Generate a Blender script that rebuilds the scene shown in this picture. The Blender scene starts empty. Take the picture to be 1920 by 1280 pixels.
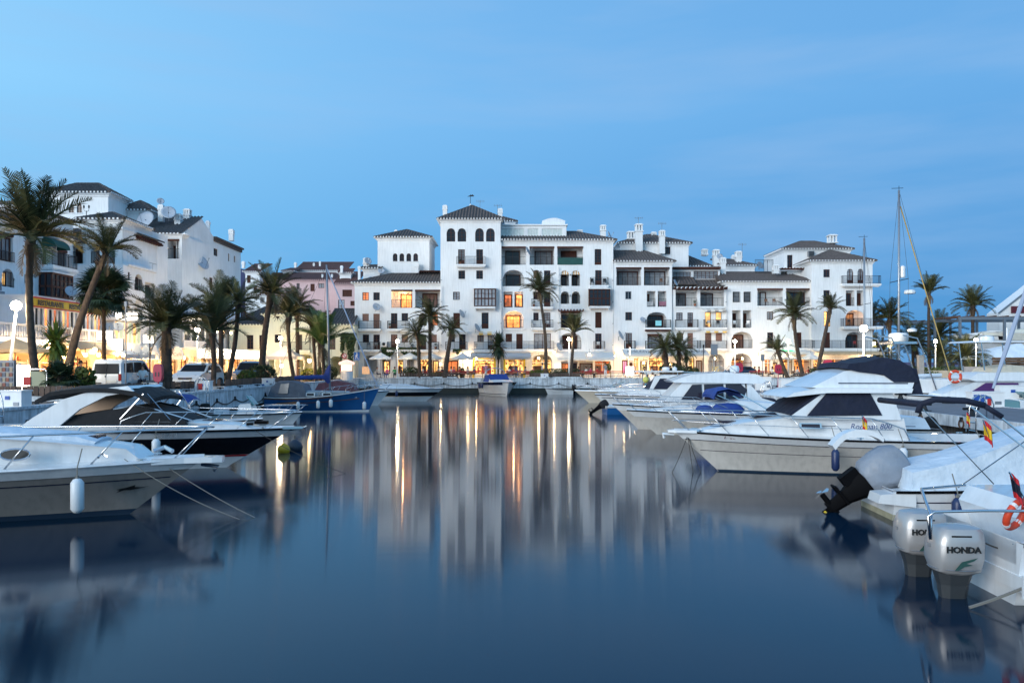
import bpy, math, random
from mathutils import Vector, Matrix
R=math.radians; PI=math.pi; sin=math.sin; cos=math.cos
random.seed(7)
SC=bpy.context.scene; COL=SC.collection
# ------------------------------------------------------------------ camera
F=1500.0; HZ=684.0; CH=3.2
cam=bpy.data.cameras.new('camera'); camo=bpy.data.objects.new('camera',cam); COL.objects.link(camo)
cam.sensor_width=36; cam.lens=36*F/1920; cam.shift_y=(HZ-640)/1920
camo.location=(0,0,CH); camo.rotation_euler=(R(90),0,0)
cam.clip_start=.1; cam.clip_end=20000
SC.camera=camo
# ------------------------------------------------------------------ sky, afterglow
SUN_AZ=R(222); SUN_EL=R(11)          # behind the camera and to its left (compass from +Y clockwise)
world=bpy.data.worlds.new('World'); SC.world=world; world.use_nodes=True
wn=world.node_tree.nodes; wl=world.node_tree.links; wn.clear()
wo=wn.new('ShaderNodeOutputWorld'); bg=wn.new('ShaderNodeBackground')
sky=wn.new('ShaderNodeTexSky'); sky.sky_type='NISHITA'; sky.sun_disc=False
sky.sun_elevation=R(3); sky.sun_rotation=SUN_AZ; sky.air_density=1.0; sky.dust_density=0.3; sky.ozone_density=6.0
tint=wn.new('ShaderNodeMix'); tint.data_type='RGBA'; tint.blend_type='MULTIPLY'; tint.inputs[0].default_value=1
tint.inputs[7].default_value=(0.85,1.0,1.12,1)
geo=wn.new('ShaderNodeTexCoord'); sep=wn.new('ShaderNodeSeparateXYZ'); wl.new(geo.outputs['Generated'],sep.inputs[0])
# dusk colour by height above the horizon, brighter towards the afterglow
ramp=wn.new('ShaderNodeValToRGB'); e=ramp.color_ramp.elements
e[0].position=0.0; e[0].color=(0.125,0.385,0.735,1)
e[1].position=1.0; e[1].color=(0.10,0.25,0.60,1)
for p,c in ((0.12,(0.140,0.435,0.820,1)),(0.30,(0.195,0.500,0.900,1)),(0.50,(0.165,0.430,0.83,1))):
    q=e.new(p); q.color=c
wl.new(sep.outputs['Z'],ramp.inputs[0])
dot=wn.new('ShaderNodeVectorMath'); dot.operation='DOT_PRODUCT'
wl.new(geo.outputs['Generated'],dot.inputs[0]); dot.inputs[1].default_value=(sin(SUN_AZ)*cos(R(20)),cos(SUN_AZ)*cos(R(20)),sin(R(20)))
gr=wn.new('ShaderNodeValToRGB'); g=gr.color_ramp.elements
mr=wn.new('ShaderNodeMapRange'); mr.inputs[1].default_value=-1; mr.inputs[2].default_value=1
wl.new(dot.outputs['Value'],mr.inputs[0]); wl.new(mr.outputs[0],gr.inputs[0])
g[0].position=0.0; g[0].color=(0.62,0.78,0.90,1); g[1].position=1.0; g[1].color=(3.6,2.2,1.45,1)
for p,c in ((0.25,(1.13,1.11,1.08,1)),(0.45,(1.62,1.42,1.22,1)),(0.75,(2.1,1.8,1.5,1))):
    q=g.new(p); q.color=c
mul=wn.new('ShaderNodeMix'); mul.data_type='RGBA'; mul.blend_type='MULTIPLY'; mul.inputs[0].default_value=1
wl.new(ramp.outputs[0],mul.inputs[6]); wl.new(gr.outputs[0],mul.inputs[7])
# thin streaked cirrus
mp=wn.new('ShaderNodeMapping'); mp.inputs['Scale'].default_value=(1.3,1.3,9.0); mp.inputs['Rotation'].default_value=(R(4),R(9),0)
wl.new(geo.outputs['Generated'],mp.inputs[0])
nz=wn.new('ShaderNodeTexNoise'); nz.inputs['Scale'].default_value=2.2; nz.inputs['Detail'].default_value=5; nz.inputs['Roughness'].default_value=.5
wl.new(mp.outputs[0],nz.inputs[0])
cr=wn.new('ShaderNodeMapRange'); cr.inputs[1].default_value=.42; cr.inputs[2].default_value=.75; cr.inputs[3].default_value=0; cr.inputs[4].default_value=.45
wl.new(nz.outputs[0],cr.inputs[0])
cl=wn.new('ShaderNodeMix'); cl.data_type='RGBA'; wl.new(cr.outputs[0],cl.inputs[0]); wl.new(mul.outputs[2],cl.inputs[6]); cl.inputs[7].default_value=(.36,.58,.90,1)
# physical sky underneath the dusk colours
ns=wn.new('ShaderNodeMix'); ns.data_type='RGBA'; ns.blend_type='MULTIPLY'; ns.inputs[0].default_value=1
wl.new(sky.outputs[0],ns.inputs[6]); ns.inputs[7].default_value=(.05,.05,.05,1)
mx=wn.new('ShaderNodeMix'); mx.data_type='RGBA'; mx.inputs[0].default_value=.08
wl.new(cl.outputs[2],mx.inputs[6]); wl.new(ns.outputs[2],mx.inputs[7])
wl.new(mx.outputs[2],bg.inputs[0]); bg.inputs[1].default_value=1.0; wl.new(bg.outputs[0],wo.inputs[0])
sun=bpy.data.lights.new('afterglow_sun','SUN'); sun.energy=3.0; sun.angle=R(35); sun.color=(.97,.97,.96)
suno=bpy.data.objects.new('afterglow_sun',sun); COL.objects.link(suno)
sd=Vector((sin(SUN_AZ)*cos(SUN_EL),cos(SUN_AZ)*cos(SUN_EL),sin(SUN_EL))); suno.rotation_euler=sd.to_track_quat('Z','Y').to_euler()
SC.view_settings.view_transform='Standard'; SC.view_settings.look='None'; SC.view_settings.gamma=1; SC.view_settings.exposure=0.0
SC.view_settings.use_curve_mapping=False
SC.render.engine='CYCLES'; cy=SC.cycles
cy.use_denoising=True; cy.max_bounces=6; cy.diffuse_bounces=3; cy.glossy_bounces=4; cy.transmission_bounces=4; cy.caustics_reflective=False; cy.caustics_refractive=False
cy.sample_clamp_indirect=4; cy.use_light_tree=True
# ------------------------------------------------------------------ materials
MATS={}
def mat(name,col,rough=.6,metal=0,var=.0,vscale=3,bump=0,bscale=20,emit=None,estr=0,spec=.5,coat=0,alpha=1,streak=0,objvar=0,trans=0):
    if name in MATS: return MATS[name]
    m=bpy.data.materials.new(name); m.use_nodes=True; nt=m.node_tree; b=nt.nodes['Principled BSDF']
    b.inputs['Base Color'].default_value=(*col,1); b.inputs['Roughness'].default_value=rough; b.inputs['Metallic'].default_value=metal
    b.inputs['Specular IOR Level'].default_value=spec; b.inputs['Coat Weight'].default_value=coat
    if trans: b.inputs['Transmission Weight'].default_value=trans
    if emit: b.inputs['Emission Color'].default_value=(*emit,1); b.inputs['Emission Strength'].default_value=estr
    last=None
    tc=None
    if var or bump or streak: tc=nt.nodes.new('ShaderNodeTexCoord')
    if var:
        n=nt.nodes.new('ShaderNodeTexNoise'); n.inputs['Scale'].default_value=vscale; n.inputs['Detail'].default_value=6; n.inputs['Roughness'].default_value=.62
        nt.links.new(tc.outputs['Object'],n.inputs[0])
        r=nt.nodes.new('ShaderNodeMapRange'); r.inputs[1].default_value=.3; r.inputs[2].default_value=.7; r.inputs[3].default_value=1-var; r.inputs[4].default_value=1+var*.6
        nt.links.new(n.outputs[0],r.inputs[0])
        x=nt.nodes.new('ShaderNodeVectorMath'); x.operation='SCALE'; x.inputs[0].default_value=col; nt.links.new(r.outputs[0],x.inputs['Scale'])
        last=x.outputs[0]
    if streak:
        mp=nt.nodes.new('ShaderNodeMapping'); mp.inputs['Scale'].default_value=(3,3,.25); nt.links.new(tc.outputs['Object'],mp.inputs[0])
        n=nt.nodes.new('ShaderNodeTexNoise'); n.inputs['Scale'].default_value=2.2; n.inputs['Detail'].default_value=6; nt.links.new(mp.outputs[0],n.inputs[0])
        r=nt.nodes.new('ShaderNodeMapRange'); r.inputs[1].default_value=.45; r.inputs[2].default_value=.75; r.inputs[3].default_value=1; r.inputs[4].default_value=1-streak
        nt.links.new(n.outputs[0],r.inputs[0])
        x=nt.nodes.new('ShaderNodeVectorMath'); x.operation='SCALE'
        if last: nt.links.new(last,x.inputs[0])
        else: x.inputs[0].default_value=col
        nt.links.new(r.outputs[0],x.inputs['Scale']); last=x.outputs[0]
    if objvar:
        oi=nt.nodes.new('ShaderNodeObjectInfo'); r=nt.nodes.new('ShaderNodeMapRange'); r.inputs[3].default_value=1-objvar; r.inputs[4].default_value=1+objvar
        nt.links.new(oi.outputs['Random'],r.inputs[0]); x=nt.nodes.new('ShaderNodeVectorMath'); x.operation='SCALE'
        if last: nt.links.new(last,x.inputs[0])
        else: x.inputs[0].default_value=col
        nt.links.new(r.outputs[0],x.inputs['Scale']); last=x.outputs[0]
    if last: nt.links.new(last,b.inputs['Base Color'])
    if bump:
        n=nt.nodes.new('ShaderNodeTexNoise'); n.inputs['Scale'].default_value=bscale; n.inputs['Detail'].default_value=4; nt.links.new(tc.outputs['Object'],n.inputs[0])
        u=nt.nodes.new('ShaderNodeBump'); u.inputs['Strength'].default_value=bump; u.inputs['Distance'].default_value=(.12 if ('canvas' in name or 'cloth' in name or 'wrap' in name) else .02)
        nt.links.new(n.outputs[0],u.inputs['Height']); nt.links.new(u.outputs[0],b.inputs['Normal'])
    MATS[name]=m; return m
# ------------------------------------------------------------------ mesh building
class MB:
    def __init__(s): s.v=[]; s.f=[]; s.m=[]; s.k=0
    def add(s,vs,fs):
        o=len(s.v); s.v+=[tuple(p) for p in vs]; s.f+=[tuple(i+o for i in f) for f in fs]; s.m+=[s.k]*len(fs); return s
    def box(s,x0,x1,y0,y1,z0,z1): return s.boxT(None,x0,x1,y0,y1,z0,z1)
    def boxT(s,T,x0,x1,y0,y1,z0,z1):
        vs=[(x,y,z) for z in (z0,z1) for y in (y0,y1) for x in (x0,x1)]
        if T: vs=[T(*p) for p in vs]
        return s.add(vs,[(0,2,3,1),(4,5,7,6),(0,1,5,4),(2,6,7,3),(0,4,6,2),(1,3,7,5)])
    def tube(s,pts,r,n=6,cap=True):
        pts=[Vector(p) for p in pts]; N=len(pts); rs=r if isinstance(r,(list,tuple)) else [r]*N; rings=[]
        prev=None
        for i,p in enumerate(pts):
            d=(pts[min(i+1,N-1)]-pts[max(i-1,0)]); d=d.normalized() if d.length>1e-9 else Vector((0,0,1))
            if prev is None: a=d.orthogonal().normalized()
            else:
                a=prev-d*prev.dot(d); a=a.normalized() if a.length>1e-6 else d.orthogonal().normalized()
            prev=a; b=d.cross(a)
            rings.append([p+(a*cos(2*PI*k/n)+b*sin(2*PI*k/n))*rs[i] for k in range(n)])
        return s.loft(rings,cap)
    def loft(s,rings,cap=True,closed=True):
        n=len(rings[0]); vs=[p for r in rings for p in r]; fs=[]
        for i in range(len(rings)-1):
            for k in range(n if closed else n-1):
                k2=(k+1)%n; fs.append((i*n+k,i*n+k2,(i+1)*n+k2,(i+1)*n+k))
        if cap and closed: fs.append(tuple(range(n-1,-1,-1))); fs.append(tuple((len(rings)-1)*n+k for k in range(n)))
        return s.add(vs,fs)
    def lathe(s,prof,c=(0,0,0),n=12,sx=1,sy=1):
        return s.loft([[(c[0]+r*sx*cos(2*PI*k/n),c[1]+r*sy*sin(2*PI*k/n),c[2]+z) for k in range(n)] for r,z in prof])
    def ball(s,c,r,n=10,m=6,sz=1):
        return s.lathe([(max(r*sin(PI*i/m),r*.02),-r*sz*cos(PI*i/m)) for i in range(m+1)],c,n)
    def prism(s,poly,y0,y1,axis='y'):
        """polygon in (a,z) pushed along the third axis"""
        if axis=='y': A=[(a,y0,z) for a,z in poly]; B=[(a,y1,z) for a,z in poly]
        elif axis=='x': A=[(y0,a,z) for a,z in poly]; B=[(y1,a,z) for a,z in poly]
        else: A=[(a,b,y0) for a,b in poly]; B=[(a,b,y1) for a,b in poly]
        return s.loft([A,B])
    def tri(s,*p): return s.add(p,[tuple(range(len(p)))])
    def build(s,name,mt,parent=None,world=False,smooth=False,loc=None):
        me=bpy.data.meshes.new(name); 
        off=OFF.get(parent.name,Vector((0,0,0))) if (world and parent) else Vector((0,0,0))
        if off.length: s.v=[(x-off.x,y-off.y,z-off.z) for x,y,z in s.v]
        me.from_pydata(s.v,[],s.f); ms=mt if isinstance(mt,(list,tuple)) else [mt]
        for q in ms: me.materials.append(q)
        if len(ms)>1: me.polygons.foreach_set('material_index',s.m)
        if smooth: me.polygons.foreach_set('use_smooth',[True]*len(me.polygons))
        me.update()
        o=bpy.data.objects.new(name,me); COL.objects.link(o)
        if loc: o.location=loc
        if parent: o.parent=parent; 
        if parent and parent.name in OFF: OFF[o.name]=OFF[parent.name]
        if smooth=='auto':
            try: me.set_sharp_from_angle(angle=R(38))
            except Exception: pass
        return o
OFF={}
def tag(o,label,cat,group=None):
    o['label']=label; o['category']=cat
    if group: o['group']=group
    return o
def thing(name,label,cat,loc=(0,0,0),rz=0,group=None):
    o=bpy.data.objects.new(name,None); COL.objects.link(o); o.empty_display_size=.3
    o.location=loc; o.rotation_euler=(0,0,rz); OFF[o.name]=Vector(loc)
    return tag(o,label,cat,group)
def struct(name,mb,mt,kind='structure',smooth=False):
    o=mb.build(name,mt,None,smooth=smooth); o['kind']=kind; return o
KIDS={}
def copy_tree(o,parent=None):
    c=o.copy(); COL.objects.link(c); c.parent=parent
    if o.name in OFF: OFF[c.name]=OFF[o.name]
    for ch in list(o.children): copy_tree(ch,c)
    return c
def W(x,y,Y): return Vector(((x-960)*Y/F,Y,CH-(y-HZ)*Y/F))
def gx(x,Y): return (x-960)*Y/F
def gz(y,Y): return CH-(y-HZ)*Y/F
QZ=1.66
def glow(name,loc,w,col=(1,.62,.28),r=.12,parent=None):
    l=bpy.data.lights.new(name,'POINT'); l.energy=w*(3.0 if loc[0]<-20 else 1.7); l.color=col; l.shadow_soft_size=r
    o=bpy.data.objects.new(name,l); COL.objects.link(o); o.location=loc
    if parent: o.parent=parent
    return o
def text(s,size,mt,parent,loc,rot,ext=.004,name='lettering',sx=1,shear=0,align='LEFT',bold=0):
    c=bpy.data.curves.new(name,'FONT'); c.body=s; c.size=size; c.extrude=ext; c.shear=shear; c.align_x=align; c.resolution_u=2; c.offset=bold
    t=bpy.data.objects.new(name,c); COL.objects.link(t); bpy.context.view_layer.update()
    me=bpy.data.meshes.new_from_object(t.evaluated_get(bpy.context.evaluated_depsgraph_get())); bpy.data.objects.remove(t); me.materials.clear(); me.materials.append(mt)
    o=bpy.data.objects.new(name,me); COL.objects.link(o); o.location=loc; o.rotation_euler=rot; o.scale=(sx,1,1)
    if parent: o.parent=parent
    return o
# palette
PLASTER=mat('white_plaster',(.80,.81,.82),.85,var=.10,vscale=.35,bump=.25,bscale=9,streak=.12)
CREAM=mat('cream_plaster',(.80,.79,.62),.85,var=.06,vscale=.5,bump=.25,bscale=9,streak=.08)
PINK=mat('pink_plaster',(.66,.46,.46),.85,var=.08,vscale=.5,streak=.10)
TILE=mat('clay_tile',(.105,.085,.078),.85,var=.55,vscale=4.5,bump=.4,bscale=14)
TILE_RED=mat('red_clay_tile',(.20,.085,.065),.85,var=.5,vscale=4,bump=.4,bscale=14)
WOOD=mat('brown_joinery',(.070,.024,.016),.6,spec=.2,var=.25,vscale=6,objvar=.3)
SHUT=mat('wood_shutter',(.20,.10,.075),.6,var=.2,vscale=5,objvar=.3)
IRON=mat('black_iron',(.015,.015,.018),.5,metal=.3)
GLASS=mat('window_glass',(.014,.017,.026),.12,spec=.42,objvar=.3)
CURT=mat('curtained_glass',(.24,.26,.29),.35,var=.35,vscale=2.5,objvar=.45,spec=.25)
DARK=mat('dark_interior',(.02,.018,.02),.8)
STONE=mat('worn_white_quay',(.64,.68,.72),.8,var=.38,vscale=1.3,bump=1.0,bscale=3,streak=.55)
CONC=mat('quay_concrete',(.20,.18,.17),.85,var=.25,vscale=1.2,bump=.4,bscale=8)
PAVE=mat('terracotta_paving',(.26,.185,.15),.8,var=.25,vscale=1.5,bump=.3,bscale=6)
WEED=mat('wet_dark_stone',(.018,.022,.018),.45,var=.4,vscale=2,bump=.5,bscale=6)
METAL=mat('stainless_steel',(.62,.62,.64),.22,metal=1)
GREYM=mat('grey_steel',(.22,.24,.27),.5,metal=.4)
WHITEP=mat('white_paint',(.80,.80,.80),.45,var=.06,vscale=2,streak=.06)
def lit(name,col,s,var=.0,vs=2): 
    if name in MATS: return MATS[name]
    m=bpy.data.materials.new(name); m.use_nodes=True; nt=m.node_tree; b=nt.nodes['Principled BSDF']
    b.inputs['Base Color'].default_value=(.3,.2,.1,1); b.inputs['Roughness'].default_value=.5
    b.inputs['Emission Color'].default_value=(*col,1); b.inputs['Emission Strength'].default_value=s
    if var:
        tc=nt.nodes.new('ShaderNodeTexCoord'); n=nt.nodes.new('ShaderNodeTexNoise'); n.inputs['Scale'].default_value=vs; n.inputs['Detail'].default_value=3
        nt.links.new(tc.outputs['Object'],n.inputs[0]); r=nt.nodes.new('ShaderNodeMapRange'); r.inputs[1].default_value=.35; r.inputs[2].default_value=.65
        r.inputs[3].default_value=s*(1-var); r.inputs[4].default_value=s*(1+var); nt.links.new(n.outputs[0],r.inputs[0]); nt.links.new(r.outputs[0],b.inputs['Emission Strength'])
    MATS[name]=m; return m
LIT_OR=lit('lit_orange_pane',(1,.30,.06),1.5,.6,1.9)
LIT_RED=lit('lit_deep_orange_pane',(.85,.15,.03),.8,.7,1.6)
LIT_YEL=lit('lit_yellow_pane',(1,.55,.16),1.5,.5,1.3)
LIT_WARM=lit('lit_shop_interior',(1,.48,.14),1.9,.85,2.6)
LAMPM=lit('lamp_globe_glow',(1,.80,.50),130)
LAMPS_=lit('small_bulb_glow',(1,.62,.26),55)
SIGNW=lit('backlit_white_sign',(1,.95,.85),5)
# ------------------------------------------------------------------ water
def water_mat():
    m=bpy.data.materials.new('harbour_water'); m.use_nodes=True; nt=m.node_tree; b=nt.nodes['Principled BSDF']
    b.inputs['Base Color'].default_value=(.0003,.016,.038,1); b.inputs['Roughness'].default_value=.062; b.inputs['Anisotropic'].default_value=1.0; b.inputs['Specular IOR Level'].default_value=.5; b.inputs['IOR'].default_value=1.32
    tc=nt.nodes.new('ShaderNodeTexCoord'); mp=nt.nodes.new('ShaderNodeMapping'); mp.inputs['Scale'].default_value=(.35,1.6,1); nt.links.new(tc.outputs['Object'],mp.inputs[0])
    n=nt.nodes.new('ShaderNodeTexNoise'); n.inputs['Scale'].default_value=1.5; n.inputs['Detail'].default_value=3; nt.links.new(mp.outputs[0],n.inputs[0])
    u=nt.nodes.new('ShaderNodeBump'); u.inputs['Strength'].default_value=.05; u.inputs['Distance'].default_value=.01; nt.links.new(n.outputs[0],u.inputs['Height']); nt.links.new(u.outputs[0],b.inputs['Normal'])
    tg=nt.nodes.new('ShaderNodeCombineXYZ'); tg.inputs[1].default_value=1; nt.links.new(tg.outputs[0],b.inputs['Tangent'])   # long gentle waves across the basin
    return m
w=MB(); w.add([(-6000,-6000,0),(6000,-6000,0),(6000,6000,0),(-6000,6000,0)],[(0,1,2,3)]); struct('water',w,water_mat())
# ------------------------------------------------------------------ quays and ground
LX=-17.0; FY=88.9
g=MB(); g.box(-400,LX-1.1,-60,900,-2,QZ-.004); g.box(LX-1.1,400,FY+1.1,900,-2,QZ-.004); struct('ground',g,PAVE)
# white quay edge, its worn face and dark tidal foot
for nm,(x0,x1,y0,y1),(a0,a1,b0,b1) in (('quay_wall',(LX-1.1,LX,-60,FY+1.1),(LX-1,LX+.06,-60,FY)),('quay_wall',(LX,120,FY,FY+1.1),(LX,120,FY-.06,FY+1))):
    q=MB(); q.box(x0,x1,y0,y1,.62,QZ)
    struct(nm,q,STONE)
    q=MB(); q.box(a0,a1,b0,b1,-1.5,.60) if False else q.box(x0+.12*(x0==LX-1.1),x1-.12*(x1==LX),y0+.15*(y0==FY),y1,-1.5,.619)
    struct('quay_foot',q,WEED)
# kerb lip along the water
q=MB(); q.box(LX-.35,LX+.05,-60,FY-.05,QZ,QZ+.10); q.box(LX-.35,118,FY-.05,FY+.35,QZ,QZ+.10); struct('quay_kerb',q,STONE)
# road on the left, lane of darker asphalt
ASPH=mat('asphalt',(.07,.068,.068),.85,var=.3,vscale=1.4,bump=.3,bscale=12)
r=MB(); r.add([(-25.5,-60,QZ),(-18.4,-60,QZ),(-18.4,FY+6,QZ),(-25.5,FY+6,QZ)],[(0,1,2,3)]); struct('road',r,ASPH)
# mooring chain scallops hung on the quay faces
AUTO=[]
def chain(x,y,dx,dy,n,step,seed):
    rr=random.Random(seed)
    for i in range(n):
        a=(x+dx*step*i,y+dy*step*i,1.15); b=(x+dx*step*(i+1),y+dy*step*(i+1),1.15)
        mb=MB(); sag=rr.uniform(.22,.42); pts=[(a[0]+(b[0]-a[0])*t/8,a[1]+(b[1]-a[1])*t/8,1.15-sag*4*(t/8)*(1-t/8)) for t in range(9)]
        mb.tube(pts,.03,4); mb.tube([(a[0],a[1],1.28),(a[0],a[1],1.02)],.06,5)
        o=mb.build('mooring_chain',IRON); tag(o,'dark sagging chain hung along the white quay face','chain','chains hung on the quay faces'); AUTO.append((o,'sagging quay chain'))
chain(LX+.04,22,0,1,22,3.0,3)
chain(-14,FY-.05,1,0,24,3.2,4)
# far hills
def hills():
    m=MB(); rr=random.Random(5); pts=[]
    n=60
    for j,(dist,base) in enumerate(((2600,1),(3000,.6))):
        top=[]
        for i in range(n+1):
            x=-2600+ i*5200/n; h=12+ 400*max(0,math.exp(-((x+1150)/480)**2))+ 14*sin(i*1.3+j)*math.exp(-((x+1000)/700)**2)+8*sin(i*2.9)*math.exp(-((x+1000)/700)**2)
            top.append((x,dist+30*sin(i),h*base))
        vs=[(x,y,-5) for x,y,h in top]+top+[(x*1.05,y+900,-5) for x,y,h in top]
        fs=[(i,i+1,n+2+i,n+1+i) for i in range(n)]+[(n+1+i,n+2+i,2*n+3+i,2*n+2+i) for i in range(n)]
        m.add(vs,fs)
    struct('hills',m,mat('hazy_hill',(.075,.075,.15),.95,var=.3,vscale=.004),smooth=True)
hills()
# right-hand pier
PX0,PX1,PZ=17.0,22.6,1.25
p=MB(); p.box(PX0,PX1,-40,FY+.2,PZ-.42,PZ); struct('pier_deck',p,mat('pier_concrete',(.17,.17,.19),.9,var=.25,vscale=1,bump=.4,bscale=9))
p=MB(); p.box(PX0-.12,PX0-.002,-40,FY-.2,PZ-.40,PZ+.03); p.box(PX1+.002,PX1+.12,-40,FY-.2,PZ-.40,PZ+.03); struct('pier_edge',p,STONE)
p=MB(); p.box(PX0+.5,PX1-.5,-40,FY,-1.5,PZ-.42); struct('pier_foot',p,mat('stained_concrete',(.22,.21,.19),.9,var=.4,vscale=1.2,streak=.6))
# ------------------------------------------------------------------ palms
LEAF=mat('palm_leaf',(.070,.074,.027),.6,var=.35,vscale=2,objvar=.5,spec=.3)
LEAFY=mat('fresh_palm_leaf',(.10,.17,.035),.5,var=.3,vscale=2,objvar=.3)
LEAFD=mat('dark_fan_leaf',(.032,.052,.022),.5,var=.35,vscale=2,objvar=.3)
DEAD=mat('dry_palm_leaf',(.13,.085,.045),.8,var=.3,vscale=2,objvar=.3)
BARK=mat('palm_bark',(.075,.052,.038),.9,var=.5,vscale=5,bump=.9,bscale=9)
def frond_mesh(name,L,el,droop,mt,seed,pairs=30,wid=.27,tw=0):
    """feather leaf leaving the origin along +x at elevation el and bending down"""
    rr=random.Random(seed); me=MB(); N=11; pts=[]; a=el; x=z=0; ds=L/(N-1)
    for i in range(N):
        pts.append((x,0,z)); a2=a-droop*((i/(N-1))**1.3); x+=cos(a2)*ds; z+=sin(a2)*ds
    me.tube(pts,[.028*(1-.85*i/(N-1)) for i in range(N)],3,False)
    def at(t):
        f=t*(N-1); i=min(int(f),N-2); f-=i; p=Vector(pts[i]).lerp(Vector(pts[i+1]),f); d=(Vector(pts[i+1])-Vector(pts[i])).normalized(); return p,d
    for k in range(pairs):
        t=.13+.87*k/(pairs-1); p,d=at(min(t,.999)); up=d.cross(Vector((0,1,0))); up=-up if up.z<0 else up
        ln=wid*L*(sin(PI*min(1,(t*.86+.12)))**.55)*rr.uniform(.85,1.1)
        for sgn in (-1,1):
            v=(Vector((0,sgn,0))*.80+d*.62+up*rr.uniform(.05,.40)).normalized()
            e=p+v*ln-Vector((0,0,ln*ln*.30)); mid=p+v*ln*.5; w=d*(.013+.007*L)
            me.add([p-w*.5,p+w*.5,mid+w*.55,mid-w*.55,e],[(0,1,2,3),(3,2,4)])
    o=me.build(name,mt); m=o.data; bpy.data.objects.remove(o); return m
FR={}
def fronds(mt,key):
    if key not in FR:
        FR[key]=[frond_mesh('frond',1.0,R(e_),R(d_),mt,i*7+len(FR)) for i,(e_,d_) in enumerate(((86,12),(78,22),(67,36),(56,50),(42,62),(26,72),(4,62),(-22,45)))]
    return FR[key]
def fan_mesh(name,mt,seed):
    rr=random.Random(seed); m=MB(); m.tube([(0,0,0),(.25,0,.03),(.5,0,.02)],[.02,.014,.01],3,False)
    n=22; c=Vector((.5,0,.02))
    for i in range(n):
        a=R(-125+250*i/(n-1)); ln=(.50-.10*abs(i/(n-1)-.5))*rr.uniform(.88,1.05); d=Vector((cos(a),sin(a),.12*cos(a*2))); pr=Vector((-sin(a),cos(a),0))*.022
        tip=c+d*ln-Vector((0,0,.10*rr.uniform(.5,1.6))); mid=c+d*ln*.6
        m.add([c,mid-pr*1.4,mid+pr*1.4,tip],[(0,1,3,2)] if False else [(0,1,2),(1,3,2)])
    o=m.build(name,mt); me=o.data; bpy.data.objects.remove(o); return me
def sword_mesh(name,mt):
    m=MB(); pts=[(0,0),(.35,.02),(.7,.01),(1,-.06)]
    m.add([(0,-.05,0),(0,.05,0),(.5,-.075,.02),(.5,.075,.02),(1,0,-.12)],[(0,2,3,1),(2,4,3)])
    o=m.build(name,mt); me=o.data; bpy.data.objects.remove(o); return me
FANM=[fan_mesh('fan_leaf',LEAFD,i) for i in range(3)]
SWORD=[sword_mesh('sword_leaf',LEAFD),sword_mesh('sword_leaf',LEAFY)]
GP='palm trees around the harbour'
def palm(label,bx,Y,cx,cyc,rad,n=32,kind='date',tr=.19,trtop=None,bulge=1.5,bow=.0,lo=-25,hi=88,wind=.25,lm=None,seed=0,name='palm_tree',gzb=QZ,top=1.0,sub=False):
    """bx: pixel column of the foot, (cx,cyc): pixel of the crown heart, rad: frond length in metres"""
    rr=random.Random(seed or int(bx*7+cyc)); X=gx(bx,Y); base=Vector((X,Y,gzb)); head=W(cx,cyc,Y)-base
    t=thing(name,label,'palm tree',base,0,GP)
    m=MB(); N=34; pts=[]; rs=[]; trtop=trtop or tr*.8
    for i in range(N):
        f=i/(N-1); sway=bow*sin(PI*f); lean=head.x*(f**1.25)
        pts.append((lean+sway,head.y*f,head.z*f-.15*(i==0))); r=tr+(trtop-tr)*f
        if f<.08: r*=1.35-.35*f/.08
        if bulge>1:
            bf=max(0,1-abs(f-.93)/.10); r*=1+(bulge-1)*bf
        r*=1+.09*(i%2); rs.append(r)
    m.tube(pts,rs,9)
    # stubs of cut leaf bases under the crown
    for k in range(34):
        a=rr.uniform(0,2*PI); f=rr.uniform(.86,.99); c=Vector(pts[-1])*1.0; c.z=head.z*f; c.x=head.x*(f**1.25)+bow*sin(PI*f)
        d=Vector((cos(a),sin(a),1.1)).normalized(); m.tube([c+d*tr*.6,c+d*(tr*(bulge+.9))],[.05,.02],3,False)
    m.build('trunk',BARK,t,smooth=True)
    crown=bpy.data.objects.new('crown',None); COL.objects.link(crown); crown.parent=t; crown.location=head
    for k in range(n):
        q=(k+.5)/n; az=k*2.39996+rr.uniform(-.25,.25)
        if kind=='date':
            el=hi-(hi-lo)*(q**.85)+rr.uniform(-6,6)
            idx=min(range(8),key=lambda i:abs((86,78,67,56,42,26,4,-22)[i]-el)); me=fronds(lm or LEAF,(lm or LEAF).name)[idx]
            o=bpy.data.objects.new('frond',me); sc=rad*rr.uniform(.82,1.08)*(top if el>60 else 1)
            o.scale=(sc,sc*rr.uniform(.8,1.1),sc); o.rotation_euler=(rr.uniform(-.25,.25),wind*cos(az)*rr.uniform(.2,.8),az)
            o.location=(cos(az)*tr*.5,sin(az)*tr*.5,rr.uniform(-.15,.1))
        elif kind=='fan':
            el=80-125*q+rr.uniform(-8,8); o=bpy.data.objects.new('fan_leaf',FANM[k%3]); sc=rad*rr.uniform(.85,1.1); o.scale=(sc,)*3
            o.rotation_euler=(rr.uniform(-.4,.4),-R(el),az)
        else:
            el=88-168*q+rr.uniform(-10,10); o=bpy.data.objects.new('sword_leaf',SWORD[1 if lm else 0]); sc=rad*rr.uniform(.8,1.1); o.scale=(sc,sc*.9,sc)
            o.rotation_euler=(0,-R(el),az); o.location=(0,0,rr.uniform(-.25*rad,.15*rad))
        COL.objects.link(o); o.parent=crown
    if kind=='date':
        for k in range(5):
            o=bpy.data.objects.new('dead_frond',fronds(DEAD,'dead')[7]); COL.objects.link(o); o.parent=crown; sc=rad*rr.uniform(.45,.7); o.scale=(sc,sc*.7,sc); o.rotation_euler=(0,R(rr.uniform(15,45)),rr.uniform(0,6.28)); o.location=(0,0,-.2)
    return t
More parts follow.
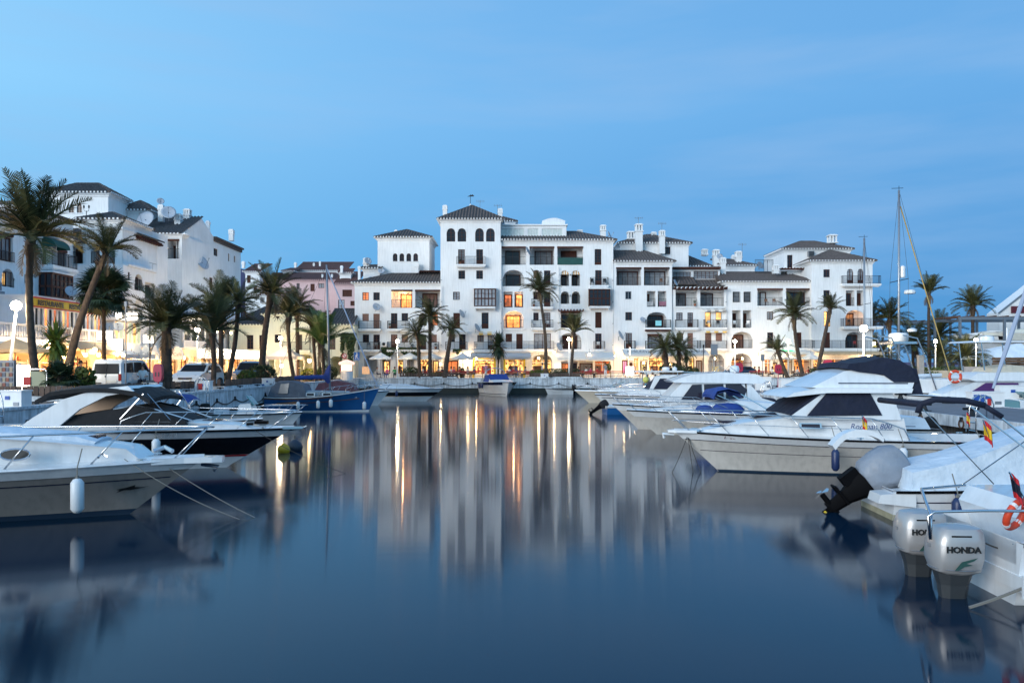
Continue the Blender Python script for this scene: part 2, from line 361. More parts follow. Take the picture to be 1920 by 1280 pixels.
palm('tall bushy palm closest to the white lamp post and menu stand',72,38,58,440,2.84,40,tr=0.186,trtop=0.136,bulge=1.65,bow=-.25,lo=14,top=1.1,wind=.45,seed=1)
palm('palm with a long slanting trunk leaning towards the harbour',122,42,201,470,1.85,26,tr=0.223,trtop=0.124,bulge=1.25,bow=-.15,lo=18,wind=.6,seed=2)
palm('dark fan palm with a shaggy round crown behind the slanting trunk',195,52,195,552,2.1,70,kind='fan',tr=0.136,bulge=1.2,seed=3,name='fan_palm')
palm('stout date palm with rough trunk and drooping crown between the van and the hatchback',313,45,312,612,2.58,46,tr=0.322,trtop=0.223,bulge=1.1,lo=2,seed=4)
palm('slim palm with upswept yellowish fronds beside the white hatchback',399,50,397,622,3.01,26,tr=0.161,bulge=1.45,lo=35,bow=.1,seed=5,lm=LEAF)
palm('straight palm rising behind the upswept one over the bright terrace',414,54,415,585,2.75,26,tr=0.174,bulge=1.2,lo=25,seed=6)
palm('palm with curved leaning trunk in front of the grey van',425,52,447,565,1.81,20,tr=0.161,trtop=0.124,bulge=1.3,bow=.2,lo=0,seed=7)
palm('tall leaning palm with arched crown beside the star-window house',490,62,509,548,2.58,29,tr=0.260,trtop=0.186,bulge=1.5,bow=-.1,lo=-10,seed=8)
palm('palm with a bulbous neck left of the pair by the cream house',552,74,541,592,2.6,30,tr=0.182,bulge=1.8,bow=-.25,lo=20,seed=9)
palm('palm with feathery crown crowding its bulb-necked neighbour',558,78,557,575,2.4,30,tr=0.198,bulge=1.6,lo=0,wind=.5,seed=10)
palm('slender palm before the cream house balcony, crown blown sideways',592,76,586,612,2.3,28,tr=0.167,bulge=1.7,lo=10,wind=.5,seed=11)
palm('young palm with bright green upright fronds near the sailboat mast',608,74,604,645,3.3,26,tr=0.167,bulge=1.2,lo=35,seed=12,lm=LEAFY)
palm('thin palm stem standing just behind the bright green one',600,80,598,640,1.6,18,tr=0.152,bulge=1.0,lo=0,seed=13)
palm('short palm with drooping crown, first of the three in the café planter',787,90,783,626,2.0,34,tr=0.213,bulge=1.5,lo=-30,seed=14)
palm('middle and tallest palm of the three in the café planter',806,90.3,806,592,2.4,36,tr=0.213,bulge=1.3,lo=-25,seed=15)
palm('palm with slanting trunk, last of the three in the café planter',834,90,847,616,1.75,30,tr=0.289,trtop=0.182,bulge=1.2,lo=-25,seed=16)
palm('bushy yucca with hanging sword leaves behind the moored blue and white bowrider',934,91,934,648,1.75,170,kind='sword',tr=0.099,bulge=1,seed=17,name='yucca')
palm('very tall palm with bent stem in front of the arched balconies',1023,90,1010,543,2.5,34,tr=0.198,trtop=0.137,bulge=1.2,bow=.25,lo=-15,wind=.7,seed=18)
palm('palm with brush-shaped crown beside the lit globe lamp and hedge',1071,90,1076,622,2.3,32,tr=0.182,bulge=1.6,lo=35,wind=.4,seed=19)
palm('palm with drooping crown under the word Chino on the awning',1251,90,1247,652,2.3,34,tr=0.274,trtop=0.228,bulge=1.2,lo=-20,seed=20)
palm('spreading palm under the word Japones on the awning',1272,91,1273,655,2.3,32,tr=0.274,trtop=0.213,bulge=1.1,lo=-15,seed=21)
palm('small yucca growing from the bushes before the Chinese restaurant',1287,90.6,1287,668,1.0,70,kind='sword',tr=0.091,bulge=1,seed=22,name='yucca')
palm('tall palm with swept fronds and curved stem before the last white block',1506,91,1488,590,2.6,34,tr=0.243,trtop=0.167,bulge=1.5,bow=-.25,lo=-5,seed=23)
palm('palm leaning the other way next to the clipped hedge',1531,91,1557,578,1.9,26,tr=0.243,trtop=0.167,bulge=1.4,bow=.1,lo=15,wind=.7,seed=24)
palm('small leaning palm by the green neon pharmacy sign',1477,91,1457,655,1.9,26,tr=0.228,trtop=0.167,bulge=1.2,bow=-.1,lo=0,wind=.8,seed=25)
palm('palm beside the tall grey mast with a bulb neck',1669,104,1668,595,3.1,32,tr=0.228,bulge=1.8,lo=-5,seed=26)
palm('palm half hidden behind the end wall of the last block',1636,106,1634,598,3.0,26,tr=0.228,bulge=1.3,lo=-5,seed=27)
palm('tall narrow palm behind the yellow forestay',1743,106,1742,548,2.7,28,tr=0.198,bulge=1.6,lo=35,bow=-.1,seed=28)
palm('tall palm against open sky near the boat rack',1824,104,1824,572,3.0,34,tr=0.243,bulge=1.7,lo=5,seed=29)
palm('broad palm with thick arching fronds behind the yellow forestay',1757,112,1757,628,4.0,30,tr=0.228,bulge=1.2,lo=-5,seed=30)
palm('low bushy palm between two steel gantries',1712,112,1712,645,3.6,40,tr=0.228,bulge=1.2,lo=-20,seed=31)
palm('short palm by the end wall under the globe lamps',1647,100,1647,665,2.8,40,tr=0.228,bulge=1.2,lo=-25,seed=32)
palm('squat date palm under the covered racked boats',1811,98,1811,668,3.1,42,tr=0.342,bulge=1.2,lo=-20,seed=33)
palm('small dark palm by the steel gantry behind the radar scanner',1762,104,1765,668,2.6,34,tr=0.190,bulge=1.2,lo=-20,seed=36)
palm('low fan palm with hanging skirt in the brown slatted planter',112,36.5,112,710,1.0,40,kind='fan',tr=0.124,bulge=1.2,seed=34,name='fan_palm')
palm('yellow green yucca lit from the shop behind it',104,47,104,640,1.55,140,kind='sword',tr=0.074,bulge=1,lm=LEAFY,seed=35,name='yucca')
# ------------------------------------------------------------------ facade kit
def front(Y):
    T=lambda u,d,z:(u,Y+d,z); return T,(lambda x,y:(gx(x,Y),gz(y,Y)))
def side(X):
    T=lambda u,d,z:(X-d,u,z)
    def m(x,y):
        Yv=X*F/(x-960); return (Yv,gz(y,Yv))
    return T,m
def arcz(u,a,b,c,d,rise):
    """height of an arch opening a..b springing to top d"""
    r=(b-a)/2; t=(u-(a+b)/2)/r; return d-rise+rise*math.sqrt(max(0,1-t*t))
def wallface(mb,T,u0,u1,z0,z1,ops,thick=.3):
    """ops: (a,b,c,d,rise,depth). wall skin with real recesses"""
    xs=sorted({u0,u1,*[o[0] for o in ops],*[o[1] for o in ops]}); zs=sorted({z0,z1,*[o[2] for o in ops],*[o[3] for o in ops]})
    xs=[x for x in xs if u0-1e-6<=x<=u1+1e-6]; zs=[z for z in zs if z0-1e-6<=z<=z1+1e-6]
    for i in range(len(xs)-1):
        run=None
        for j in range(len(zs)-1):
            cx=(xs[i]+xs[i+1])/2; cz=(zs[j]+zs[j+1])/2
            hole=any(o[0]<cx<o[1] and o[2]<cz<o[3] for o in ops)
            if not hole:
                if run is None: run=zs[j]
            if (hole or j==len(zs)-2) and run is not None:
                top=zs[j] if hole else zs[j+1]
                if top>run: mb.add([T(xs[i],0,run),T(xs[i+1],0,run),T(xs[i+1],0,top),T(xs[i],0,top)],[(0,1,2,3)])
                run=None
    for a,b,c,d,rise,dep in ops:
        n=10 if rise else 1
        us=[a+(b-a)*k/n for k in range(n+1)]
        if rise:
            h=[arcz(u,a,b,c,d,rise) for u in us]
            for k in range(n):
                mb.add([T(us[k],0,h[k]),T(us[k+1],0,h[k+1]),T(us[k+1],0,d),T(us[k],0,d)],[(0,1,2,3)])
                mb.add([T(us[k],0,h[k]),T(us[k],dep,h[k]),T(us[k+1],dep,h[k+1]),T(us[k+1],0,h[k+1])],[(0,1,2,3)])
            z1_=d-rise
        else:
            mb.add([T(a,0,d),T(a,dep,d),T(b,dep,d),T(b,0,d)],[(0,1,2,3)]); z1_=d
        mb.add([T(a,0,c),T(a,dep,c),T(a,dep,z1_),T(a,0,z1_)],[(0,1,2,3)]); mb.add([T(b,0,c),T(b,0,z1_),T(b,dep,z1_),T(b,dep,c)],[(0,1,2,3)])
        mb.add([T(a,0,c),T(b,0,c),T(b,dep,c),T(a,dep,c)],[(0,1,2,3)])
        mb.add([T(a,dep,c),T(b,dep,c),T(b,dep,d),T(a,dep,d)],[(0,1,2,3)])
def leafframe(p,T,a,b,c,d,dep,nx=2,ny=3,pane=None,rise=0,fr=.07,nm='window',solid=0,fm=None,bar=.035):
    """joinery frame with muntins; the pane is its sub-part. solid: fraction of blind panel at the foot"""
    m=MB(); d0=dep-.05; d1=dep+.03
    zt=d-rise if rise else d
    m.boxT(T,a,a+fr,d0,d1,c,zt); m.boxT(T,b-fr,b,d0,d1,c,zt); m.boxT(T,a+fr,b-fr,d0,d1,c,c+fr)
    if rise:
        n=8
        for k in range(n):
            u=a+(b-a)*k/n; v=a+(b-a)*(k+1)/n; hu=arcz(u,a,b,c,d,rise); hv=arcz(v,a,b,c,d,rise)
            m.add([T(u,d0,hu),T(v,d0,hv),T(v,d0,hv-fr),T(u,d0,hu-fr)],[(0,1,2,3)])
    else: m.boxT(T,a+fr,b-fr,d0,d1,d-fr,d)
    zc=c+fr+(d-c-2*fr)*solid
    if solid: m.boxT(T,a+fr,b-fr,d0+.01,d1,c+fr,zc)
    for k in range(1,nx):
        u=a+(b-a)*k/nx; w=bar*(1.7 if (k*2==nx) else 1); m.boxT(T,u-w/2,u+w/2,d0+.012,d1-.01,zc,(d if not rise else arcz(u,a,b,c,d,rise))-fr*.9)
    for k in range(1,ny):
        z=zc+(d-zc)*k/ny; m.boxT(T,a+fr,b-fr,d0+.02,d1-.012,z-bar/2,z+bar/2)
    o=m.build(nm,fm or WOOD,p,world=True)
    q=MB()
    if rise:
        n=8; top=[(a+(b-a)*k/n) for k in range(n+1)]; pts=[T(a,dep,zc),T(b,dep,zc)]+[T(u,dep,arcz(u,a,b,c,d,rise)-.01) for u in reversed(top)]
        q.add(pts,[tuple(range(len(pts)))])
    else: q.add([T(a+fr*.5,dep,zc),T(b-fr*.5,dep,zc),T(b-fr*.5,dep,d-fr*.5),T(a+fr*.5,dep,d-fr*.5)],[(0,1,2,3)])
    q.build('pane',pane or GLASS,o,world=True)
    return o
def shutter(p,T,a,b,c,d,dep=.1,mt=None):
    m=MB(); m.boxT(T,a,a+.05,dep-.04,dep+.04,c,d); m.boxT(T,b-.05,b,dep-.04,dep+.04,c,d); n=max(4,int((d-c)/.11))
    for k in range(n):
        z=c+(d-c)*k/n; m.boxT(T,a+.05,b-.05,dep-.01+.012*(k%2),dep+.03,z,z+(d-c)/n*.96)
    return m.build('shutter',mt or SHUT,p,world=True)
def railing(p,T,a,b,z,dep=-.6,h=.95,ret=True,nm='railing',mt=None,step=.13,inset=0):
    m=MB(); m.boxT(T,a,b,dep-.02,dep+.02,z+h-.04,z+h); m.boxT(T,a,b,dep-.015,dep+.015,z+.06,z+.09)
    n=max(2,int((b-a)/step))
    for k in range(n+1):
        u=a+(b-a)*k/n; w=.012 if k%8 else .022; m.boxT(T,u-w,u+w,dep-w,dep+w,z,z+h-.04)
    if ret:
        for u in (a,b):
            m.boxT(T,u-.015,u+.015,dep,-.02+inset,z+h-.04,z+h); nn=max(1,int(abs(dep)/.14))
            for k in range(1,nn): v=dep*k/nn; m.boxT(T,u-.01,u+.01,v-.01,v+.01,z,z+h-.04)
    return m.build(nm,mt or IRON,p,world=True)
def slab(p,T,a,b,z,dep=.65,t=.22,mt=None):
    m=MB(); m.boxT(T,a-.05,b+.05,-dep-.04,-.002,z-t,z); m.boxT(T,a+.05,b-.05,-dep+.05,-.003,z-t-.12,z-t); return m.build('balcony_slab',mt or PLASTER,p,world=True)
def tilefield(mb,A,U,S,L,run,step=.36,off=.0,r=.13):
    """barrel tile ribs: A eave corner, U unit along the eave, S unit up the slope, run(u)->(start,end) along S"""
    A=Vector(A); U=Vector(U); S=Vector(S); N=U.cross(S); N=N if N.z>0 else -N; n=max(1,int(round(L/step))); w=L/n
    for k in range(n):
        u0=k*w; us=(u0,u0+w*.22,u0+w*.5,u0+w*.78,u0+w); hs=(0,r*.35,r,r*.35,0)
        ends=[run(min(max(x,0),L)) for x in us]
        lo=[A+U*us[i]+S*ends[i][0]+N*(hs[i]) for i in range(5)]; hi=[A+U*us[i]+S*ends[i][1]+N*(hs[i]) for i in range(5)]
        mb.add(lo+hi,[(i,i+1,6+i,5+i) for i in range(4)]+[(4,3,2,1,0)])
def cornice(p,x0,x1,y0,y1,z,sides='fblr',mt=None,dent=True,t=.32):
    """stepped white eave course with the pale tile ends showing above it"""
    m=MB(); mt=mt or PLASTER
    for i,(e,zz,hh) in enumerate(((.30,z-.10,.085),(.18,z-.24,.135),(.08,z-.40,.155))):
        m.box(x0-e,x1+e,y0-e,y1+e,zz,zz+hh)
    if dent:
        for k in range(int((x1-x0+.7)/.36)):
            x=x0-.35+k*.36; m.box(x,x+.15,y0-.47,y0-.32,z-.09,z+.06)
            if 'b' in sides and False: pass
        for k in range(int((y1-y0+.7)/.36)):
            y=y0-.35+k*.36; m.box(x0-.47,x0-.32,y,y+.15,z-.09,z+.06); m.box(x1+.32,x1+.47,y,y+.15,z-.09,z+.06)
    return m.build('cornice',mt,p,world=True)
def hip(p,x0,x1,y0,y1,z,h,ov=.4,mt=None,corn=True,cm=None,ridge=True):
    """hipped tile roof over the rectangle, apex line along the longer side"""
    if corn: cornice(p,x0,x1,y0,y1,z,mt=cm)
    x0-=ov;x1+=ov;y0-=ov;y1+=ov; m=MB(); lx=x1-x0; ly=y1-y0; hw=min(lx,ly)/2; sl=math.hypot(hw,h)
    Sx=hw/sl; Sz=h/sl
    for A,U,S,L in (((x0,y0,z),(1,0,0),(0,Sx,Sz),lx),((x1,y1,z),(-1,0,0),(0,-Sx,Sz),lx),((x1,y0,z),(0,1,0),(-Sx,0,Sz),ly),((x0,y1,z),(0,-1,0),(Sx,0,Sz),ly)):
        tilefield(m,A,U,S,L,lambda u,L=L:(0,min(sl,min(u,L-u)/hw*sl)))
    m.box(x0,x1,y0,y1,z-.05,z-.005)
    o=m.build('roof',mt or TILE,p,world=True)
    if ridge:
        q=MB()
        if lx>=ly: a=Vector((x0+hw,(y0+y1)/2,z+h)); b=Vector((x1-hw,(y0+y1)/2,z+h))
        else: a=Vector(((x0+x1)/2,y0+hw,z+h)); b=Vector(((x0+x1)/2,y1-hw,z+h))
        if (b-a).length>.1: q.tube([a,b],.11,6)
        for c,e in (((x0,y0,z),a),((x1,y0,z),b if lx>=ly else a),((x0,y1,z),a if lx>=ly else b),((x1,y1,z),b)): q.tube([c,e],.10,6)
        q.build('ridge_tile_line',mt or TILE,o,world=True)
    return o
def shed(p,x0,x1,y0,z,depth,h,ov=.4,l=0,r=0,mt=None,corn=True,cm=None,y1=None):
    """lean-to tile roof sloping towards -y; l, r: hip inset at the ends"""
    if corn: cornice(p,x0,x1,y0,y0+depth,z,mt=cm)
    A=(x0-ov,y0-ov,z); L=x1-x0+2*ov; D=depth+ov; sl=math.hypot(D,h); m=MB()
    def run(u):
        t=1
        if l: t=min(t,u/l)
        if r: t=min(t,(L-u)/r)
        return (0,sl*t)
    tilefield(m,A,(1,0,0),(0,D/sl,h/sl),L,run)
    if l: m.add([A,(A[0]+l,A[1]+D,z+h),(A[0],A[1]+D,z)],[(0,1,2)])
    if r: m.add([(A[0]+L,A[1],z),(A[0]+L-r,A[1]+D,z+h),(A[0]+L,A[1]+D,z)],[(0,1,2)])
    m.box(x0-ov,x1+ov,y0-ov,y0+depth,z-.05,z-.004)
    o=m.build('roof',mt or TILE,p,world=True); q=MB(); q.tube([(x0-ov+l,y0+depth,z+h),(x1+ov-r,y0+depth,z+h)],.11,6)
    if r: q.tube([(x1+ov,y0-ov,z),(x1+ov-r,y0+depth,z+h)],.1,6)
    if l: q.tube([(x0-ov,y0-ov,z),(x0-ov+l,y0+depth,z+h)],.1,6)
    q.build('ridge_tile_line',mt or TILE,o,world=True)
    return o
def chimney(p,x,y,z0,z1,w=.9,cap=True,mt=None):
    m=MB(); h=w/2; zc=z1-1.15*w
    m.box(x-h,x+h,y-h,y+h,z0,zc); m.box(x-h*1.2,x+h*1.2,y-h*1.2,y+h*1.2,zc,zc+.12)
    for sx in (-1,0,1):
        for sy in (-1,1): m.box(x+sx*h*.78-.09,x+sx*h*.78+.09,y+sy*h*.78-.09,y+sy*h*.78+.09,zc+.12,z1-.2)
    m.box(x-h*.45,x+h*.45,y-h*.45,y+h*.45,zc+.12,z1-.22)
    m.box(x-h*1.15,x+h*1.15,y-h*1.15,y+h*1.15,z1-.2,z1-.1); m.box(x-h*.85,x+h*.85,y-h*.85,y+h*.85,z1-.1,z1)
    return m.build('chimney',mt or WHITEP,p,world=True)
def bay(p,T,a,b,c,d,n=5,proj=.75,wm=None,pm=None):
    """projecting timber mirador: panes above, panelled panes below"""
    m=MB(); zc=c+(d-c)*.44
    for z0,z1 in ((c,c+.10),(zc-.06,zc+.08),(d-.12,d)): m.boxT(T,a-.05,b+.05,-proj,0,z0,z1)
    for k in range(n+1):
        u=a+(b-a)*k/n; m.boxT(T,u-.05,u+.05,-proj,-proj+.09,c+.1,zc-.06); m.boxT(T,u-.05,u+.05,-proj,-proj+.09,zc+.08,d-.12)
    for u in (a,b):
        for v in (-proj*.5,-.05): m.boxT(T,u-.05,u+.05,v-.04,v+.04,c+.1,d-.12)
    for z in (zc+(d-zc)*.5,): m.boxT(T,a,b,-proj+.01,-proj+.07,z-.025,z+.025)
    o=m.build('bay_window',wm or WOOD,p,world=True); q=MB()
    q.boxT(T,a+.03,b-.03,-proj+.05,-.01,c+.1,zc-.06); q.boxT(T,a+.03,b-.03,-proj+.05,-.01,zc+.08,d-.12); q.build('pane',pm or CURT,o,world=True)
    s=MB(); s.boxT(T,a-.12,b+.12,-proj-.1,0,d,d+.10); s.boxT(T,a,b,-proj+.02,0,c-.25,c-.002); s.boxT(T,a+.1,a+.2,-proj+.2,0,c-.45,c-.25); s.boxT(T,b-.2,b-.1,-proj+.2,0,c-.45,c-.25)
    s.build('bay_ledge',PLASTER,p,world=True); return o
def awning(p,T,a,b,z,dep,drop,mt,stripes=None,val=.25,nm='awning'):
    m=MB(); n=max(2,int((b-a)/.45)) if stripes else max(2,int((b-a)/.6))
    for k in range(n):
        u=a+(b-a)*k/n; v=a+(b-a)*(k+1)/n; m.k=(k%2) if stripes else 0
        m.add([T(u,-.02,z),T(v,-.02,z),T(v,-dep,z-drop),T(u,-dep,z-drop)],[(0,1,2,3)])
        m.add([T(u,-.02,z-.03),T(v,-.02,z-.03),T(v,-dep,z-drop-.03),T(u,-dep,z-drop-.03)],[(0,1,2,3)])
        mid=(u+v)/2; m.add([T(u,-dep,z-drop),T(v,-dep,z-drop),T(v,-dep,z-drop-val*.8),T(mid,-dep-.01,z-drop-val),T(u,-dep,z-drop-val*.8)],[(0,1,2,3,4)])
    m.k=0; m.boxT(T,a,b,-dep-.03,-dep+.03,z-drop-.04,z-drop+.03)
    return m.build(nm,[mt,stripes] if stripes else mt,p,world=True)
def dish(x,y,z,r,az,el,label,arm=True):
    """satellite dish on a short wall arm"""
    t=thing('satellite_dish',label,'satellite dish',(x,y,z),az,'satellite dishes on walls and roofs')
    m=MB(); pr=[(r*.02,-.22*r),(r*.4,-.18*r),(r*.75,-.09*r),(r,0),(r,.03),(r*.74,-.055*r),(r*.02,-.18*r)]
    m.lathe(pr,(0,0,0),16); v=[Vector(q) for q in m.v]; rot=Matrix.Rotation(R(90-el),3,'Y'); m.v=[tuple(rot@q) for q in v]; m.build('reflector',mat('dish_grey',(.42,.46,.52),.5,var=.08),t,smooth=True)
    a=MB(); dr=rot@Vector((0,0,1)); ft=rot@Vector((r*.85,0,0)); a.tube([ft,dr*r*1.1],.02,4); a.ball(dr*r*1.1,.06,6,4); a.tube([(0,0,0),(-r*.5,0,-r*.4),(-r*.5,0,-r*1.1)],.035,5); a.build('feed_arm',GREYM,t)
    return t
SHR=random.Random(99)
def shopfit(p,T,a,b,c,d,dep):
    """glazing bars, a counter, shelves and stock standing before a lit back wall"""
    m=MB(); n=max(2,int((b-a)/.9)); h=c+(d-c)*.78
    for k in range(n+1): u=a+.04+(b-a-.08)*k/n; m.boxT(T,u-.03,u+.03,.22,.28,c,d)
    m.boxT(T,a,b,.21,.29,h-.03,h+.03); m.build('shop_frame',(WHITEP,WOOD)[SHR.random()<.5],p,world=True)
    if dep>.7:
        m=MB(); u=a+(b-a)*SHR.uniform(.05,.3); v=u+(b-a)*SHR.uniform(.3,.5); m.boxT(T,u,v,dep-.5,dep-.3,c,c+1.0); m.build('counter',SHUT,p,world=True)
        for r_ in range(3):
            z=c+1.15+.32*r_; m=MB(); m.boxT(T,a+.1,b-.1,dep-.30,dep-.18,z,z+.03); m.build('shelf',WOOD,p,world=True); u=a+.15; m=MB()
            while u<b-.25:
                w=SHR.uniform(.06,.16)
                if SHR.random()<.7: m.k=SHR.randrange(4); m.boxT(T,u,u+w,dep-.29,dep-.20,z+.03,z+.03+SHR.uniform(.1,.26))
                u+=w+.04
            if m.v: m.build('stock',[WOOD,STK1,STK2,STK3],p,world=True)
STK1=mat('stock_red',(.45,.05,.03),.6); STK2=mat('stock_white',(.6,.58,.5),.6); STK3=mat('stock_teal',(.03,.12,.14),.6)
class B:
    """one building: thing + helpers in photo pixels on a facade at Y"""
    def __init__(s,name,label,Y,x0,x1,ytop,depth,mt=PLASTER,T=None,m=None,group='white buildings along the quay'):
        s.T,s.m=(T,m) if T else front(Y); s.Y=Y; s.mt=mt
        s.u0,_=s.m(x0,600); s.u1,_=s.m(x1,600); s.zt=s.m(x0,ytop)[1]; s.dep=depth; s.ops=[]
        if s.u0>s.u1: s.u0,s.u1=s.u1,s.u0
        s.t=thing(name,label,'building',(0,0,0),0,group); s.t.location=s.T((s.u0+s.u1)/2,0,QZ); OFF[s.t.name]=Vector(s.t.location)
    def r(s,x0,x1,y0,y1):
        a,_=s.m(x0,y1); b,c=s.m(x1,y1); d=s.m((x0+x1)/2,y0)[1]; c=s.m((x0+x1)/2,y1)[1]
        if a>b: a,b=b,a
        return a,b,c,d
    def wall(s):
        m=MB(); wallface(m,s.T,s.u0,s.u1,-.0+QZ-.3,s.zt,s.ops)
        T=s.T; z0=QZ-.3
        m.add([T(s.u0,0,z0),T(s.u0,0,s.zt),T(s.u0,s.dep,s.zt),T(s.u0,s.dep,z0)],[(0,1,2,3)]); m.add([T(s.u1,0,z0),T(s.u1,s.dep,z0),T(s.u1,s.dep,s.zt),T(s.u1,0,s.zt)],[(0,1,2,3)])
        m.add([T(s.u0,s.dep,z0),T(s.u0,s.dep,s.zt),T(s.u1,s.dep,s.zt),T(s.u1,s.dep,z0)],[(0,1,2,3)]); m.add([T(s.u0,0,s.zt-.01),T(s.u1,0,s.zt-.01),T(s.u1,s.dep,s.zt-.01),T(s.u0,s.dep,s.zt-.01)],[(0,1,2,3)])
        m.build('wall',s.mt,s.t,world=True)
    def win(s,x0,x1,y0,y1,pane=None,nx=2,ny=3,arch=0,solid=0,fm=None):
        a,b,c,d=s.r(x0,x1,y0,y1); ri=(b-a)/2*arch if arch else 0
        s.ops.append((a,b,c,d,ri,.22)); leafframe(s.t,s.T,a,b,c,d,.14,nx,ny,pane,ri,solid=solid,fm=fm)
        if y1-y0<20:
            m=MB(); m.boxT(s.T,a-.06,b+.06,-.07,-.002,c-.07,c); m.build('sill',s.mt,s.t,world=True)
    def door(s,x0,x1,y0,y1,pane=None,nx=2,ny=4,solid=.3,arch=0): s.win(x0,x1,y0,y1,pane,nx,ny,arch,solid)
    def shut(s,x0,x1,y0,y1,mt=None):
        a,b,c,d=s.r(x0,x1,y0,y1); s.ops.append((a,b,c,d,0,.2)); shutter(s.t,s.T,a,b,c,d,.12,mt)
    def log(s,x0,x1,y0,y1,dx0=None,dx1=None,pane=None,arch=0,beam=True,dep=1.7,rail=True,nx=2,dh=.86,lm=None,railm=None,glowc=None,extra=None,fm=None):
        """recessed loggia with sliding doors on its back wall"""
        a,b,c,d=s.r(x0,x1,y0,y1); ri=min((b-a)/2*arch,(d-c)*.6) if arch else 0
        s.ops.append((a,b,c,d,ri,dep))
        if dx0 is not None:
            e,f_,_,_=s.r(dx0,dx1,y0,y1); e=max(e,a+.05); f_=min(f_,b-.05); leafframe(s.t,s.T,e,f_,c+.02,c+(d-c)*dh,dep-.08,nx,1,pane,0,.12,'sliding_door',fm=fm)
        if beam and not arch:
            m=MB(); m.boxT(s.T,a-.02,b+.02,-.06,.12,d-.20,d-.004); m.build('lintel_beam',WOOD,s.t,world=True)
        if rail: railing(s.t,s.T,a+.02,b-.02,c+.02,.06,1.0,False)
        if lm:
            m=MB(); m.boxT(s.T,a+.02,b-.02,dep-.16,dep-.02,c+.02,d-ri*.6-.05 if not arch else c+(d-c)*.7); m.build('lit_room',lm,s.t,world=True)
            if not rail and dep>.45: shopfit(s.t,s.T,a,b,c,(d if not ri else d-ri*.7),dep)
        if glowc:
            q=s.T((a+b)/2,dep*.45,d-.5-ri*.3); glow('room_light',Vector(q),glowc,(1,.5,.2),.1)
        if arch: m=MB(); m.boxT(s.T,a-.22,a,-.05,.1,d-ri-.10,d-ri+.06); m.boxT(s.T,b,b+.22,-.05,.1,d-ri-.10,d-ri+.06); m.build('impost',s.mt,s.t,world=True)
    def balc(s,x0,x1,yt,yb,dep=.65,sl=True,h=None):
        a,b,c,d=s.r(x0,x1,yt,yb)
        if sl: slab(s.t,s.T,a,b,c,dep,mt=s.mt)
        return railing(s.t,s.T,a,b,c,-dep,h or .95)
    def chim(s,x0,x1,yt,yb,dY=2.0):
        Y=s.Y+dY; chimney(s.t,gx((x0+x1)/2,Y),Y,gz(yb,Y),gz(yt,Y),(x1-x0)*Y/F)
YF=96.8
def fY(Y): return front(Y)
LC=CURT
# -------- block left of the tower (eave 531)
b=B('apartment_building','low white apartment block with satellite dish, its roof stepping down left of the highest tower',YF,665,826,531,11)
b.win(679.5,691.5,548,563,LIT_RED); b.win(700,712,548,563)
b.log(734,773,543,577,748,770,LIT_OR,lm=None,glowc=70,dh=.82); b.log(778.5,825,543,577,789,818,SHUT,nx=4,fm=WOOD)
b.shut(679.5,691.5,588,602); b.shut(700,712,588,616); b.balc(674,715,602.5,616.5)
b.door(733,745,587,616); b.win(753,765,587,602); b.balc(728,768,602.5,616.5); b.win(785,800,587,610,arch=1); b.win(810,821,586,610,LIT_RED,arch=1)
b.win(680,692,627,642); b.door(700,712,627,655); b.door(733,745,627,655,SHUT); b.shut(753,765,627,642); b.door(787,799,627,655); b.shut(809,819,627,642)
b.balc(674,713,641,655.5); b.balc(727.5,823,641,655.5)
# ground floor openings
b.log(683,708,666,701,arch=.5,rail=False,dep=3,lm=None); b.log(716,732,672,701,718,730,LIT_WARM,rail=False,dep=.6,beam=False); b.log(742,756,668,701,rail=False,dep=2,beam=False,lm=LIT_YEL)
b.log(763,776,671,701,rail=False,dep=1.5,beam=False); b.log(783,805,672,701,rail=False,dep=2,beam=False,lm=LIT_WARM); b.log(809,824,672,701,811,822,LIT_YEL,rail=False,dep=.6,beam=False)
b.wall()
ux0,ux1=b.u0,b.u1
shed(b.t,ux0,ux1,YF,b.zt+.08,4.2,1.55,l=4.2)
# upper set-back storey
bu=B('apartment_building','white set-back penthouse with four little arched windows in a row',YF+4.2,708,805,446,7)
for x in (736.5,749,762,775): bu.win(x,x+8.7,475,490,arch=1,ny=2)
bu.wall(); hip(bu.t,bu.u0,bu.u1,YF+4.2,YF+11.2,bu.zt+.08,1.5)
bu.chim(778,785,493,512,-.6); bu.chim(740,745,431,438,2.5); bu.chim(770,774,433,440,3)
b2=B('apartment_building','small white attic with a short tiled roof and a louvred chimney, beside the pink houses',YF+3.6,681,712,504,5)
b2.wall(); shed(b2.t,b2.u0,b2.u1,YF+3.6,b2.zt+.08,3,.75); b2.chim(682,692,484,503,1)
pg=thing('pergola','dark beamed roof terrace shelter tucked against the highest tower','pergola',W(806,517,YF+3.5),0); m=MB(); T,mm=fY(YF+3.5); a,z=mm(787,512); c,z2=mm(825,517)
m.box(a,c,YF+3.4,YF+6,gz(509,YF+3.5),gz(507,YF+3.5))
for k in range(9): m.box(a+(c-a)*k/8-.05,a+(c-a)*k/8+.05,YF+3.1,YF+6,gz(511,YF+3.5),gz(509.2,YF+3.5))
m.build('roof_slab',WOOD,pg,world=True); m=MB(); m.box(a+.2,c,YF+3.6,YF+3.7,gz(520,YF+3.5),gz(511,YF+3.5)); m.build('shade',DARK,pg,world=True)
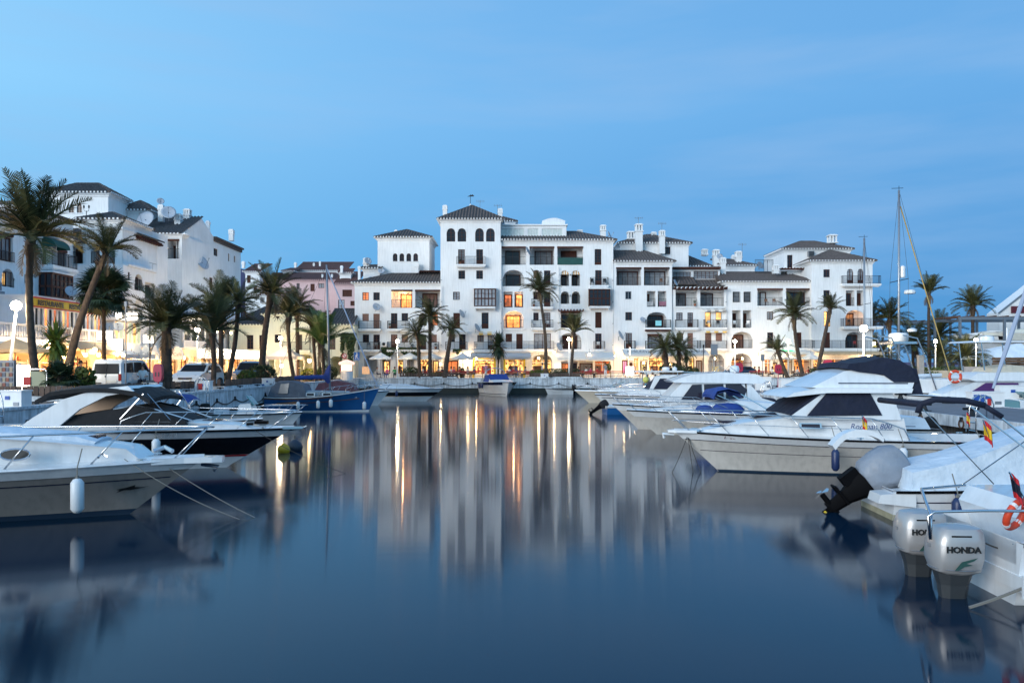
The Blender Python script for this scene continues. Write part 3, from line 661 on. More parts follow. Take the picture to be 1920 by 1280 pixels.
# -------- tower
YT=YF-.5
b=B('tower_building','highest white tower with four large arched windows under its pyramid roof',YT,826,938.5,412,10)
for x in (837.5,858,891,911.5): b.win(x,x+16,428,453,arch=1,nx=2,ny=3)
b.door(859,871.5,467.5,496.5,CURT); b.door(893,905.5,467.5,496.5); b.balc(857,910,482,496.5)
b.win(859.5,872,507,523); b.win(893,905.5,507,523); b.win(849.5,862,547,562,CURT)
a_,b_,c_,d_=b.r(890,929,542,575); bay(b.t,b.T,a_,b_,c_,d_,6)
b.shut(850,862.5,586.5,616,WOOD); b.door(903,916,586,616)
b.win(841,853,626.5,641); b.door(861,873,626.5,655,GLASS); b.win(895,907,628,641,CURT); b.door(914.5,927,628,655,CURT)
b.balc(836,876,641,655.5); b.balc(889.5,938,641,655.5)
a_,b_,c_,d_=b.r(838,878,621,627); STRW=mat('white_canvas',(.72,.72,.70),.8,var=.08); STRY=mat('yellow_canvas',(.75,.48,.10),.8); awning(b.t,b.T,a_,b_,d_,.5,.15,STRW)
a_,b_,c_,d_=b.r(890,930,622,628); awning(b.t,b.T,a_,b_,d_,.5,.15,STRW,STRY)
b.log(831,860,672,701,833,858,LIT_RED,rail=False,dep=1.2,beam=False); b.log(891,929,676,701,rail=False,dep=2.0,beam=False,lm=LIT_WARM)
b.wall(); hip(b.t,b.u0,b.u1,YT,YT+8,b.zt+.08,2.35); b.chim(830.5,838.5,385,409,2.5); b.chim(934,942,391,408,1.5)
v=thing('weather_vane','white finial with iron weather vane on top of the highest tower roof','weather vane',W(882,394,YT+5.2)); m=MB(); z=OFF[v.name].z
m.lathe([(.28,0),(.28,.2),(.15,.3),(.2,.45),(.05,.8)],(0,0,0),8); m.build('finial',WHITEP,v); m=MB(); m.tube([(0,0,.7),(0,0,2.0)],.03,5); m.add([(-.4,0,1.7),(.5,0,1.75),(.3,0,1.98),(-.1,0,1.86)],[(0,1,2,3)]); m.add([(-.4,.03,1.7),(.5,.03,1.75),(.3,.03,1.98),(-.1,.03,1.86)],[(3,2,1,0)]); m.build('vane',IRON,v)
# -------- main block right of the tower
b=B('apartment_building','largest white block with wide loggias, paired arches and a roof-top veranda of curtained glass',YF,938.6,1150,451,12)
b.log(939.5,986,462,496.5,947,975,GLASS); b.log(993,1039,462,496.5,1003,1037,CURT,nx=3); b.log(1045,1093,462,496.5,1053,1083,WOOD,nx=4,rail=True)
g_=MB(); a_,b_,c_,d_=b.r(1045.5,1092.5,483,496.3); g_.boxT(b.T,a_,b_,-.06,-.02,c_,d_); g_.build('green_screen',mat('green_netting',(.01,.07,.065),.7,var=.2),b.t,world=True)
b.door(1115,1127.5,467,496.5,GLASS,2,5,.15)
b.log(942.5,983,506,536.5,948,976,GLASS,arch=.75,beam=False,dh=.8); b.shut(1000,1010,507,522); b.door(1020,1032,507,535); b.balc(996.5,1036.5,521,535.5)
STRO=mat('ochre_canvas',(.55,.30,.10),.8)
for x in (1051,1071.5):
    b.log(x,x+16,507,536,x+3,x+13,GLASS,arch=1,beam=False,nx=2); a_,b_,c_,d_=b.r(x,x+16,507,514.5); m=MB(); nn=6
    for k in range(nn):
        m.k=k%2; m.boxT(b.T,a_+.08+(b_-a_-.16)*k/nn,a_+.08+(b_-a_-.16)*(k+1)/nn,.12,.15,c_,c_+(.28 if k in(0,nn-1) else .5))
    m.build('arch_blind',[STRW,STRO],b.t,world=True)
    b.log(x+.3,x+16.3,546,569.5,x+3,x+13,GLASS,arch=1,beam=False,nx=2)
b.door(1116,1128,506.5,535,GLASS); b.balc(1106.5,1139,521.5,535.5)
b.log(944,961,547,576,945,960,LIT_RED,beam=False,dep=.5); b.log(964.5,981,547,576,966,980,LIT_OR,beam=False,dep=.5,glowc=10)
b.win(1000,1010,547,561.5); b.door(1020,1032,546.5,575); b.balc(996.5,1036.5,561,575.5)
a_,b_,c_,d_=b.r(1104,1142,543,574.5); bay(b.t,b.T,a_,b_,c_,d_,5,.9,None,GLASS)
b.log(944.5,981.5,583,615,949,976,LIT_OR,arch=.7,beam=False,dh=.8,glowc=45); slab(b.t,b.T,b.r(943,983,600,615)[0],b.r(943,983,600,615)[1],b.r(943,983,600,615)[2],.12)
b.win(1000,1010,586,601); b.door(1020,1032,586,614.5,CURT); b.balc(996.5,1036.5,600.5,614.5)
b.log(1051.5,1088,584,614.5,1054,1086,GLASS,nx=4); b.door(1116,1128,585,614.5,WOOD)
pm=MB(); a_,b_,c_,d_=b.r(1047,1093,580,583)
for k in range(9): u=a_+(b_-a_)*k/8; pm.boxT(b.T,u-.05,u+.05,-.7,-.002,c_,d_)
pm.boxT(b.T,a_,b_,-.6,-.5,c_-.12,c_); pm.build('pergola_beam',WOOD,b.t,world=True)
b.win(948,960,625.5,641,WOOD); b.door(968,980,625.5,654.5,WOOD); b.win(1001,1033,625,654.5,CURT,4,1); b.log(1050,1090,624,654.5,1056,1084,WOOD,nx=4,arch=.55,beam=False); b.door(1116,1128,625,654.5)
b.balc(943,1038,640.5,654.5); b.balc(1113,1133,640,654.5)
b.log(946,982,674,701,rail=False,dep=2.4,beam=False,lm=LIT_WARM); b.log(997,1036,664,701,arch=.7,rail=False,beam=False,dep=4,lm=LIT_YEL)
b.log(1052,1068,677,701,1053,1067,LIT_RED,rail=False,beam=False,dep=.5); b.log(1071,1083,677,701,1072,1082,GLASS,rail=False,beam=False,dep=.4); b.log(1086,1112,677,701,1087,1111,CURT,rail=False,beam=False,dep=.4,nx=3); b.log(1115,1145,677,701,rail=False,beam=False,dep=2,lm=LIT_RED)
b.wall()
shed(b.t,b.u0+.45,b.u1,YF,b.zt+.08,4.6,1.75,r=4.6)
pt=thing('rooftop_veranda','flat-roofed white veranda with curtained glazing and a small barrel vault','veranda',W(1000,443,YF+1.6),0,None); T,mm=fY(YF+1.6)
m=MB(); ops=[]
for x0,x1 in ((940.5,983),(989,1010),(1016,1055)):
    a_,z0=mm(x0,441.5); b_,z1=mm(x1,428); ops.append((a_,b_,z0,z1,0,.1)); leafframe(pt,T,a_,b_,z0,z1,.08,4,1,mat('white_curtain_glass',(.60,.66,.64),.3,var=.2,vscale=4),0,.05,fm=WHITEP)
u0,z0=mm(939.5,446); u1,z1=mm(1062,423); wallface(m,T,u0,u1,z0,z1,ops); m.box(u0,u1,YF+1.75,YF+5,z0,z1-.01); m.box(u0-.1,u1+.15,YF+1.45,YF+5.1,z1,z1+.16); m.build('wall',PLASTER,pt,world=True)
m=MB(); a_,_=mm(1017,420); b_,_=mm(1060,420); n=8; pr=[(a_+(b_-a_)*k/n, z1+.16+.55+.35*sin(PI*k/n)) for k in range(n+1)]; m.prism([(a_,z1+.16)]+pr+[(b_,z1+.16)],YF+2.2,YF+4.8); m.build('vaulted_roof',PLASTER,pt,world=True)
b.chim(1082,1092,431,440,5.2); b.chim(1125.5,1135.5,422,447,3.0)
# back roof behind the tower
rb=B('apartment_building','grey tiled roof corner showing behind the highest tower',YF+11.5,915,965,418,6); rb.wall(); hip(rb.t,rb.u0,rb.u1,YF+11.5,YF+17.5,rb.zt+.2,1.0)
# -------- next block
b=B('apartment_building','white block with two deep timber-beamed loggias under a short tiled roof',YF-.15,1150.4,1260,491,12)
b.log(1155.6,1202,501,535,1161,1200,CURT,nx=4); b.log(1207.5,1255,501,535,1212,1252,CURT,nx=4)
b.win(1172.5,1184,546,561,GLASS,2,1,fm=GREYM); b.log(1213,1229,545.5,575,1215,1221,GLASS,beam=False,dep=1.4); b.log(1233.5,1249.5,545.5,575,1234,1239,GLASS,beam=False,dep=1.4)
b.win(1172.5,1185,585,600.5); b.log(1213,1249.5,585,615,1215,1248,GLASS,arch=.55,beam=False,nx=3); b.balc(1210,1256,600,614.5)
fs=MB(); a_,b_,c_,d_=b.r(1227,1238,601.5,611); fs.boxT(b.T,a_,b_,-.75,-.73,c_,d_); fs.build('for_sale_sign',mat('cyan_board',(.25,.62,.68),.6),b.t,world=True)
b.door(1173,1185,624,653.5,CURT); b.balc(1170,1190,640,653.5); b.log(1214,1240,626,653.5,1214.5,1239.5,CURT,beam=True,dep=.4,nx=3,rail=False); b.balc(1209.5,1255,640,653.5)
pb=MB(); a_,b_,c_,d_=b.r(1209,1257,618,621); pb.boxT(b.T,a_,b_,-.65,-.002,c_,d_); pb.build('timber_beam',WOOD,b.t,world=True)
b.log(1166,1178,671,701,1167,1177,lit('lit_magenta_pane',(.9,.16,.6),.9,.3),rail=False,beam=False,dep=.4); b.log(1180,1187,676,701,1180.5,1186.5,GLASS,rail=False,beam=False,dep=.4); b.log(1188,1198,671,701,rail=False,beam=False,dep=.8,lm=LIT_OR); b.log(1200,1214,674,701,1201,1213,mat('pale_olive_panel',(.40,.42,.25),.6),rail=False,beam=False,dep=.4)
b.log(1217,1247,671,701,rail=False,beam=False,dep=2.2,lm=LIT_WARM)
b.wall(); shed(b.t,b.u0+.4,b.u1,YF-.15,b.zt+.08,4.6,1.9,r=3.0,l=.01)
ph=B('apartment_building','set-back white penthouse with hipped roof and tall square chimneys',YF+5,1163,1291,457,9); ph.win(1246,1257,463,477,GLASS,2,1); ph.wall(); hip(ph.t,ph.u0,ph.u1,YF+5,YF+13,ph.zt+.08,1.7)
ph.chim(1191,1204,420,476,-.5); ph.chim(1236,1246,432,476,-.5); ph.chim(1176,1189,434,450,1.5); ph.chim(1221,1230,435,446,4)
# -------- terrace block
b=B('apartment_building','white block with slatted pergola, yellow lit balcony door and two canvas awnings',YF+.1,1260.5,1360,543,12)
b.log(1263,1307,545.5,574,1265.5,1291.5,CURT,beam=False,dh=.92); b.log(1313,1358.5,545.5,574,1316.5,1343,CURT,beam=False,dh=.92)
slab(b.t,b.T,b.u0+.1,b.u1-.1,b.r(1263,1300,560,574.6)[2],.12,.15)
b.win(1268,1280,586,600.5,CURT); b.door(1289,1299.5,586,614,CURT); b.win(1322,1333,585,614,LIT_YEL,1,1); b.win(1342,1353,585,600.5,LIT_YEL,1,1); b.balc(1265.5,1307,600.5,614); b.balc(1318.5,1360,600.5,614)
a_,b_,c_,d_=b.r(1317,1359.5,579,585); awning(b.t,b.T,a_,b_,d_,.6,.15,STRW,mat('grey_canvas',(.33,.31,.29),.8)); a_,b_,c_,d_=b.r(1314,1360,618,624); awning(b.t,b.T,a_,b_,d_,.6,.15,STRW,STRY)
b.shut(1269,1281,624,639); b.shut(1289,1299.5,624,652.5); b.shut(1322,1334,624,652.5); b.shut(1342,1354,624,639.5); b.balc(1265.5,1307,640,653); b.balc(1311,1360,640,653)
b.log(1292,1302,671,701,rail=False,beam=False,dep=.8,lm=LIT_YEL); b.log(1305,1318,671,701,1306,1317,CURT,rail=False,beam=False,dep=.4); b.log(1328,1357.5,663,703,arch=.7,rail=False,beam=False,dep=4,lm=LIT_OR)
b.wall()
pm=MB(); a_,b_,c_,d_=b.r(1262,1360,539,542.5); pm.boxT(b.T,a_,b_,-1.0,-.9,c_-.1,c_); pm.boxT(b.T,a_,b_,-.10,-.004,c_-.1,c_)
for k in range(13): u=a_+.1+(b_-a_-.2)*k/12; pm.boxT(b.T,u-.06,u+.06,-1.25,-.004,c_,d_)
pm.build('pergola_beam',WOOD,b.t,world=True)
m=MB(); 
for x in (1261.5,1307.5,1357): a_,b_,c_,d_=b.r(x,x+5,543,574); m.boxT(b.T,a_,b_,-.12,-.004,c_,d_)
m.build('pillar',PLASTER,b.t,world=True)
sa=B('apartment_building','stepped attic with bands of small-paned red-brown windows between two tiled lean-tos',YF+2.4,1261,1350,505,8)
a_,b_,c_,d_=sa.r(1262,1295,509.5,519.5); sa.ops.append((a_,b_,c_,d_,0,.2)); leafframe(sa.t,sa.T,a_,b_,c_,d_,.1,5,2,CURT); a_,b_,c_,d_=sa.r(1300.5,1346,508,523); sa.ops.append((a_,b_,c_,d_,0,.2)); leafframe(sa.t,sa.T,a_,b_,c_,d_,.1,6,3,CURT)
sa.wall(); m=MB(); m.boxT(sa.T,sa.u0,sa.u1,-.5,2,sa.zt+.02,sa.zt+.25); m.build('flat_roof_edge',WOOD,sa.t,world=True)
shed(sa.t,gx(1262,YF+.5),gx(1306,YF+.5),YF+.4,gz(533,YF+.4),2.0,1.0,corn=False,ov=.1); shed(sa.t,gx(1306.5,YF+.5),gx(1350,YF+.5),YF+.4,gz(537,YF+.4),2.0,.95,corn=False,ov=.1)
m=MB(); m.box(gx(1262,YF+.5),gx(1350,YF+.5),YF+.3,YF+2.4,gz(544,YF+.4),gz(537.5,YF+.4)); m.build('parapet',PLASTER,sa.t,world=True)
rb=B('apartment_building','steep tiled roof with white gable edge rising behind the stepped attic',YF+7,1292,1338,502,7); rb.wall(); shed(rb.t,rb.u0,rb.u1-.6,YF+7,rb.zt+.2,4,2.0,r=2.5); rb.chim(1316,1326,467,480,4); rb.chim(1337,1348,468,500,1); rb.chim(1350.5,1360,483,517,-3.5)
rc=B('apartment_building','small white attic with grey tiles behind the paired windows block',YF+7,1352,1415,499,7); rc.wall(); shed(rc.t,rc.u0,rc.u1,YF+7,rc.zt+.1,4,1.3,r=2.5); rc.chim(1379,1389.5,471,493,2); rc.chim(1372,1379,478,488,4)
# -------- fifth block
b=B('apartment_building','white block with barred paired windows and two broad loggias beneath a low tiled roof',YF,1360.4,1521,529,12)
for x in (1374.7,1395): b.win(x,x+12,547,566.5,CURT,1,2,fm=IRON); a_,b_,c_,d_=b.r(x-.5,x+12.5,547,566.5); railing(b.t,b.T,a_,b_,c_,-.05,d_-c_,False,'window_bars')
b.log(1420,1467.5,540.5,573,1432,1444,WHITEP,nx=1); b.log(1474,1520,540.5,573,1476,1518,GLASS,nx=4)
slab(b.t,b.T,b.r(1420,1527,560,574)[0],b.r(1420,1521,560,574)[1]-.05,b.r(1420,1520,560,574.5)[2],.12,.12)
for x in (1373,1393): b.log(x,x+15.5,581.5,614.5,x+4,x+12,WOOD,beam=False,dep=1.3)
b.win(1438,1450,584,599.5,CURT,2,1); b.win(1492,1503,584,599.5,CURT)
b.log(1371.5,1411,622,653,1373,1401,SHUT,arch=.7,beam=False,nx=4); b.door(1438.6,1450,623,652.5,GLASS); b.balc(1436,1454,639,652.5); b.door(1492,1503,623,652.5,WOOD)
b.balc(1489.5,1520.5,638.5,652.5)
b.log(1371,1410,662.5,703,arch=.8,rail=False,beam=False,dep=4,lm=lit('lit_timber_passage',(1,.38,.10),.65,.4,1))
b.log(1434,1446,674,701,rail=False,beam=False,dep=1.2,lm=LIT_OR); b.log(1449,1459,676,701,1450,1458,LIT_WARM,rail=False,beam=False,dep=.4); b.log(1462,1486,672,701,rail=False,beam=False,dep=2.2,lm=LIT_WARM); b.log(1489,1519,672,701,rail=False,beam=False,dep=2.2,lm=LIT_OR)
b.wall(); shed(b.t,b.u0-.2,b.u1,YF,b.zt+.08,4.2,1.6,l=.01,r=2.2)
# -------- last block
YL=YF-.6
b=B('apartment_building','end white block with tall arched balcony doors and wraparound iron balconies',YL,1521.4,1636,490,12)
b.win(1544,1556,505,520,GLASS,2,3); b.door(1588,1600,504,532.5,CURT,2,4,.25,arch=1); b.door(1608,1619,504,532.5,CURT,2,4,.25,arch=1); b.balc(1576.5,1647,519,532.5)
b.win(1544,1556,544,574,GLASS,2,5); b.log(1586,1602,544.5,573.5,1588,1600,GLASS,beam=False,dep=.8); b.log(1606.5,1619,544.5,573.5,1607.5,1618,WOOD,beam=False,dep=.8,rail=False)
b.win(1545,1557,583.5,612,LIT_YEL,2,4); b.log(1585,1621,581.5,612,1588,1611,mat('warm_curtain',(.5,.3,.16),.6,var=.3),arch=.7,beam=False,nx=3,glowc=14); b.balc(1575.5,1648,598,612.3,1.0)
b.door(1545,1556.5,623,652.5,WOOD); b.log(1585,1621,622,653,1588,1618,GLASS,arch=.7,beam=False,nx=3,rail=False); b.balc(1521.8,1642,638.5,653,.9)
b.log(1525,1546,674,702,rail=False,beam=False,dep=2,lm=LIT_WARM); b.log(1549,1580,674,702,rail=False,beam=False,dep=2.5,lm=LIT_OR); b.log(1584,1600,674,702,rail=False,beam=False,dep=2.5,lm=SHUT); b.log(1604,1632,674,702,rail=False,beam=False,dep=2.5,lm=LIT_WARM)
b.wall(); hip(b.t,b.u0,b.u1,YL,YL+7,b.zt+.08,1.7)
ph=B('apartment_building','end block penthouse with wall-mounted cooling unit and one squat chimney',YF+4.5,1470,1594,468,8); ph.win(1476,1486,478,502,GLASS,2,3); ph.wall(); hip(ph.t,ph.u0,ph.u1,YF+4.5,YF+11,ph.zt+.08,1.45); ph.chim(1552.5,1567,440,456,3)
ac=thing('air_conditioner','dark square cooling unit hung on the end penthouse wall','air conditioner',W(1520,476,YF+4.3)); m=MB(); m.box(-.35,.35,-.3,.2,-.32,.32); m.build('casing',GREYM,ac); m=MB()
for k in range(6): m.box(-.3,.3,-.33,-.301,-.27+k*.095,-.21+k*.095)
m.build('grille',IRON,ac)
lo=B('apartment_building','low white roof pavilion with brown pergola slats between two roofs',YF+3,1452,1516,507,5); lo.log(1464,1476,509,516,rail=False,beam=False,dep=.5); lo.wall(); lo.chim(1449,1459,496,513,-1.6)
pm=MB()
for k in range(9): u=lo.u0+.6+(lo.u1-lo.u0-1.2)*k/8; pm.boxT(lo.T,u-.06,u+.06,-1.3,0,lo.zt+.05,lo.zt+.2)
pm.boxT(lo.T,lo.u0+.4,lo.u1-.4,-1.1,-1.0,lo.zt-.08,lo.zt+.05); pm.build('pergola_beam',WOOD,lo.t,world=True)
# cornice line between ground floor and homes, one per block is built as a long ledge of each
for x0,x1,Y in ((665,826,YF),(826.3,938,YT),(939,1150,YF),(1150.6,1260,YF-.15),(1260.8,1360,YF+.1),(1361,1520,YF),(1522,1636,YL)):
    t=thing('facade_ledge','shallow white ledge above the shopfronts of the '+{665:'low left block',826.3:'highest tower',939:'largest block',1150.6:'beamed loggia block',1260.8:'pergola block',1361:'barred window block',1522:'end block'}[x0],'ledge',W((x0+x1)/2,656,Y),0,'ledges over the shops'); m=MB()
    m.box(gx(x0,Y),gx(x1,Y),Y-.14,Y-.003,gz(659.5,Y),gz(656.6,Y)); m.build('ledge_course',PLASTER,t,world=True)
# -------- cream house on the left with the star window
YC=92.5
b=B('cream_house','yellow lit cream house with a star-shaped window and a small balcony',YC+1.2,497,608,592,9,CREAM,group=None)
b.win(515,527,627,642,GLASS,2,2); b.door(560.5,566.5,627,656,mat('green_glass',(.03,.08,.07),.2)); b.win(588,597,626,642,GLASS,2,2)
b.balc(531,583,642,656.3,.6); b.log(556,586,664,703,arch=.4,rail=False,beam=False,dep=3.5); b.log(503,530,671,703,rail=False,beam=False,dep=2.5)
b.wall(); shed(b.t,b.u0,b.u1,YC+1.2,b.zt+.2,5,1.3,l=1,r=5,cm=CREAM)
a_,b_,c_,d_=b.r(513,529,569,596); cx=(a_+b_)/2; cz=gz(589,YC+1.2)+.03
m=MB(); pts=[(cx+(.62 if k%2==0 else .40)*cos(PI*k/4),cz+(.62 if k%2==0 else .40)*sin(PI*k/4)) for k in range(8)]; m.prism(pts,YC+1.10,YC+1.19); m.build('star_window',DARK,b.t,world=True)
m=MB()
for k in range(16):
    a=2*PI*k/16; m.tube([(cx+.5*cos(a),YC+1.08,cz+.5*sin(a)),(cx+(.95 if k%2 else .8)*cos(a),YC+1.08,cz+(.95 if k%2 else .8)*sin(a))],.025,3)
m.build('iron_star_grille',IRON,b.t,world=True)
m=MB(); a_,b_,c_,d_=b.r(531,584,601,622); m.box(a_,b_,YC+.4,YC+1.197,c_-.1,d_-.35); m.box(a_-.1,b_+.1,YC+.3,YC+1.196,d_-.349,d_-.2); m.build('boxed_porch',CREAM,b.t,world=True)
b=B('cream_house','long low cream wing with two tall green-paned windows and dark ribbed roof',YC+1.5,430,496.7,611,9,CREAM,group=None)
for x in (463,486): b.win(x,x+12,628,654.5,GLASS,2,4); m=MB(); a_,b_,c_,d_=b.r(x-4,x+16,619,624); m.boxT(b.T,a_,b_,-.10,-.003,c_,d_); m.build('window_hood',CREAM,b.t,world=True)
b.log(440,493,672,703,rail=False,beam=False,dep=2.0,lm=LIT_YEL); b.wall(); shed(b.t,b.u0,b.u1-.45,YC+1.5,b.zt+.15,5,2.4,l=3,cm=CREAM)
b=B('cream_house','narrow cream wing hung with ivy, tucked against the low white block',YC+1.8,608.5,664.5,611,9,CREAM,group=None)
b.win(618,629,628,655,GLASS,2,3); b.log(641,655,627,656,rail=False,beam=False,dep=.6); b.log(620,640,668,703,arch=.5,rail=False,beam=False,dep=3); b.log(645,662,672,703,rail=False,beam=False,dep=3)
b.wall(); shed(b.t,b.u0+.45,b.u1-.45,YC+1.8,b.zt+.15,5,2.2,cm=CREAM)
# -------- pink houses behind
def pinkhouse(lab,Y,x0,x1,ye,h,wins,mt=PINK,roofm=TILE_RED,ch=(),white=0,dep=12,rd=6):
    b=B('pink_house' if mt is PINK else 'white_house',lab,Y,x0,x1,ye,dep,mt,group='village houses behind the cream house')
    for w_ in wins: b.win(*w_[:4],*(w_[4:] or (WOOD,)),)if len(w_)<6 else b.log(*w_[:4],w_[4],w_[5],GLASS,rail=True,beam=False,dep=1.2)
    b.wall(); shed(b.t,b.u0,b.u1,Y,b.zt+.3,rd,h,mt=roofm,cm=mt)
    for c in ch: b.chim(*c,dY=1.5)
    return b
pinkhouse('rosy house with a long roof and dark square windows, topmost of the village houses',150,556,648,510,2.3,[(559,568,513,519),(577,590,512.5,518.5),(601,610,512,522),(617,636,512,520)],PLASTER,ch=((552,556,492,512),(598.5,601.5,490,499),(587,590,493,499)))
pinkhouse('pink house with arched loggia and red roof in the middle of the village',140,497,631,528,1.9,[(516,522,532,545,CURT),(556,562,531,541,CURT),(582,590,532,546),(597,608,531,540,CURT),(618,630,532,541,532,532)][:4],PINK,ch=((603,606,514,523),(621,624,514,523)))
pinkhouse('white dormer house with dark shutters between palms behind the cream house',145,531,548,511,1.2,[(537,546,513,520)],PLASTER,ch=())
pinkhouse('pink corner house with lit bay window next to the low white block',132,630,668,535,2.6,[(642,660,543,556),(657,666,564,573),(657,666,587,596),(634,646,562,579,CURT),(634,646,586,597,LIT_OR)],PINK,ch=((638.5,643,498,512),(671.5,676,499,525)))
pinkhouse('white dormer with dark window set in the big red roof',134,637,658,514.5,.8,[(641,655,521.5,527.5)],PLASTER,rd=1.5)
pinkhouse('white gabled house with balconies at the village edge below the hills',138,460,487,512,2.0,[(463,470,516,530),(475,482,535,545)],PLASTER,ch=((454,459,490,503),(485,490.5,496,510)))
pinkhouse('plain white house with blue window beside a round dark bush',128,462,500,556,.3,[(488,496,558,568,CURT)],PLASTER)
# -------- satellite dishes and antennas on this row
for x,y,Y,r,az,lab in ((706,575,YF-.7,.50,-60,'white dish below two dark windows of the low left block'),(715,507,YF+3.2,.45,-80,'dish standing before the set-back penthouse wall'),(695,523,YF+2.5,.35,-75,'dish half sunk behind the low left roof'),
    (866,588,YF-1.0,.55,-25,'dish edge-on beside a tower shutter'),(895,614,YF-1.0,.55,-25,'dish above the yellow striped awning'),(990,470,YF-.8,.55,-20,'large dish on the pier between upper loggias'),
    (1049,650,YF-.8,.55,-40,'dish next to the wide ground arch of the largest block'),(1164,628,YF-.8,.60,-25,'tall narrow dish beside the chimney-less wall of the beamed block'),(1205,599,YF-.6,.35,-70,'white dish left of the for-sale arch'),(1267,530,YF-.6,.45,-30,'dish at the pergola corner'),
    (1143,440,YF+2,.5,-20,'dish on the roof corner of the largest block'),(690,489,YF+4,.5,-50,'dish beside the attic chimney near the pink houses'),(1350,481,YF+5,.45,-80,'dish between white chimneys above the pergola block'),(1426,497,YF+4,.5,-60,'dish on the roof terrace left of the end penthouse')):
    p_=W(x,y,Y); dish(p_.x,p_.y,p_.z,r,R(az),25,lab)
def antenna(x,yt,yb,Y,lab):
    t=thing('roof_antenna',lab,'antenna',W(x,yb,Y),0,'aerials on the roofs'); h=(yb-yt)*Y/F; m=MB(); m.tube([(0,0,0),(0,0,h)],.03,4); m.build('mast',GREYM,t); m=MB(); m.tube([(-.5,0,h*.93),(.6,0,h*.93)],.02,4)
    for k in range(5): m.tube([(-.4+k*.22,-.25,h*.93),(-.4+k*.22,.25,h*.93)],.012,3); m.tube([(-.4+k*.22,0,h*.93-.2),(-.4+k*.22,0,h*.93+.2)],.012,3)
    m.build('aerial_rods',GREYM,t)
antenna(1391.5,456,487,YF+8,'aerial above the small white attic'); antenna(900,376,397,YT+5,'thin rod aerial on the tower roof'); antenna(933,384,404,YT+6,'rod aerial by the right tower chimney'); antenna(1197,408,420,YF+4.5,'short rod on the tallest penthouse chimney'); antenna(1241,418,432,YF+4.5,'short rod on the slimmer penthouse chimney')
antenna(1439,488,512,YF+4,'aerial on the terrace railing left of the end penthouse')
rt=thing('terrace_railing','thin iron railing on the flat roof left of the end penthouse','railing',W(1435,512,YF+3.5)); T,mm=fY(YF+3.5); a_,z_=mm(1416,512); b_,_=mm(1450,512); o=railing(rt,T,a_,b_,z_,0,1.7,False,'rail_bars')

for x,yt,lab in ((939.5,455,'thin downpipe in the corner between the tower and the largest block'),(1149,455,'downpipe at the right edge of the largest block'),(1047,500,'downpipe between the bent palm and the paired arches'),(1361.5,545,'downpipe beside the barred window block'),(1521,545,'downpipe where the end block begins'),(827.5,535,'downpipe at the left corner of the highest tower')):
    Y=YF-.72 if x in(939.5,827.5) else YF-.22; z1=gz(yt,Y); t=thing('downpipe',lab,'pipe',(gx(x,Y),Y,QZ+2.9),0,'downpipes on the white blocks'); m=MB(); m.tube([(0,0,0),(0,0,z1-QZ-2.9)],.05,6); m.build('pipe',WHITEP,t); m=MB()
    for k in range(4): m.box(-.07,.07,-.07,.10,1+k*2.6,1.06+k*2.6)
    m.build('pipe_bracket',GREYM,t)
# ------------------------------------------------------------------ left row, running along the road
XL=-33.6
GL='white buildings along the left road'
def SB(name,label,X,x0,x1,yref,xref,depth,mt=PLASTER,group=GL):
    T,m=side(X); b=B(name,label,0,x0,x1,600,depth,mt,T,m,group); b.zt=m(xref,yref)[1]; return b
Z=lambda y,Y:gz(y,Y)
b=SB('apartment_building','white apartment house with green awning and timber bay above the glazed restaurant veranda',XL,-240,130,413,0,9)
b.log(-12,24,435,489,-10,23,CURT,beam=True,dep=.25,nx=4,rail=False); 
a_,b_,c_,d_=b.r(-12,24,470,489); railing(b.t,b.T,a_,b_,c_,-.12,d_-c_,False)
b.log(3,27,504,538,4,18,LIT_YEL,arch=.9,beam=False,dep=.35,nx=3,rail=True); b.win(46,50,514,531,SHUT,1,1)
b.log(80,88,463,500,80.5,87.5,GLASS,beam=False,dep=.2,nx=1,rail=False); b.log(108,125,468,502,108.5,124.5,CURT,beam=True,dep=.25,nx=3,rail=False)
b.log(114,128,524,563,115,127,GLASS,arch=.8,beam=False,dep=1.0)
b.log(-60,-25,440,489,-58,-27,GLASS,beam=True,dep=.4,nx=3); b.log(-70,-40,505,540,-68,-42,GLASS,arch=.9,beam=False,dep=.6)
b.wall(); a_,b_,c_,d_=b.r(78,126,484,501); slab(b.t,b.T,a_,b_,c_,.8,.25); railing(b.t,b.T,a_,b_,c_,-.75,1.0)
a_,b_,c_,d_=b.r(73,113,514,560); bay(b.t,b.T,a_,b_,c_,d_,5,.95,WOOD,GLASS)
GREENC=mat('dark_green_canvas',(.01,.075,.06),.8,var=.15); m=MB(); a_,b_,c_,d_=b.r(78,106,447,466); n=6; pr=[(-.02-1.0*sin(PI/2*k/n),c_+(d_-c_)*cos(PI/2*k/n)) for k in range(n+1)]
for k in range(n):
    (p0,z0),(p1,z1)=pr[k],pr[k+1]; m.add([b.T(a_,p0,z0),b.T(b_,p0,z0),b.T(b_,p1,z1),b.T(a_,p1,z1)],[(0,1,2,3)])
for u in (a_,b_): m.add([b.T(u,-.02,c_)]+[b.T(u,p,z) for p,z in pr],[tuple(range(n+2))])
m.build('awning',GREENC,b.t,world=True)
m=MB(); y0,y1=b.u0,b.u1
for e,zz,hh in ((.45,-.10,.10),(.30,-.26,.16),(.12,-.45,.19)): m.box(XL-1,XL+e,y0,y1+e,b.zt+zz,b.zt+zz+hh)
m.build('cornice',PLASTER,b.t,world=True); m=MB(); tilefield(m,(XL+.55,y0,b.zt+.02),(0,1,0),(-.94,0,.34),y1-y0+.5,lambda u:(0,5)); m.build('roof',TILE,b.t,world=True)
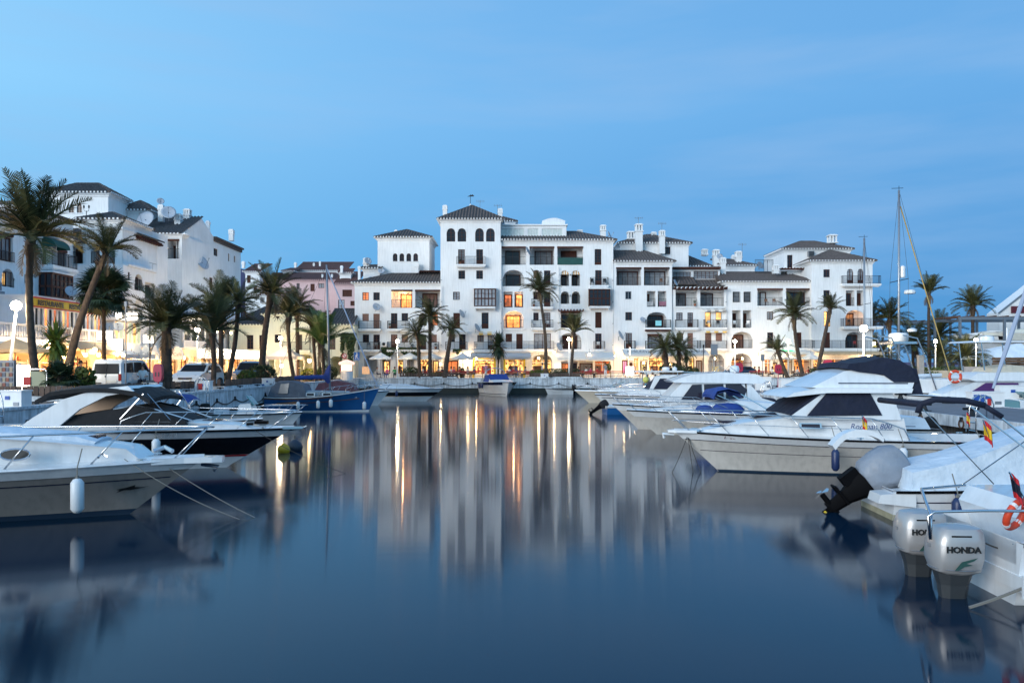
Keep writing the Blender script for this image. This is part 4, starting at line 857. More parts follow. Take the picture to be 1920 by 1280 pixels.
# white block rising behind it at the frame edge
b=B('apartment_building','plain white gable wall rising at the picture edge behind the tossed palm',60,-160,27,383,8,group=GL); b.wall(); m=MB(); m.box(b.u0-.3,b.u1+.3,59.7,68,b.zt,b.zt+.2); m.build('coping',TILE,b.t,world=True)
# tower house with two wide arches
b=B('tower_house','square white tower with two wide dark arches under its roof, behind the slanting palm',69,153,230,413,9,group=GL)
b.log(170,187,460,494,172,186,GLASS,arch=1,beam=False,dep=1.5,lm=None); b.log(200,215.6,460,494,201,215,GLASS,arch=1,beam=False,dep=1.5)
b.win(134,140,507,526,SHUT,1,2) if False else None
b.wall(); T,mm=side(XL-.012); ops=[]
for x0,x1 in ((233,238),(242,246.5)):
    a1,z1=mm(x0,495); a2,z2=mm(x1,463); ops.append((a1,a2,z1,z2,(a2-a1)*.5,.3)); leafframe(b.t,T,a1,a2,z1,z2,.2,1,2,GLASS,(a2-a1)*.5)
m=MB(); T2=lambda u,d,z:(XL+.06-d,u,z); wallface(m,T2,69,74,QZ,b.zt,ops); m.build('side_wall',PLASTER,b.t,world=True)
hip(b.t,b.u0,b.u1,69,74,b.zt+.1,.9); 
m=MB(); m.box(b.u0-.1,b.u1+.12,68.85,74.1,Z(430,69),Z(428,69)); m.build('string_course',PLASTER,b.t,world=True); m=MB(); m.box(b.u0-.1,b.u1+.7,68.7,74.3,Z(499,69),Z(495,69)); m.build('string_course',PLASTER,b.t,world=True)
lp=thing('roof_lantern','double-armed iron lantern standing on the tower with two arches','lamp',W(162,407,69.5)); m=MB(); m.tube([(0,0,0),(0,0,.55)],.03,5); m.tube([(-.22,0,.75),(-.2,0,.55),(0,0,.45),(.2,0,.55),(.22,0,.75)],.02,4)
for x in (-.22,.22): m.lathe([(.05,.75),(.09,.95),(.02,1.05)],(x,0,0),6)
m.build('lantern_arms',IRON,lp)
b=B('apartment_building','white house front with shuttered door and pale railing left of the arched tower',68.8,131,153,456,5,group=GL)
b.log(133,153,461,494,134,152,WOOD,beam=False,nx=3,dep=.8); b.win(134,140,507,526,GLASS,1,1); b.win(134,140,556,570,GLASS,1,1); b.wall(); shed(b.t,gx(76,68.8),b.u1,68.8,b.zt+.1,3,1.6,corn=False)
# long lower body of the tower house on the road side
b=SB('apartment_building','white house with open pillared top-floor galleries beside the arched tower',XL+.58,231,296,497,232,8)
b.win(240,244,510,526,GLASS,1,2); b.log(252,268,514,545,253,267,GLASS,arch=1,beam=False,dep=.5); b.log(252,268,560,600,254,266,GLASS,arch=1,beam=False,dep=.8); b.log(272,290,530,560,274,288,WOOD,beam=False,dep=.5)
b.wall()
m=MB(); T,mm=side(XL+.05); a0,_=mm(256,495); a1,_=mm(296,495); z0=b.zt; zt=z0+2.9
m.box(XL-2.2,XL-2.0,a0,a1,z0,zt); 
for q in (a0,(a0+a1)/2,a1): m.box(XL-.3,XL+.05,q-.17,q+.17,z0,zt)
m.build('gallery_wall',PLASTER,b.t,world=True); m=MB(); m.box(XL-2.3,XL+.35,a0-.2,a1+.3,zt,zt+.16); 
for k in range(11): q=a0+(a1-a0)*k/10; m.box(XL-.6,XL+.55,q-.06,q+.06,zt-.16,zt)
m.build('gallery_roof_beam',WOOD,b.t,world=True); m=MB(); tilefield(m,(XL+.6,a0-.2,zt+.17),(0,1,0),(-.95,0,.3),a1-a0+.5,lambda u:(0,2.8)); m.build('roof',TILE,b.t,world=True)
railing(b.t,T,a0+.1,a1-.1,z0+.02,.05,1.0,False); m=MB(); m.box(XL-2.0,XL-1.9,a0+.3,a0+1.3,z0,z0+2.1); m.build('door',WOOD,b.t,world=True)
# tall towers behind
b=B('tower_building','tall white tower with two small arched windows, highest of the left row',80,85,203,363,4.0,group=GL)
for x in (129,144): b.win(x,x+10,383,399,GLASS,2,2,arch=1)
b.wall(); hip(b.t,b.u0,b.u1,80,84,b.zt+.1,1.35); 
b=B('tower_building','second white tower with tiled hip roof and a dish on its side wall',84,222,278,396,5,group=GL); b.wall(); hip(b.t,b.u0,b.u1,84,89,b.zt+.1,1.3)
tr=thing('roof_terrace','white roof terrace with long iron railing below the two small arched windows','terrace',W(120,431,74)); m=MB(); m.box(gx(70,74),gx(160,74),74,80,Z(447,74),Z(431,74)); m.build('terrace_wall',PLASTER,tr,world=True); T,mm=front(74); railing(tr,T,gx(84,74),gx(156,74),Z(431,74),.1,.75,False)
m=MB(); tilefield(m,(gx(60,72),71.6,Z(449,72)),(1,0,0),(0,.93,.36),gx(155,72)-gx(60,72),lambda u:(0,2.5)); m.build('terrace_roof',TILE,tr,world=True)
# gable house
b=B('gable_house','large white gabled house with corner balcony, chimneys and satellite dishes',81,255,341,440,5.5,group=GL)
b.log(312.5,336,448,485,315,322,GLASS,beam=True,dep=1.4,nx=2,dh=.75); b.wall()
T,mm=side(XL-.02); T2=lambda u,d,z:(XL+.02-d,u,z); ops=[]
for x0,x1,y0,y1,dp in ((344,355.5,452,488,.8),(360.6,364.5,462,477,.2),(343.5,348,497,527,.3),(350,353.5,497,528,.3),(361,364,500,514,.2),(400,408,466,480,.2),(427,430,468,490,.2),(438,441,472,492,.2),(372,380,560,590,.3),(392,400,520,545,.3)):
    a1,z1=mm(x0,y1); a2,_=mm(x1,y1); zz=mm((x0+x1)/2,y0)[1]; z1=mm((x0+x1)/2,y1)[1]; ops.append((a1,a2,z1,zz,0,dp)); leafframe(b.t,T2,a1,a2,z1,zz,dp*.8,2 if a2-a1>.8 else 1,2,GLASS)
    if dp>.7: railing(b.t,T2,a1,a2,z1,.05,1.0,False)
wm=MB(); Zr=3.2+276*86.6/F; wallface(wm,T2,81,99,QZ,b.zt,ops)
pts=[(81,b.zt),(86.6,Zr-.1),(87.5,Zr-.5),(90.0,17.6),(99,17.4),(99,b.zt)]; wm.add([(XL+.02,y,z) for y,z in pts],[tuple(range(6))]); wm.add([(XL-8,99,QZ),(XL+.02,99,QZ),(XL+.02,99,17.4),(XL-8,99,17.4)],[(0,1,2,3)])
wm.add([(XL+.02,86.6,Zr-.1),(XL-12,86.6,Zr-.1),(XL-12,90,17.5),(XL+.02,90,17.5),(XL+.02,99,17.3),(XL-12,99,17.3)],[(0,1,2,3),(3,2,5,4)]); wm.build('gable_wall',PLASTER,b.t,world=True)
cornice(b.t,b.u0,b.u1,81,82,b.zt+.08); m=MB(); hh=Zr-b.zt; sl=math.hypot(6,hh); tilefield(m,(b.u0-.4,80.6,b.zt+.08),(1,0,0),(0,6/sl,hh/sl),b.u1-b.u0+.45,lambda u:(0,sl)); m.build('roof',TILE,b.t,world=True)
m=MB(); m.box(XL-.6,XL+.35,90,99.3,17.45,17.65); m.box(XL-.3,XL+.16,90,99.2,17.1,17.45); m.build('parapet_coping',TILE,b.t,world=True)
for c in ((329,340,401,426,3),(346,357,392,412,5),(298,307,384,416,2.5),(387,393,414,437,8),(430,438,430,452,15)): b.chim(*c[:4],dY=c[4])
for x,y,Y,r,az,lab in ((316,398,83,.75,-70,'large grey dish on the gabled house roof between chimneys'),(272,411,82,.95,-100,'biggest dish, leaning before the second tower wall'),(380,492,86,.85,-20,'dish on the gable wall above the palm crowns'),(301,377,83.5,.38,-60,'small round dish on top of a chimney'),
    (133,546,58.5,.42,-40,'dish beside the timber bay above the veranda'),(222,612,59.5,.38,-70,'dish over the far end of the veranda'),(337,590,79,.85,-60,'dish half hidden by date palm fronds'),(424,585,92,1.3,-40,'big dish between palm crowns over the bright terrace')):
    p_=W(x,y,Y); dish(p_.x,p_.y,p_.z,r,R(az),25,lab)
# ------------------------------------------------------------------ terraces and restaurants of the left road
XV=-29.6; Tv,mv=side(XV)
def vy(x): return XV*F/(x-960)
ORW=mat('warm_stucco',(.62,.50,.36),.8,var=.15,vscale=1)
FZ=4.75
rs=thing('terrace_restaurant','two-storey restaurant front with white balustrade, lit windows and menu awnings by the white lamp post','restaurant',(XV,54,QZ),0,'restaurants on the left road')
m=MB(); m.box(XL+.03,XV,30,vy(265),FZ-.35,FZ); m.build('terrace_floor',PLASTER,rs,world=True)
# ground floor wall with arched glowing openings
m=MB(); ops=[]; y=31
while y<vy(262)-3:
    ops.append((y+.4,y+3.0,QZ+.05,QZ+2.65,.9,1.0)); y+=3.6
T3=lambda u,d,z:(-31.2-d,u,z); wallface(m,T3,30,vy(265),QZ-.2,FZ-.36,ops); m.build('shop_wall',ORW,rs,world=True)
for i,o in enumerate(ops):
    q=MB(); q.add([T3(o[0],.95,o[2]),T3(o[1],.95,o[2]),T3(o[1],.95,o[3]-.2),T3(o[0],.95,o[3]-.2)],[(0,1,2,3)]); q.build('lit_window',LIT_WARM if i%3 else LIT_OR,rs,world=True); shopfit(rs,T3,o[0],o[1],o[2],o[3]-.5,.95 if i%2 else .5)
    glow('shop_light',(-30.2,(o[0]+o[1])/2,QZ+2.3),75,(1,.55,.2),.15)
# balustrade
def balustrade(p,T,a,b,z,dep,h=.95):
    m=MB(); m.boxT(T,a,b,dep-.1,dep+.1,z,z+.12); m.boxT(T,a,b,dep-.11,dep+.11,z+h-.12,z+h); n=int((b-a)/.24)
    for k in range(n+1):
        u=a+(b-a)*k/n; c=T(u,dep,z)
        if k%9==0: m.boxT(T,u-.12,u+.12,dep-.13,dep+.13,z+.12,z+h-.12)
        else: m.lathe([(.05,.12),(.075,.28),(.075,.42),(.035,.62),(.055,h-.12)],c,5)
    return m.build('balustrade',WHITEP,p,world=True)
balustrade(rs,Tv,30,vy(262),FZ,.1)
# veranda glazing
vr=thing('glazed_veranda','white-framed glazed restaurant veranda with yellow and red sign band reading RESTAURANTE','veranda',(XV-.6,54,FZ),0)
Tg=lambda u,d,z:(XV-.7-d,u,z); y0,y1=vy(76),vy(207); zt=FZ+2.75
n=17
for k in range(n):
    u=y0+(y1-y0)*k/n; v=y0+(y1-y0)*(k+1)/n; o=leafframe(vr,Tg,u+.02,v-.02,FZ+.15,FZ+2.15,.05,1,1,(LIT_RED,GLASS,CURT,LIT_OR,GLASS,LIT_RED,CURT,LIT_YEL)[k%8],.0,.08,'window',fm=WHITEP)
m=MB(); m.boxT(Tg,y0-.1,y1+.1,-.05,3.2,zt,zt+.14); m.boxT(Tg,y0,y0+.12,0,3.2,FZ,zt); m.boxT(Tg,y1-.12,y1,0,3.2,FZ,zt); m.boxT(Tg,y0-.05,y1+.05,-.02,.1,FZ+2.16,zt); m.build('veranda_frame',WHITEP,vr,world=True)
YELL=mat('sign_yellow',(.62,.45,.02),.6); REDP=mat('sign_red',(.45,.02,.02),.6); BLK=mat('black_letter',(.01,.01,.01),.5)
m=MB(); m.boxT(Tg,y0,y1,-.09,-.03,FZ+2.2,FZ+2.68); m.build('sign_band',YELL,vr,world=True); m=MB(); m.boxT(Tg,y0,y1,-.11,-.03,FZ+2.68,FZ+2.78); m.boxT(Tg,y0,y1,-.11,-.03,FZ+2.12,FZ+2.2); m.build('sign_border',REDP,vr,world=True)
for yy in (vy(88),vy(146)): text('RESTAURANTE',.44,BLK,vr,Vector((XV-.7+.12,yy,FZ+2.28))-OFF[vr.name],(R(90),0,R(90)),bold=.022)
for x,y in ((101,588),(136,592),(118,600),(160,590),(180,594)):
    Yq=vy(x); m=MB(); t=thing('hanging_lamp','round lamp glowing inside the glazed veranda','lamp',(XV-1.2,Yq,FZ+1.75),0,'lamps inside the veranda'); AUTO.append((t,'round lamp inside the veranda')); m.ball((0,0,0),.16,8,6); m.build('globe',LAMPS_,t); m=MB(); m.tube([(0,0,.15),(0,0,1.0)],.015,4); m.build('cord',IRON,t)
# L1 terrace doors and cornice panel with dark lettering marks
m=MB(); Tw=lambda u,d,z:(XL+.6-d,u,z); 
dt=thing('upper_terrace','white upper terrace front with brown glazed doors and carved emblem panel','terrace',(XL+.6,48,FZ))
m.boxT(Tw,30,vy(70)-1.8,0,.5,FZ+2.55,FZ+4.1)
for k in range(9): u=31+k*2.15; m.boxT(Tw,u-.12,u+.12,-.05,.3,FZ,FZ+2.55)
m.build('fascia',PLASTER,dt,world=True)
for k in range(8): u=31.1+k*2.15; leafframe(dt,Tw,u+.1,u+1.93,FZ+.05,FZ+2.5,.2,2,1,LIT_RED if k%2 else WOOD,fm=WOOD,nm='terrace_door')
for yy in (44.2,51.3):
    q=MB(); q.ball((XL+.68,yy,FZ+3.6),.22,8,5); q.box(XL+.62,XL+.70,yy-.6,yy+.6,FZ+2.95,FZ+3.2); q.box(XL+.62,XL+.70,yy-.3,yy+.3,FZ+3.25,FZ+3.45); q.build('carved_emblem',GREYM,dt,world=True)
# glass pavilion end with lit signs
gp=thing('glass_pavilion','small glazed pavilion with backlit sign boards at the far end of the balustrade','pavilion',(XV,61,FZ)); Tp=lambda u,d,z:(XV+.1-d,u,z); y0,y1=vy(212),vy(262)
for k in range(6):
    u=y0+(y1-y0)*k/6; v=y0+(y1-y0)*(k+1)/6; leafframe(gp,Tp,u+.03,v-.03,FZ+.1,FZ+1.75,.05,1,1,mat('lit_cool_glass',(.3,.4,.33),.2,emit=(.7,.8,.55),estr=.35) if k%2 else LIT_YEL,0,.06,fm=WHITEP)
m=MB(); m.boxT(Tp,y0-.1,y1+.2,-.2,3.0,FZ+1.8,FZ+2.0); m.build('pavilion_roof',WHITEP,gp,world=True)
def board(x0,x1,y0,y1,X,lab,mt=SIGNW,rest=(XL,)):
    Yv=X*F/((x0+x1)/2-960); h=(y1-y0)*Yv/F; w=(x1-x0)*Yv/F; z=gz(y1,Yv); t=thing('lit_sign',lab,'sign',(X,Yv,z),0,'backlit white sign boxes'); m=MB(); m.box(-w/2,w/2,-.12,.12,0,h); m.build('light_box',SIGNW,t)
    m=MB(); 
    for a,b_ in ((-w/2-.04,-w/2),(w/2,w/2+.04)): m.box(a,b_,-.14,.14,-.04,h+.04)
    m.box(-w/2,w/2,-.14,.14,h,h+.04); m.box(-w/2,w/2,-.14,.14,-.04,0); m.box(-.04,.04,-.02,.02,h+.04,h+.35); m.build('frame',GREYM,t); glow('sign_light',(X+.4,Yv-.5,z+h/2),14,(1,.85,.6),.3)
board(36,54,564,579,-31.0,'backlit sign above the terrace doors by the lamp post'); board(70,89,637,652,-29.0,'backlit sign low behind the curved palm trunk'); board(218,230,586,596,XV+.3,'smaller of the two sign boxes on the glass pavilion'); board(235,260,586,599,XV+.4,'wider sign box on the corner of the glass pavilion')
board(183,192,620,637,XV+.5,'narrow upright sign box on the balustrade left of the fan palm trunk'); board(198,212,620,637,XV+.5,'square sign box on the balustrade right of the fan palm trunk'); board(203,231,636,656,-28.4,'largest sign box, rounded white, over the van'); board(270,289,628,643,-27.2,'sign box hanging beside the stout date palm')
board(345,361,616,631,-31.5,'sign box on the terrace behind the white hatchback')
# awnings and lit cafe row beyond, with rounded canopies
def canopy(x0,x1,y0,y1,X,lab,mt,lt=True):
    Ya=X*F/(x0-960); Yb=X*F/(x1-960); z0=gz(y1,(Ya+Yb)/2); z1=gz(y0,(Ya+Yb)/2); t=thing('shop_awning',lab,'awning',(X,(Ya+Yb)/2,z0),0,'awnings along the left road'); T=lambda u,d,z:(X-d,u,z)
    o=awning(t,T,Ya,Yb,z1,1.2,(z1-z0)*.6,mt,val=.3)
    if lt:
        n=max(1,int((Yb-Ya)/4))
        for k in range(n): glow('awning_light',(X+.5,Ya+(Yb-Ya)*(k+.5)/n,z0-.25),90,(1,.66,.33),.12)
    return t
SANDC=mat('sand_canvas',(.50,.38,.24),.8,var=.1)
canopy(118,205,640,668,-29.3,'sand-coloured awning under the balustrade behind the slanting palm',SANDC); canopy(205,262,655,672,-28.4,'white awning over the lit café behind the van',STRW)
canopy(-30,60,640,655,-29.2,'grey awning over the souvenir shop at the frame edge',STRW)
for i,(x0,x1) in enumerate(((250,266),(266,281),(283,299),(322,344))):
    X=-27.4; Yv=X*F/((x0+x1)/2-960); w=(x1-x0)*Yv/F*1.0; t=thing('round_canopy',('rounded','second rounded','third rounded','wide rounded')[i]+' white canopy with dark script '+('nearest the van','beside the first one','left of the stout palm','right of the stout palm')[i],'canopy',(X,Yv,gz(674,Yv)),0,'rounded canopies'); m=MB()
    pr=[(w/2*cos(PI*k/8),1.1*sin(PI*k/8)) for k in range(9)]; m.prism([(a,z) for a,z in pr],-.15,.15); m.build('canopy_shell',STRW,t); text(('Bar','Café','Pub','Café')[i],.38,GREYM,t,(-.3,-.16,.3),(R(90),0,0)) 
# café fronts: long glowing wall with posts, from the pavilion to the cream house
cf=thing('cafe_row','long row of glowing cafés with white posts under a brightly lit white valance','cafe',(-30.5,78,QZ),0); Tc=lambda u,d,z:(-30.6-d,u,z); y0=vy(265); y1=91.0; ops=[]; m=MB(); y=y0
while y<y1-2.4: ops.append((y+.25,y+2.15,QZ+.05,QZ+2.3,0,.5)); y+=2.4
wallface(m,Tc,y0,y1,QZ-.2,QZ+3.0,ops); m.box(XL+.03,-30.62,y0,y1,QZ+2.8,QZ+3.0); m.build('wall',ORW,cf,world=True)
for i,o in enumerate(ops): q=MB(); q.add([Tc(o[0],.45,o[2]),Tc(o[1],.45,o[2]),Tc(o[1],.45,o[3]),Tc(o[0],.45,o[3])],[(0,1,2,3)]); q.build('lit_window',(LIT_WARM,LIT_OR,LIT_YEL)[i%3],cf,world=True); shopfit(cf,Tc,o[0],o[1],o[2],o[3],.5)
for k in range(7): glow('cafe_light',(-28.6,y0+3+k*4,QZ+2.0),90,(1,.62,.28),.15)
# bright valance of the farther cafes
vl=thing('lit_valance','brilliant white tube-lit valance over the far cafés, brightest strip of the left road','valance',(-28.6,78,QZ+2.5)); Tq=lambda u,d,z:(-28.5-d,u,z); ya=-28.5*F/(372-960); yb=-28.5*F/(488-960) if False else 90.5
m=MB(); m.boxT(Tq,ya,yb,0,2.0,QZ+3.0,QZ+3.12); m.build('canopy',STRW,vl,world=True)
n=8
for k in range(n): u=ya+(yb-ya)*k/n; v=ya+(yb-ya)*(k+1)/n; q=MB(); q.boxT(Tq,u+.15,v-.15,-.06,.02,QZ+2.15,QZ+2.95); q.build('light_strip',lit('tube_lit_canvas',(1,.96,.82),3.2,.15,1),vl,world=True)
for k in range(5): glow('valance_light',(-27.6,ya+(yb-ya)*(k+.5)/5,QZ+2.6),130,(1,.93,.75),.3)
# upper terrace with white parasols roof above the far cafes
ut=thing('upper_terrace','white roofed upper terrace with lit eave and bulbs above the far cafés','terrace',(-31.5,76,QZ+3)); Tu=lambda u,d,z:(-31-d,u,z); ya,yb=-31*F/(345-960),-31*F/(410-960)
m=MB(); m.boxT(Tu,ya,yb,-.3,2.5,QZ+6.0,QZ+6.2); m.boxT(Tu,ya,yb,0,.15,QZ+3,QZ+3.9)
for k in range(6): u=ya+(yb-ya)*k/5; m.boxT(Tu,u-.08,u+.08,0,.15,QZ+3.9,QZ+6)
m.build('frame',WHITEP,ut,world=True); q=MB(); q.boxT(Tu,ya,yb,-.34,-.30,QZ+5.95,QZ+6.1); q.build('lit_eave',lit('eave_tube',(1,.9,.7),4),ut,world=True); q=MB(); q.boxT(Tu,ya+.1,yb-.1,.2,.25,QZ+3.9,QZ+5.6); q.build('dark_glazing',GLASS,ut,world=True)
def bulb(p,lab,group,w=0,r=.13,cat='lamp',nm='bulb_lamp',em=None,col=(1,.66,.33),hang=.3):
    t=thing(nm,lab,cat,p,0,group); m=MB(); m.ball((0,0,0),r,8,6)
    if lab.startswith('small warm'): AUTO.append((t,'small warm awning bulb'))
    m.k=0; m.build('globe',em or LAMPS_,t,smooth=True); m=MB(); m.tube([(0,0,r*.9),(0,0,r+hang)],.02,4); m.lathe([(r*.5,r*.85),(r*.2,r*1.25)],(0,0,0),6); m.build('holder',IRON,t)
    if w: glow('bulb_light',(p[0],p[1]-.0,p[2]-r-.1),w,col,.08)
for x,y in ((220,664),(231,666),(247,664),(270,664),(279,664),(291,665),(328,671),(345,671),(178,655),(185,665),(406,621),(418,622),(433,624),(92,641),(120,668),(160,665)):
    Yq=-27.9*F/(x-960); bulb(W(x,y,Yq),'small warm bulb under the awnings of the left road','bulbs along the left road',22)
for x,y,Y in ((896,672,94),(1014,673,95),(1022,666,94.6),(1128,641,95.6)): pass
bl=thing('wall_light','bare floodlight shining on the wall beside the tower awning','lamp',W(877,665,YF-.9),0); m=MB(); m.ball((0,0,0),.22,8,6); m.build('globe',LAMPS_,bl); m=MB(); m.tube([(0,.2,0),(0,.85,0)],.03,4); m.build('arm',IRON,bl); glow('wall_glow',(OFF[bl.name].x,YF-1.3,OFF[bl.name].z-.4),60,(1,.75,.42),.2)
# ground-floor lamps of the far row
for x,y,w,lab in ((826,682,60,'warm light under the café parasols right of the three palms'),(893,671,40,'shop light above the yellow-framed shop'),(1010,671,60,'lamp at the crown of the wide ground arch'),(1039,660,70,'white light over the canopy edge'),(1105,664,45,'light inside the long canopy'),(1152,668,60,'orange lamp at the end of the long canopy'),(1170,671,70,'floodlight over the Restaurante word'),
    (1207,680,70,'floodlight below the Chinese awning'),(1258,682,70,'floodlight behind the spreading palm'),(1322,666,50,'floodlight beside the orange arch'),(1340,672,40,'ceiling lamp inside the first orange arch'),(1392,672,45,'ceiling lamp inside the second orange arch'),(1422,670,80,'orange wall lamp between arch and umbrellas'),(1470,671,60,'lamp under the green neon sign'),
    (1545,663,60,'bright lamp at the corner bar'),(1628,668,120,'brightest orange lamp at the end of the bar terrace'),(1645,662,60,'second lamp at the end of the bar terrace'),(560,735 if False else 690,40,'lamp beneath the lit pavilion tent'),(1190,664,30,'lamp on the beamed block')):
    p_=W(x,y,YF-2.0); bulb(p_,lab,'lights along the shopfronts',w,.12,nm='shop_lamp',hang=.5)
# ------------------------------------------------------------------ boats
GEL=mat('white_gelcoat',(.74,.76,.78),.22,spec=.5,coat=.5,var=.07,vscale=1.2,streak=.10)
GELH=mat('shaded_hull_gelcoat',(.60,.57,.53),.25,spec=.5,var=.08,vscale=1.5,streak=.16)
GELG=mat('grey_shaded_gelcoat',(.28,.255,.235),.25,spec=.5,var=.10,vscale=1.5,streak=.16)  # hull grey includes the shade under the flare, like the gelcoat above
BLKG=mat('black_gelcoat',(.008,.008,.010),.18,coat=.4)
NAVYG=mat('navy_gelcoat',(.012,.018,.05),.2,coat=.4)
BLUEG=mat('blue_painted_hull',(.014,.105,.30),.4,var=.1,vscale=2,streak=.1)
REDS=mat('red_stripe',(.30,.01,.015),.4)
NAVYC=mat('navy_canvas',(.006,.010,.030),.8,var=.2,vscale=3,bump=.6,bscale=3)
BLUEC=mat('blue_canvas',(.010,.045,.24),.75,var=.2,vscale=3,bump=.6,bscale=3)
BLACKC=mat('black_canvas',(.008,.009,.012),.85,var=.2,vscale=3,bump=.5,bscale=3)
WHITEC=mat('white_boat_canvas',(.62,.70,.78),.75,var=.1,vscale=1.5,bump=.8,bscale=2)
GREYC=mat('grey_canvas_hood',(.13,.15,.19),.85,var=.2,vscale=2,bump=.6,bscale=3)
TEAK=mat('teak_wood',(.20,.10,.055),.6,var=.3,vscale=8)
TEAL=mat('teal_windscreen',(.05,.20,.24),.08,spec=.8)
SMOKE=mat('smoked_glass',(.025,.022,.035),.15,spec=.35)
RUB=mat('black_rubber',(.004,.004,.005),.65,spec=.06)
ENG=mat('silver_cowling',(.40,.39,.39),.34,metal=.3,coat=.5,var=.05)
FENW=mat('white_fender_vinyl',(.72,.74,.76),.4); FENB=mat('blue_fender_vinyl',(.015,.03,.10),.4)
ORNG=mat('orange_red_foam',(.65,.06,.02),.5)
CREAMI=mat('cream_interior',(.45,.30,.20),.6)
class Boat:
    def __init__(s,name,label,stern,head,L,Bm,fs,fb,rake=.9,hull=None,cat='boat',group='boats moored in the harbour',dip=0,stn=.92,boxy=2.2,deckmat=None,cock=.3,cf=.35):
        s.L,s.B,s.fs,s.fb,s.rake,s.dip,s.stn,s.boxy=L,Bm,fs,fb,rake,dip,stn,boxy
        s.t=thing(name,label,cat,(stern[0],stern[1],0),R(head),group); s.h=R(head); s.o=Vector((stern[0],stern[1],0))
        N=18; hs=(-.3,-.02,.10,.25,.42,.60,.78,.92,1.0); m=MB()
        rings=[]
        for i in range(N+1):
            u=(i/N)**.9; rings.append([s.P(u,h,-1) for h in reversed(hs)]+[s.P(u,h,1) for h in hs])
        m.loft(rings,False,False); m.add(rings[0],[tuple(range(len(rings[0])))]); m.build('hull',hull or GEL,s.t,smooth='auto')
        # deck with side decks round a cockpit well
        m=MB(); us=[cock+(1-cock)*i/14 for i in range(15)]; rr=[]
        for u in us:
            a=s.P(u,1,-1); b=s.P(u,1,1); rr.append([tuple(Vector(a).lerp(Vector(b),k/6)+Vector((0,0,.06*math.sin(PI*k/6)+.012))) for k in range(7)])
        m.loft(rr,False,False)
        us=[cock*i/8 for i in range(9)]; w=.86; fl=cf
        outs=[];ins=[]
        for sg in (-1,1):
            o_=[Vector(s.P(u,1,sg))+Vector((0,0,.012)) for u in us]; i_=[Vector((p.x,p.y*w,p.z)) for p in o_]; f_=[Vector((p.x,p.y*w,fl)) for p in o_]
            m.loft([[a,b,c] for a,b,c in zip(o_,i_,f_)],False,False); ins.append(f_); outs.append(i_)
        m.loft([[a,b] for a,b in zip(*ins)],False,False); a,b=outs[0][-1],outs[1][-1]; m.add([a,b,(b.x,b.y,fl),(a.x,a.y,fl)],[(0,1,2,3)]); a,b=outs[0][0],outs[1][0]; m.add([a,b,(b.x,b.y,fl),(a.x,a.y,fl)],[(0,1,2,3)])
        m.build('deck',deckmat or GEL,s.t,smooth='auto')
        m=MB()
        for sg in (-1,1): m.tube([Vector(s.P(i/22,.985,sg))+Vector((0,sg*.015,0)) for i in range(23)],.032,5)
        m.build('rubbing_strake',RUB if hull in (GEL,None,GELH) else GEL,s.t)
    def zs(s,u): return s.fs+(s.fb-s.fs)*u**1.5-s.dip*math.sin(PI*u)
    def bs(s,u): return s.B/2*(1-max(0,(u-.42)/.58)**s.boxy)*(s.stn+(1-s.stn)*min(1,u/.4))
    def P(s,u,h,sg):
        z=h*s.zs(u) if h>=0 else h*1.2
        bw=s.B/2*.84*(1-max(0,(u-.25)/.75)**1.6)*s.stn
        b=bw+(s.bs(u)-bw)*(max(0,h)**1.25)
        if h<0: b=bw*(1+h*1.6)
        x=u*(s.L-s.rake*(1-max(0,h))**1.0)+(h*.4*u if h<0 else 0)
        return (x,sg*max(b,.012),z)
    def w(s,p): return s.t.matrix_world@Vector(p) if False else s.o+Matrix.Rotation(s.h,3,'Z')@Vector(p)
    def band(s,h0,h1,mt,u0=0,u1=1,off=.006,name='hull_stripe'):
        m=MB(); N=20
        for sg in (-1,1):
            rr=[]
            for i in range(N+1):
                u=u0+(u1-u0)*i/N; rr.append([Vector(s.P(u,h0+(h1-h0)*k/3,sg))+Vector((off*.5*u,sg*off,0)) for k in range(4)])
            m.loft(rr,False,False)
        if u0==0: m.add([Vector(s.P(0,h,sg))-Vector((off,0,0)) for sg,h in ((-1,h0),(1,h0),(1,h1),(-1,h1))],[(0,1,2,3)])
        return m.build(name,mt,s.t)
    def hw(s,x,z,w,tum,z0,fr=.80): return min(w/2,fr*s.bs(min(1,max(0,x/s.L))))-tum*(z-z0)
    def shell(s,prof,w,tum=.15,name='cabin',mt=None,z0=None,fr=.8,smooth='auto',parent=None):
        z0=min(z for x,z in prof) if z0 is None else z0; m=MB(); n=len(prof)
        A=[(x,-max(.03,s.hw(x,z,w,tum,z0,fr)),z) for x,z in prof]; Bq=[(x,max(.03,s.hw(x,z,w,tum,z0,fr)),z) for x,z in prof]
        # crowned strips between the two sides
        K=6; vs=[]
        for k in range(K+1):
            t=k/K; cr=math.sin(PI*t)*.045
            for a,b in zip(A,Bq): vs.append(tuple(Vector(a).lerp(Vector(b),t)+Vector((0,0,cr if a[2]>z0+.05 else 0))))
        fs=[(k*n+i,k*n+(i+1)%n,(k+1)*n+(i+1)%n,(k+1)*n+i) for k in range(K) for i in range(n)]
        m.add(vs,fs+[tuple(range(n-1,-1,-1)),tuple(range(K*n,K*n+n))])
        return m.build(name,mt or GEL,parent or s.t,smooth=smooth)
    def pane(s,prof,w,tum,z0,mt,fr=.8,name='side_window',off=.014,sides=(-1,1)):
        for sg in sides:
            m=MB(); A=[(x,sg*(s.hw(x,z,w,tum,z0,fr)+off),z) for x,z in prof]; Bq=[(x,sg*(s.hw(x,z,w,tum,z0,fr)-.03),z) for x,z in prof]; m.loft([A,Bq]); m.build(name,mt,s.t)
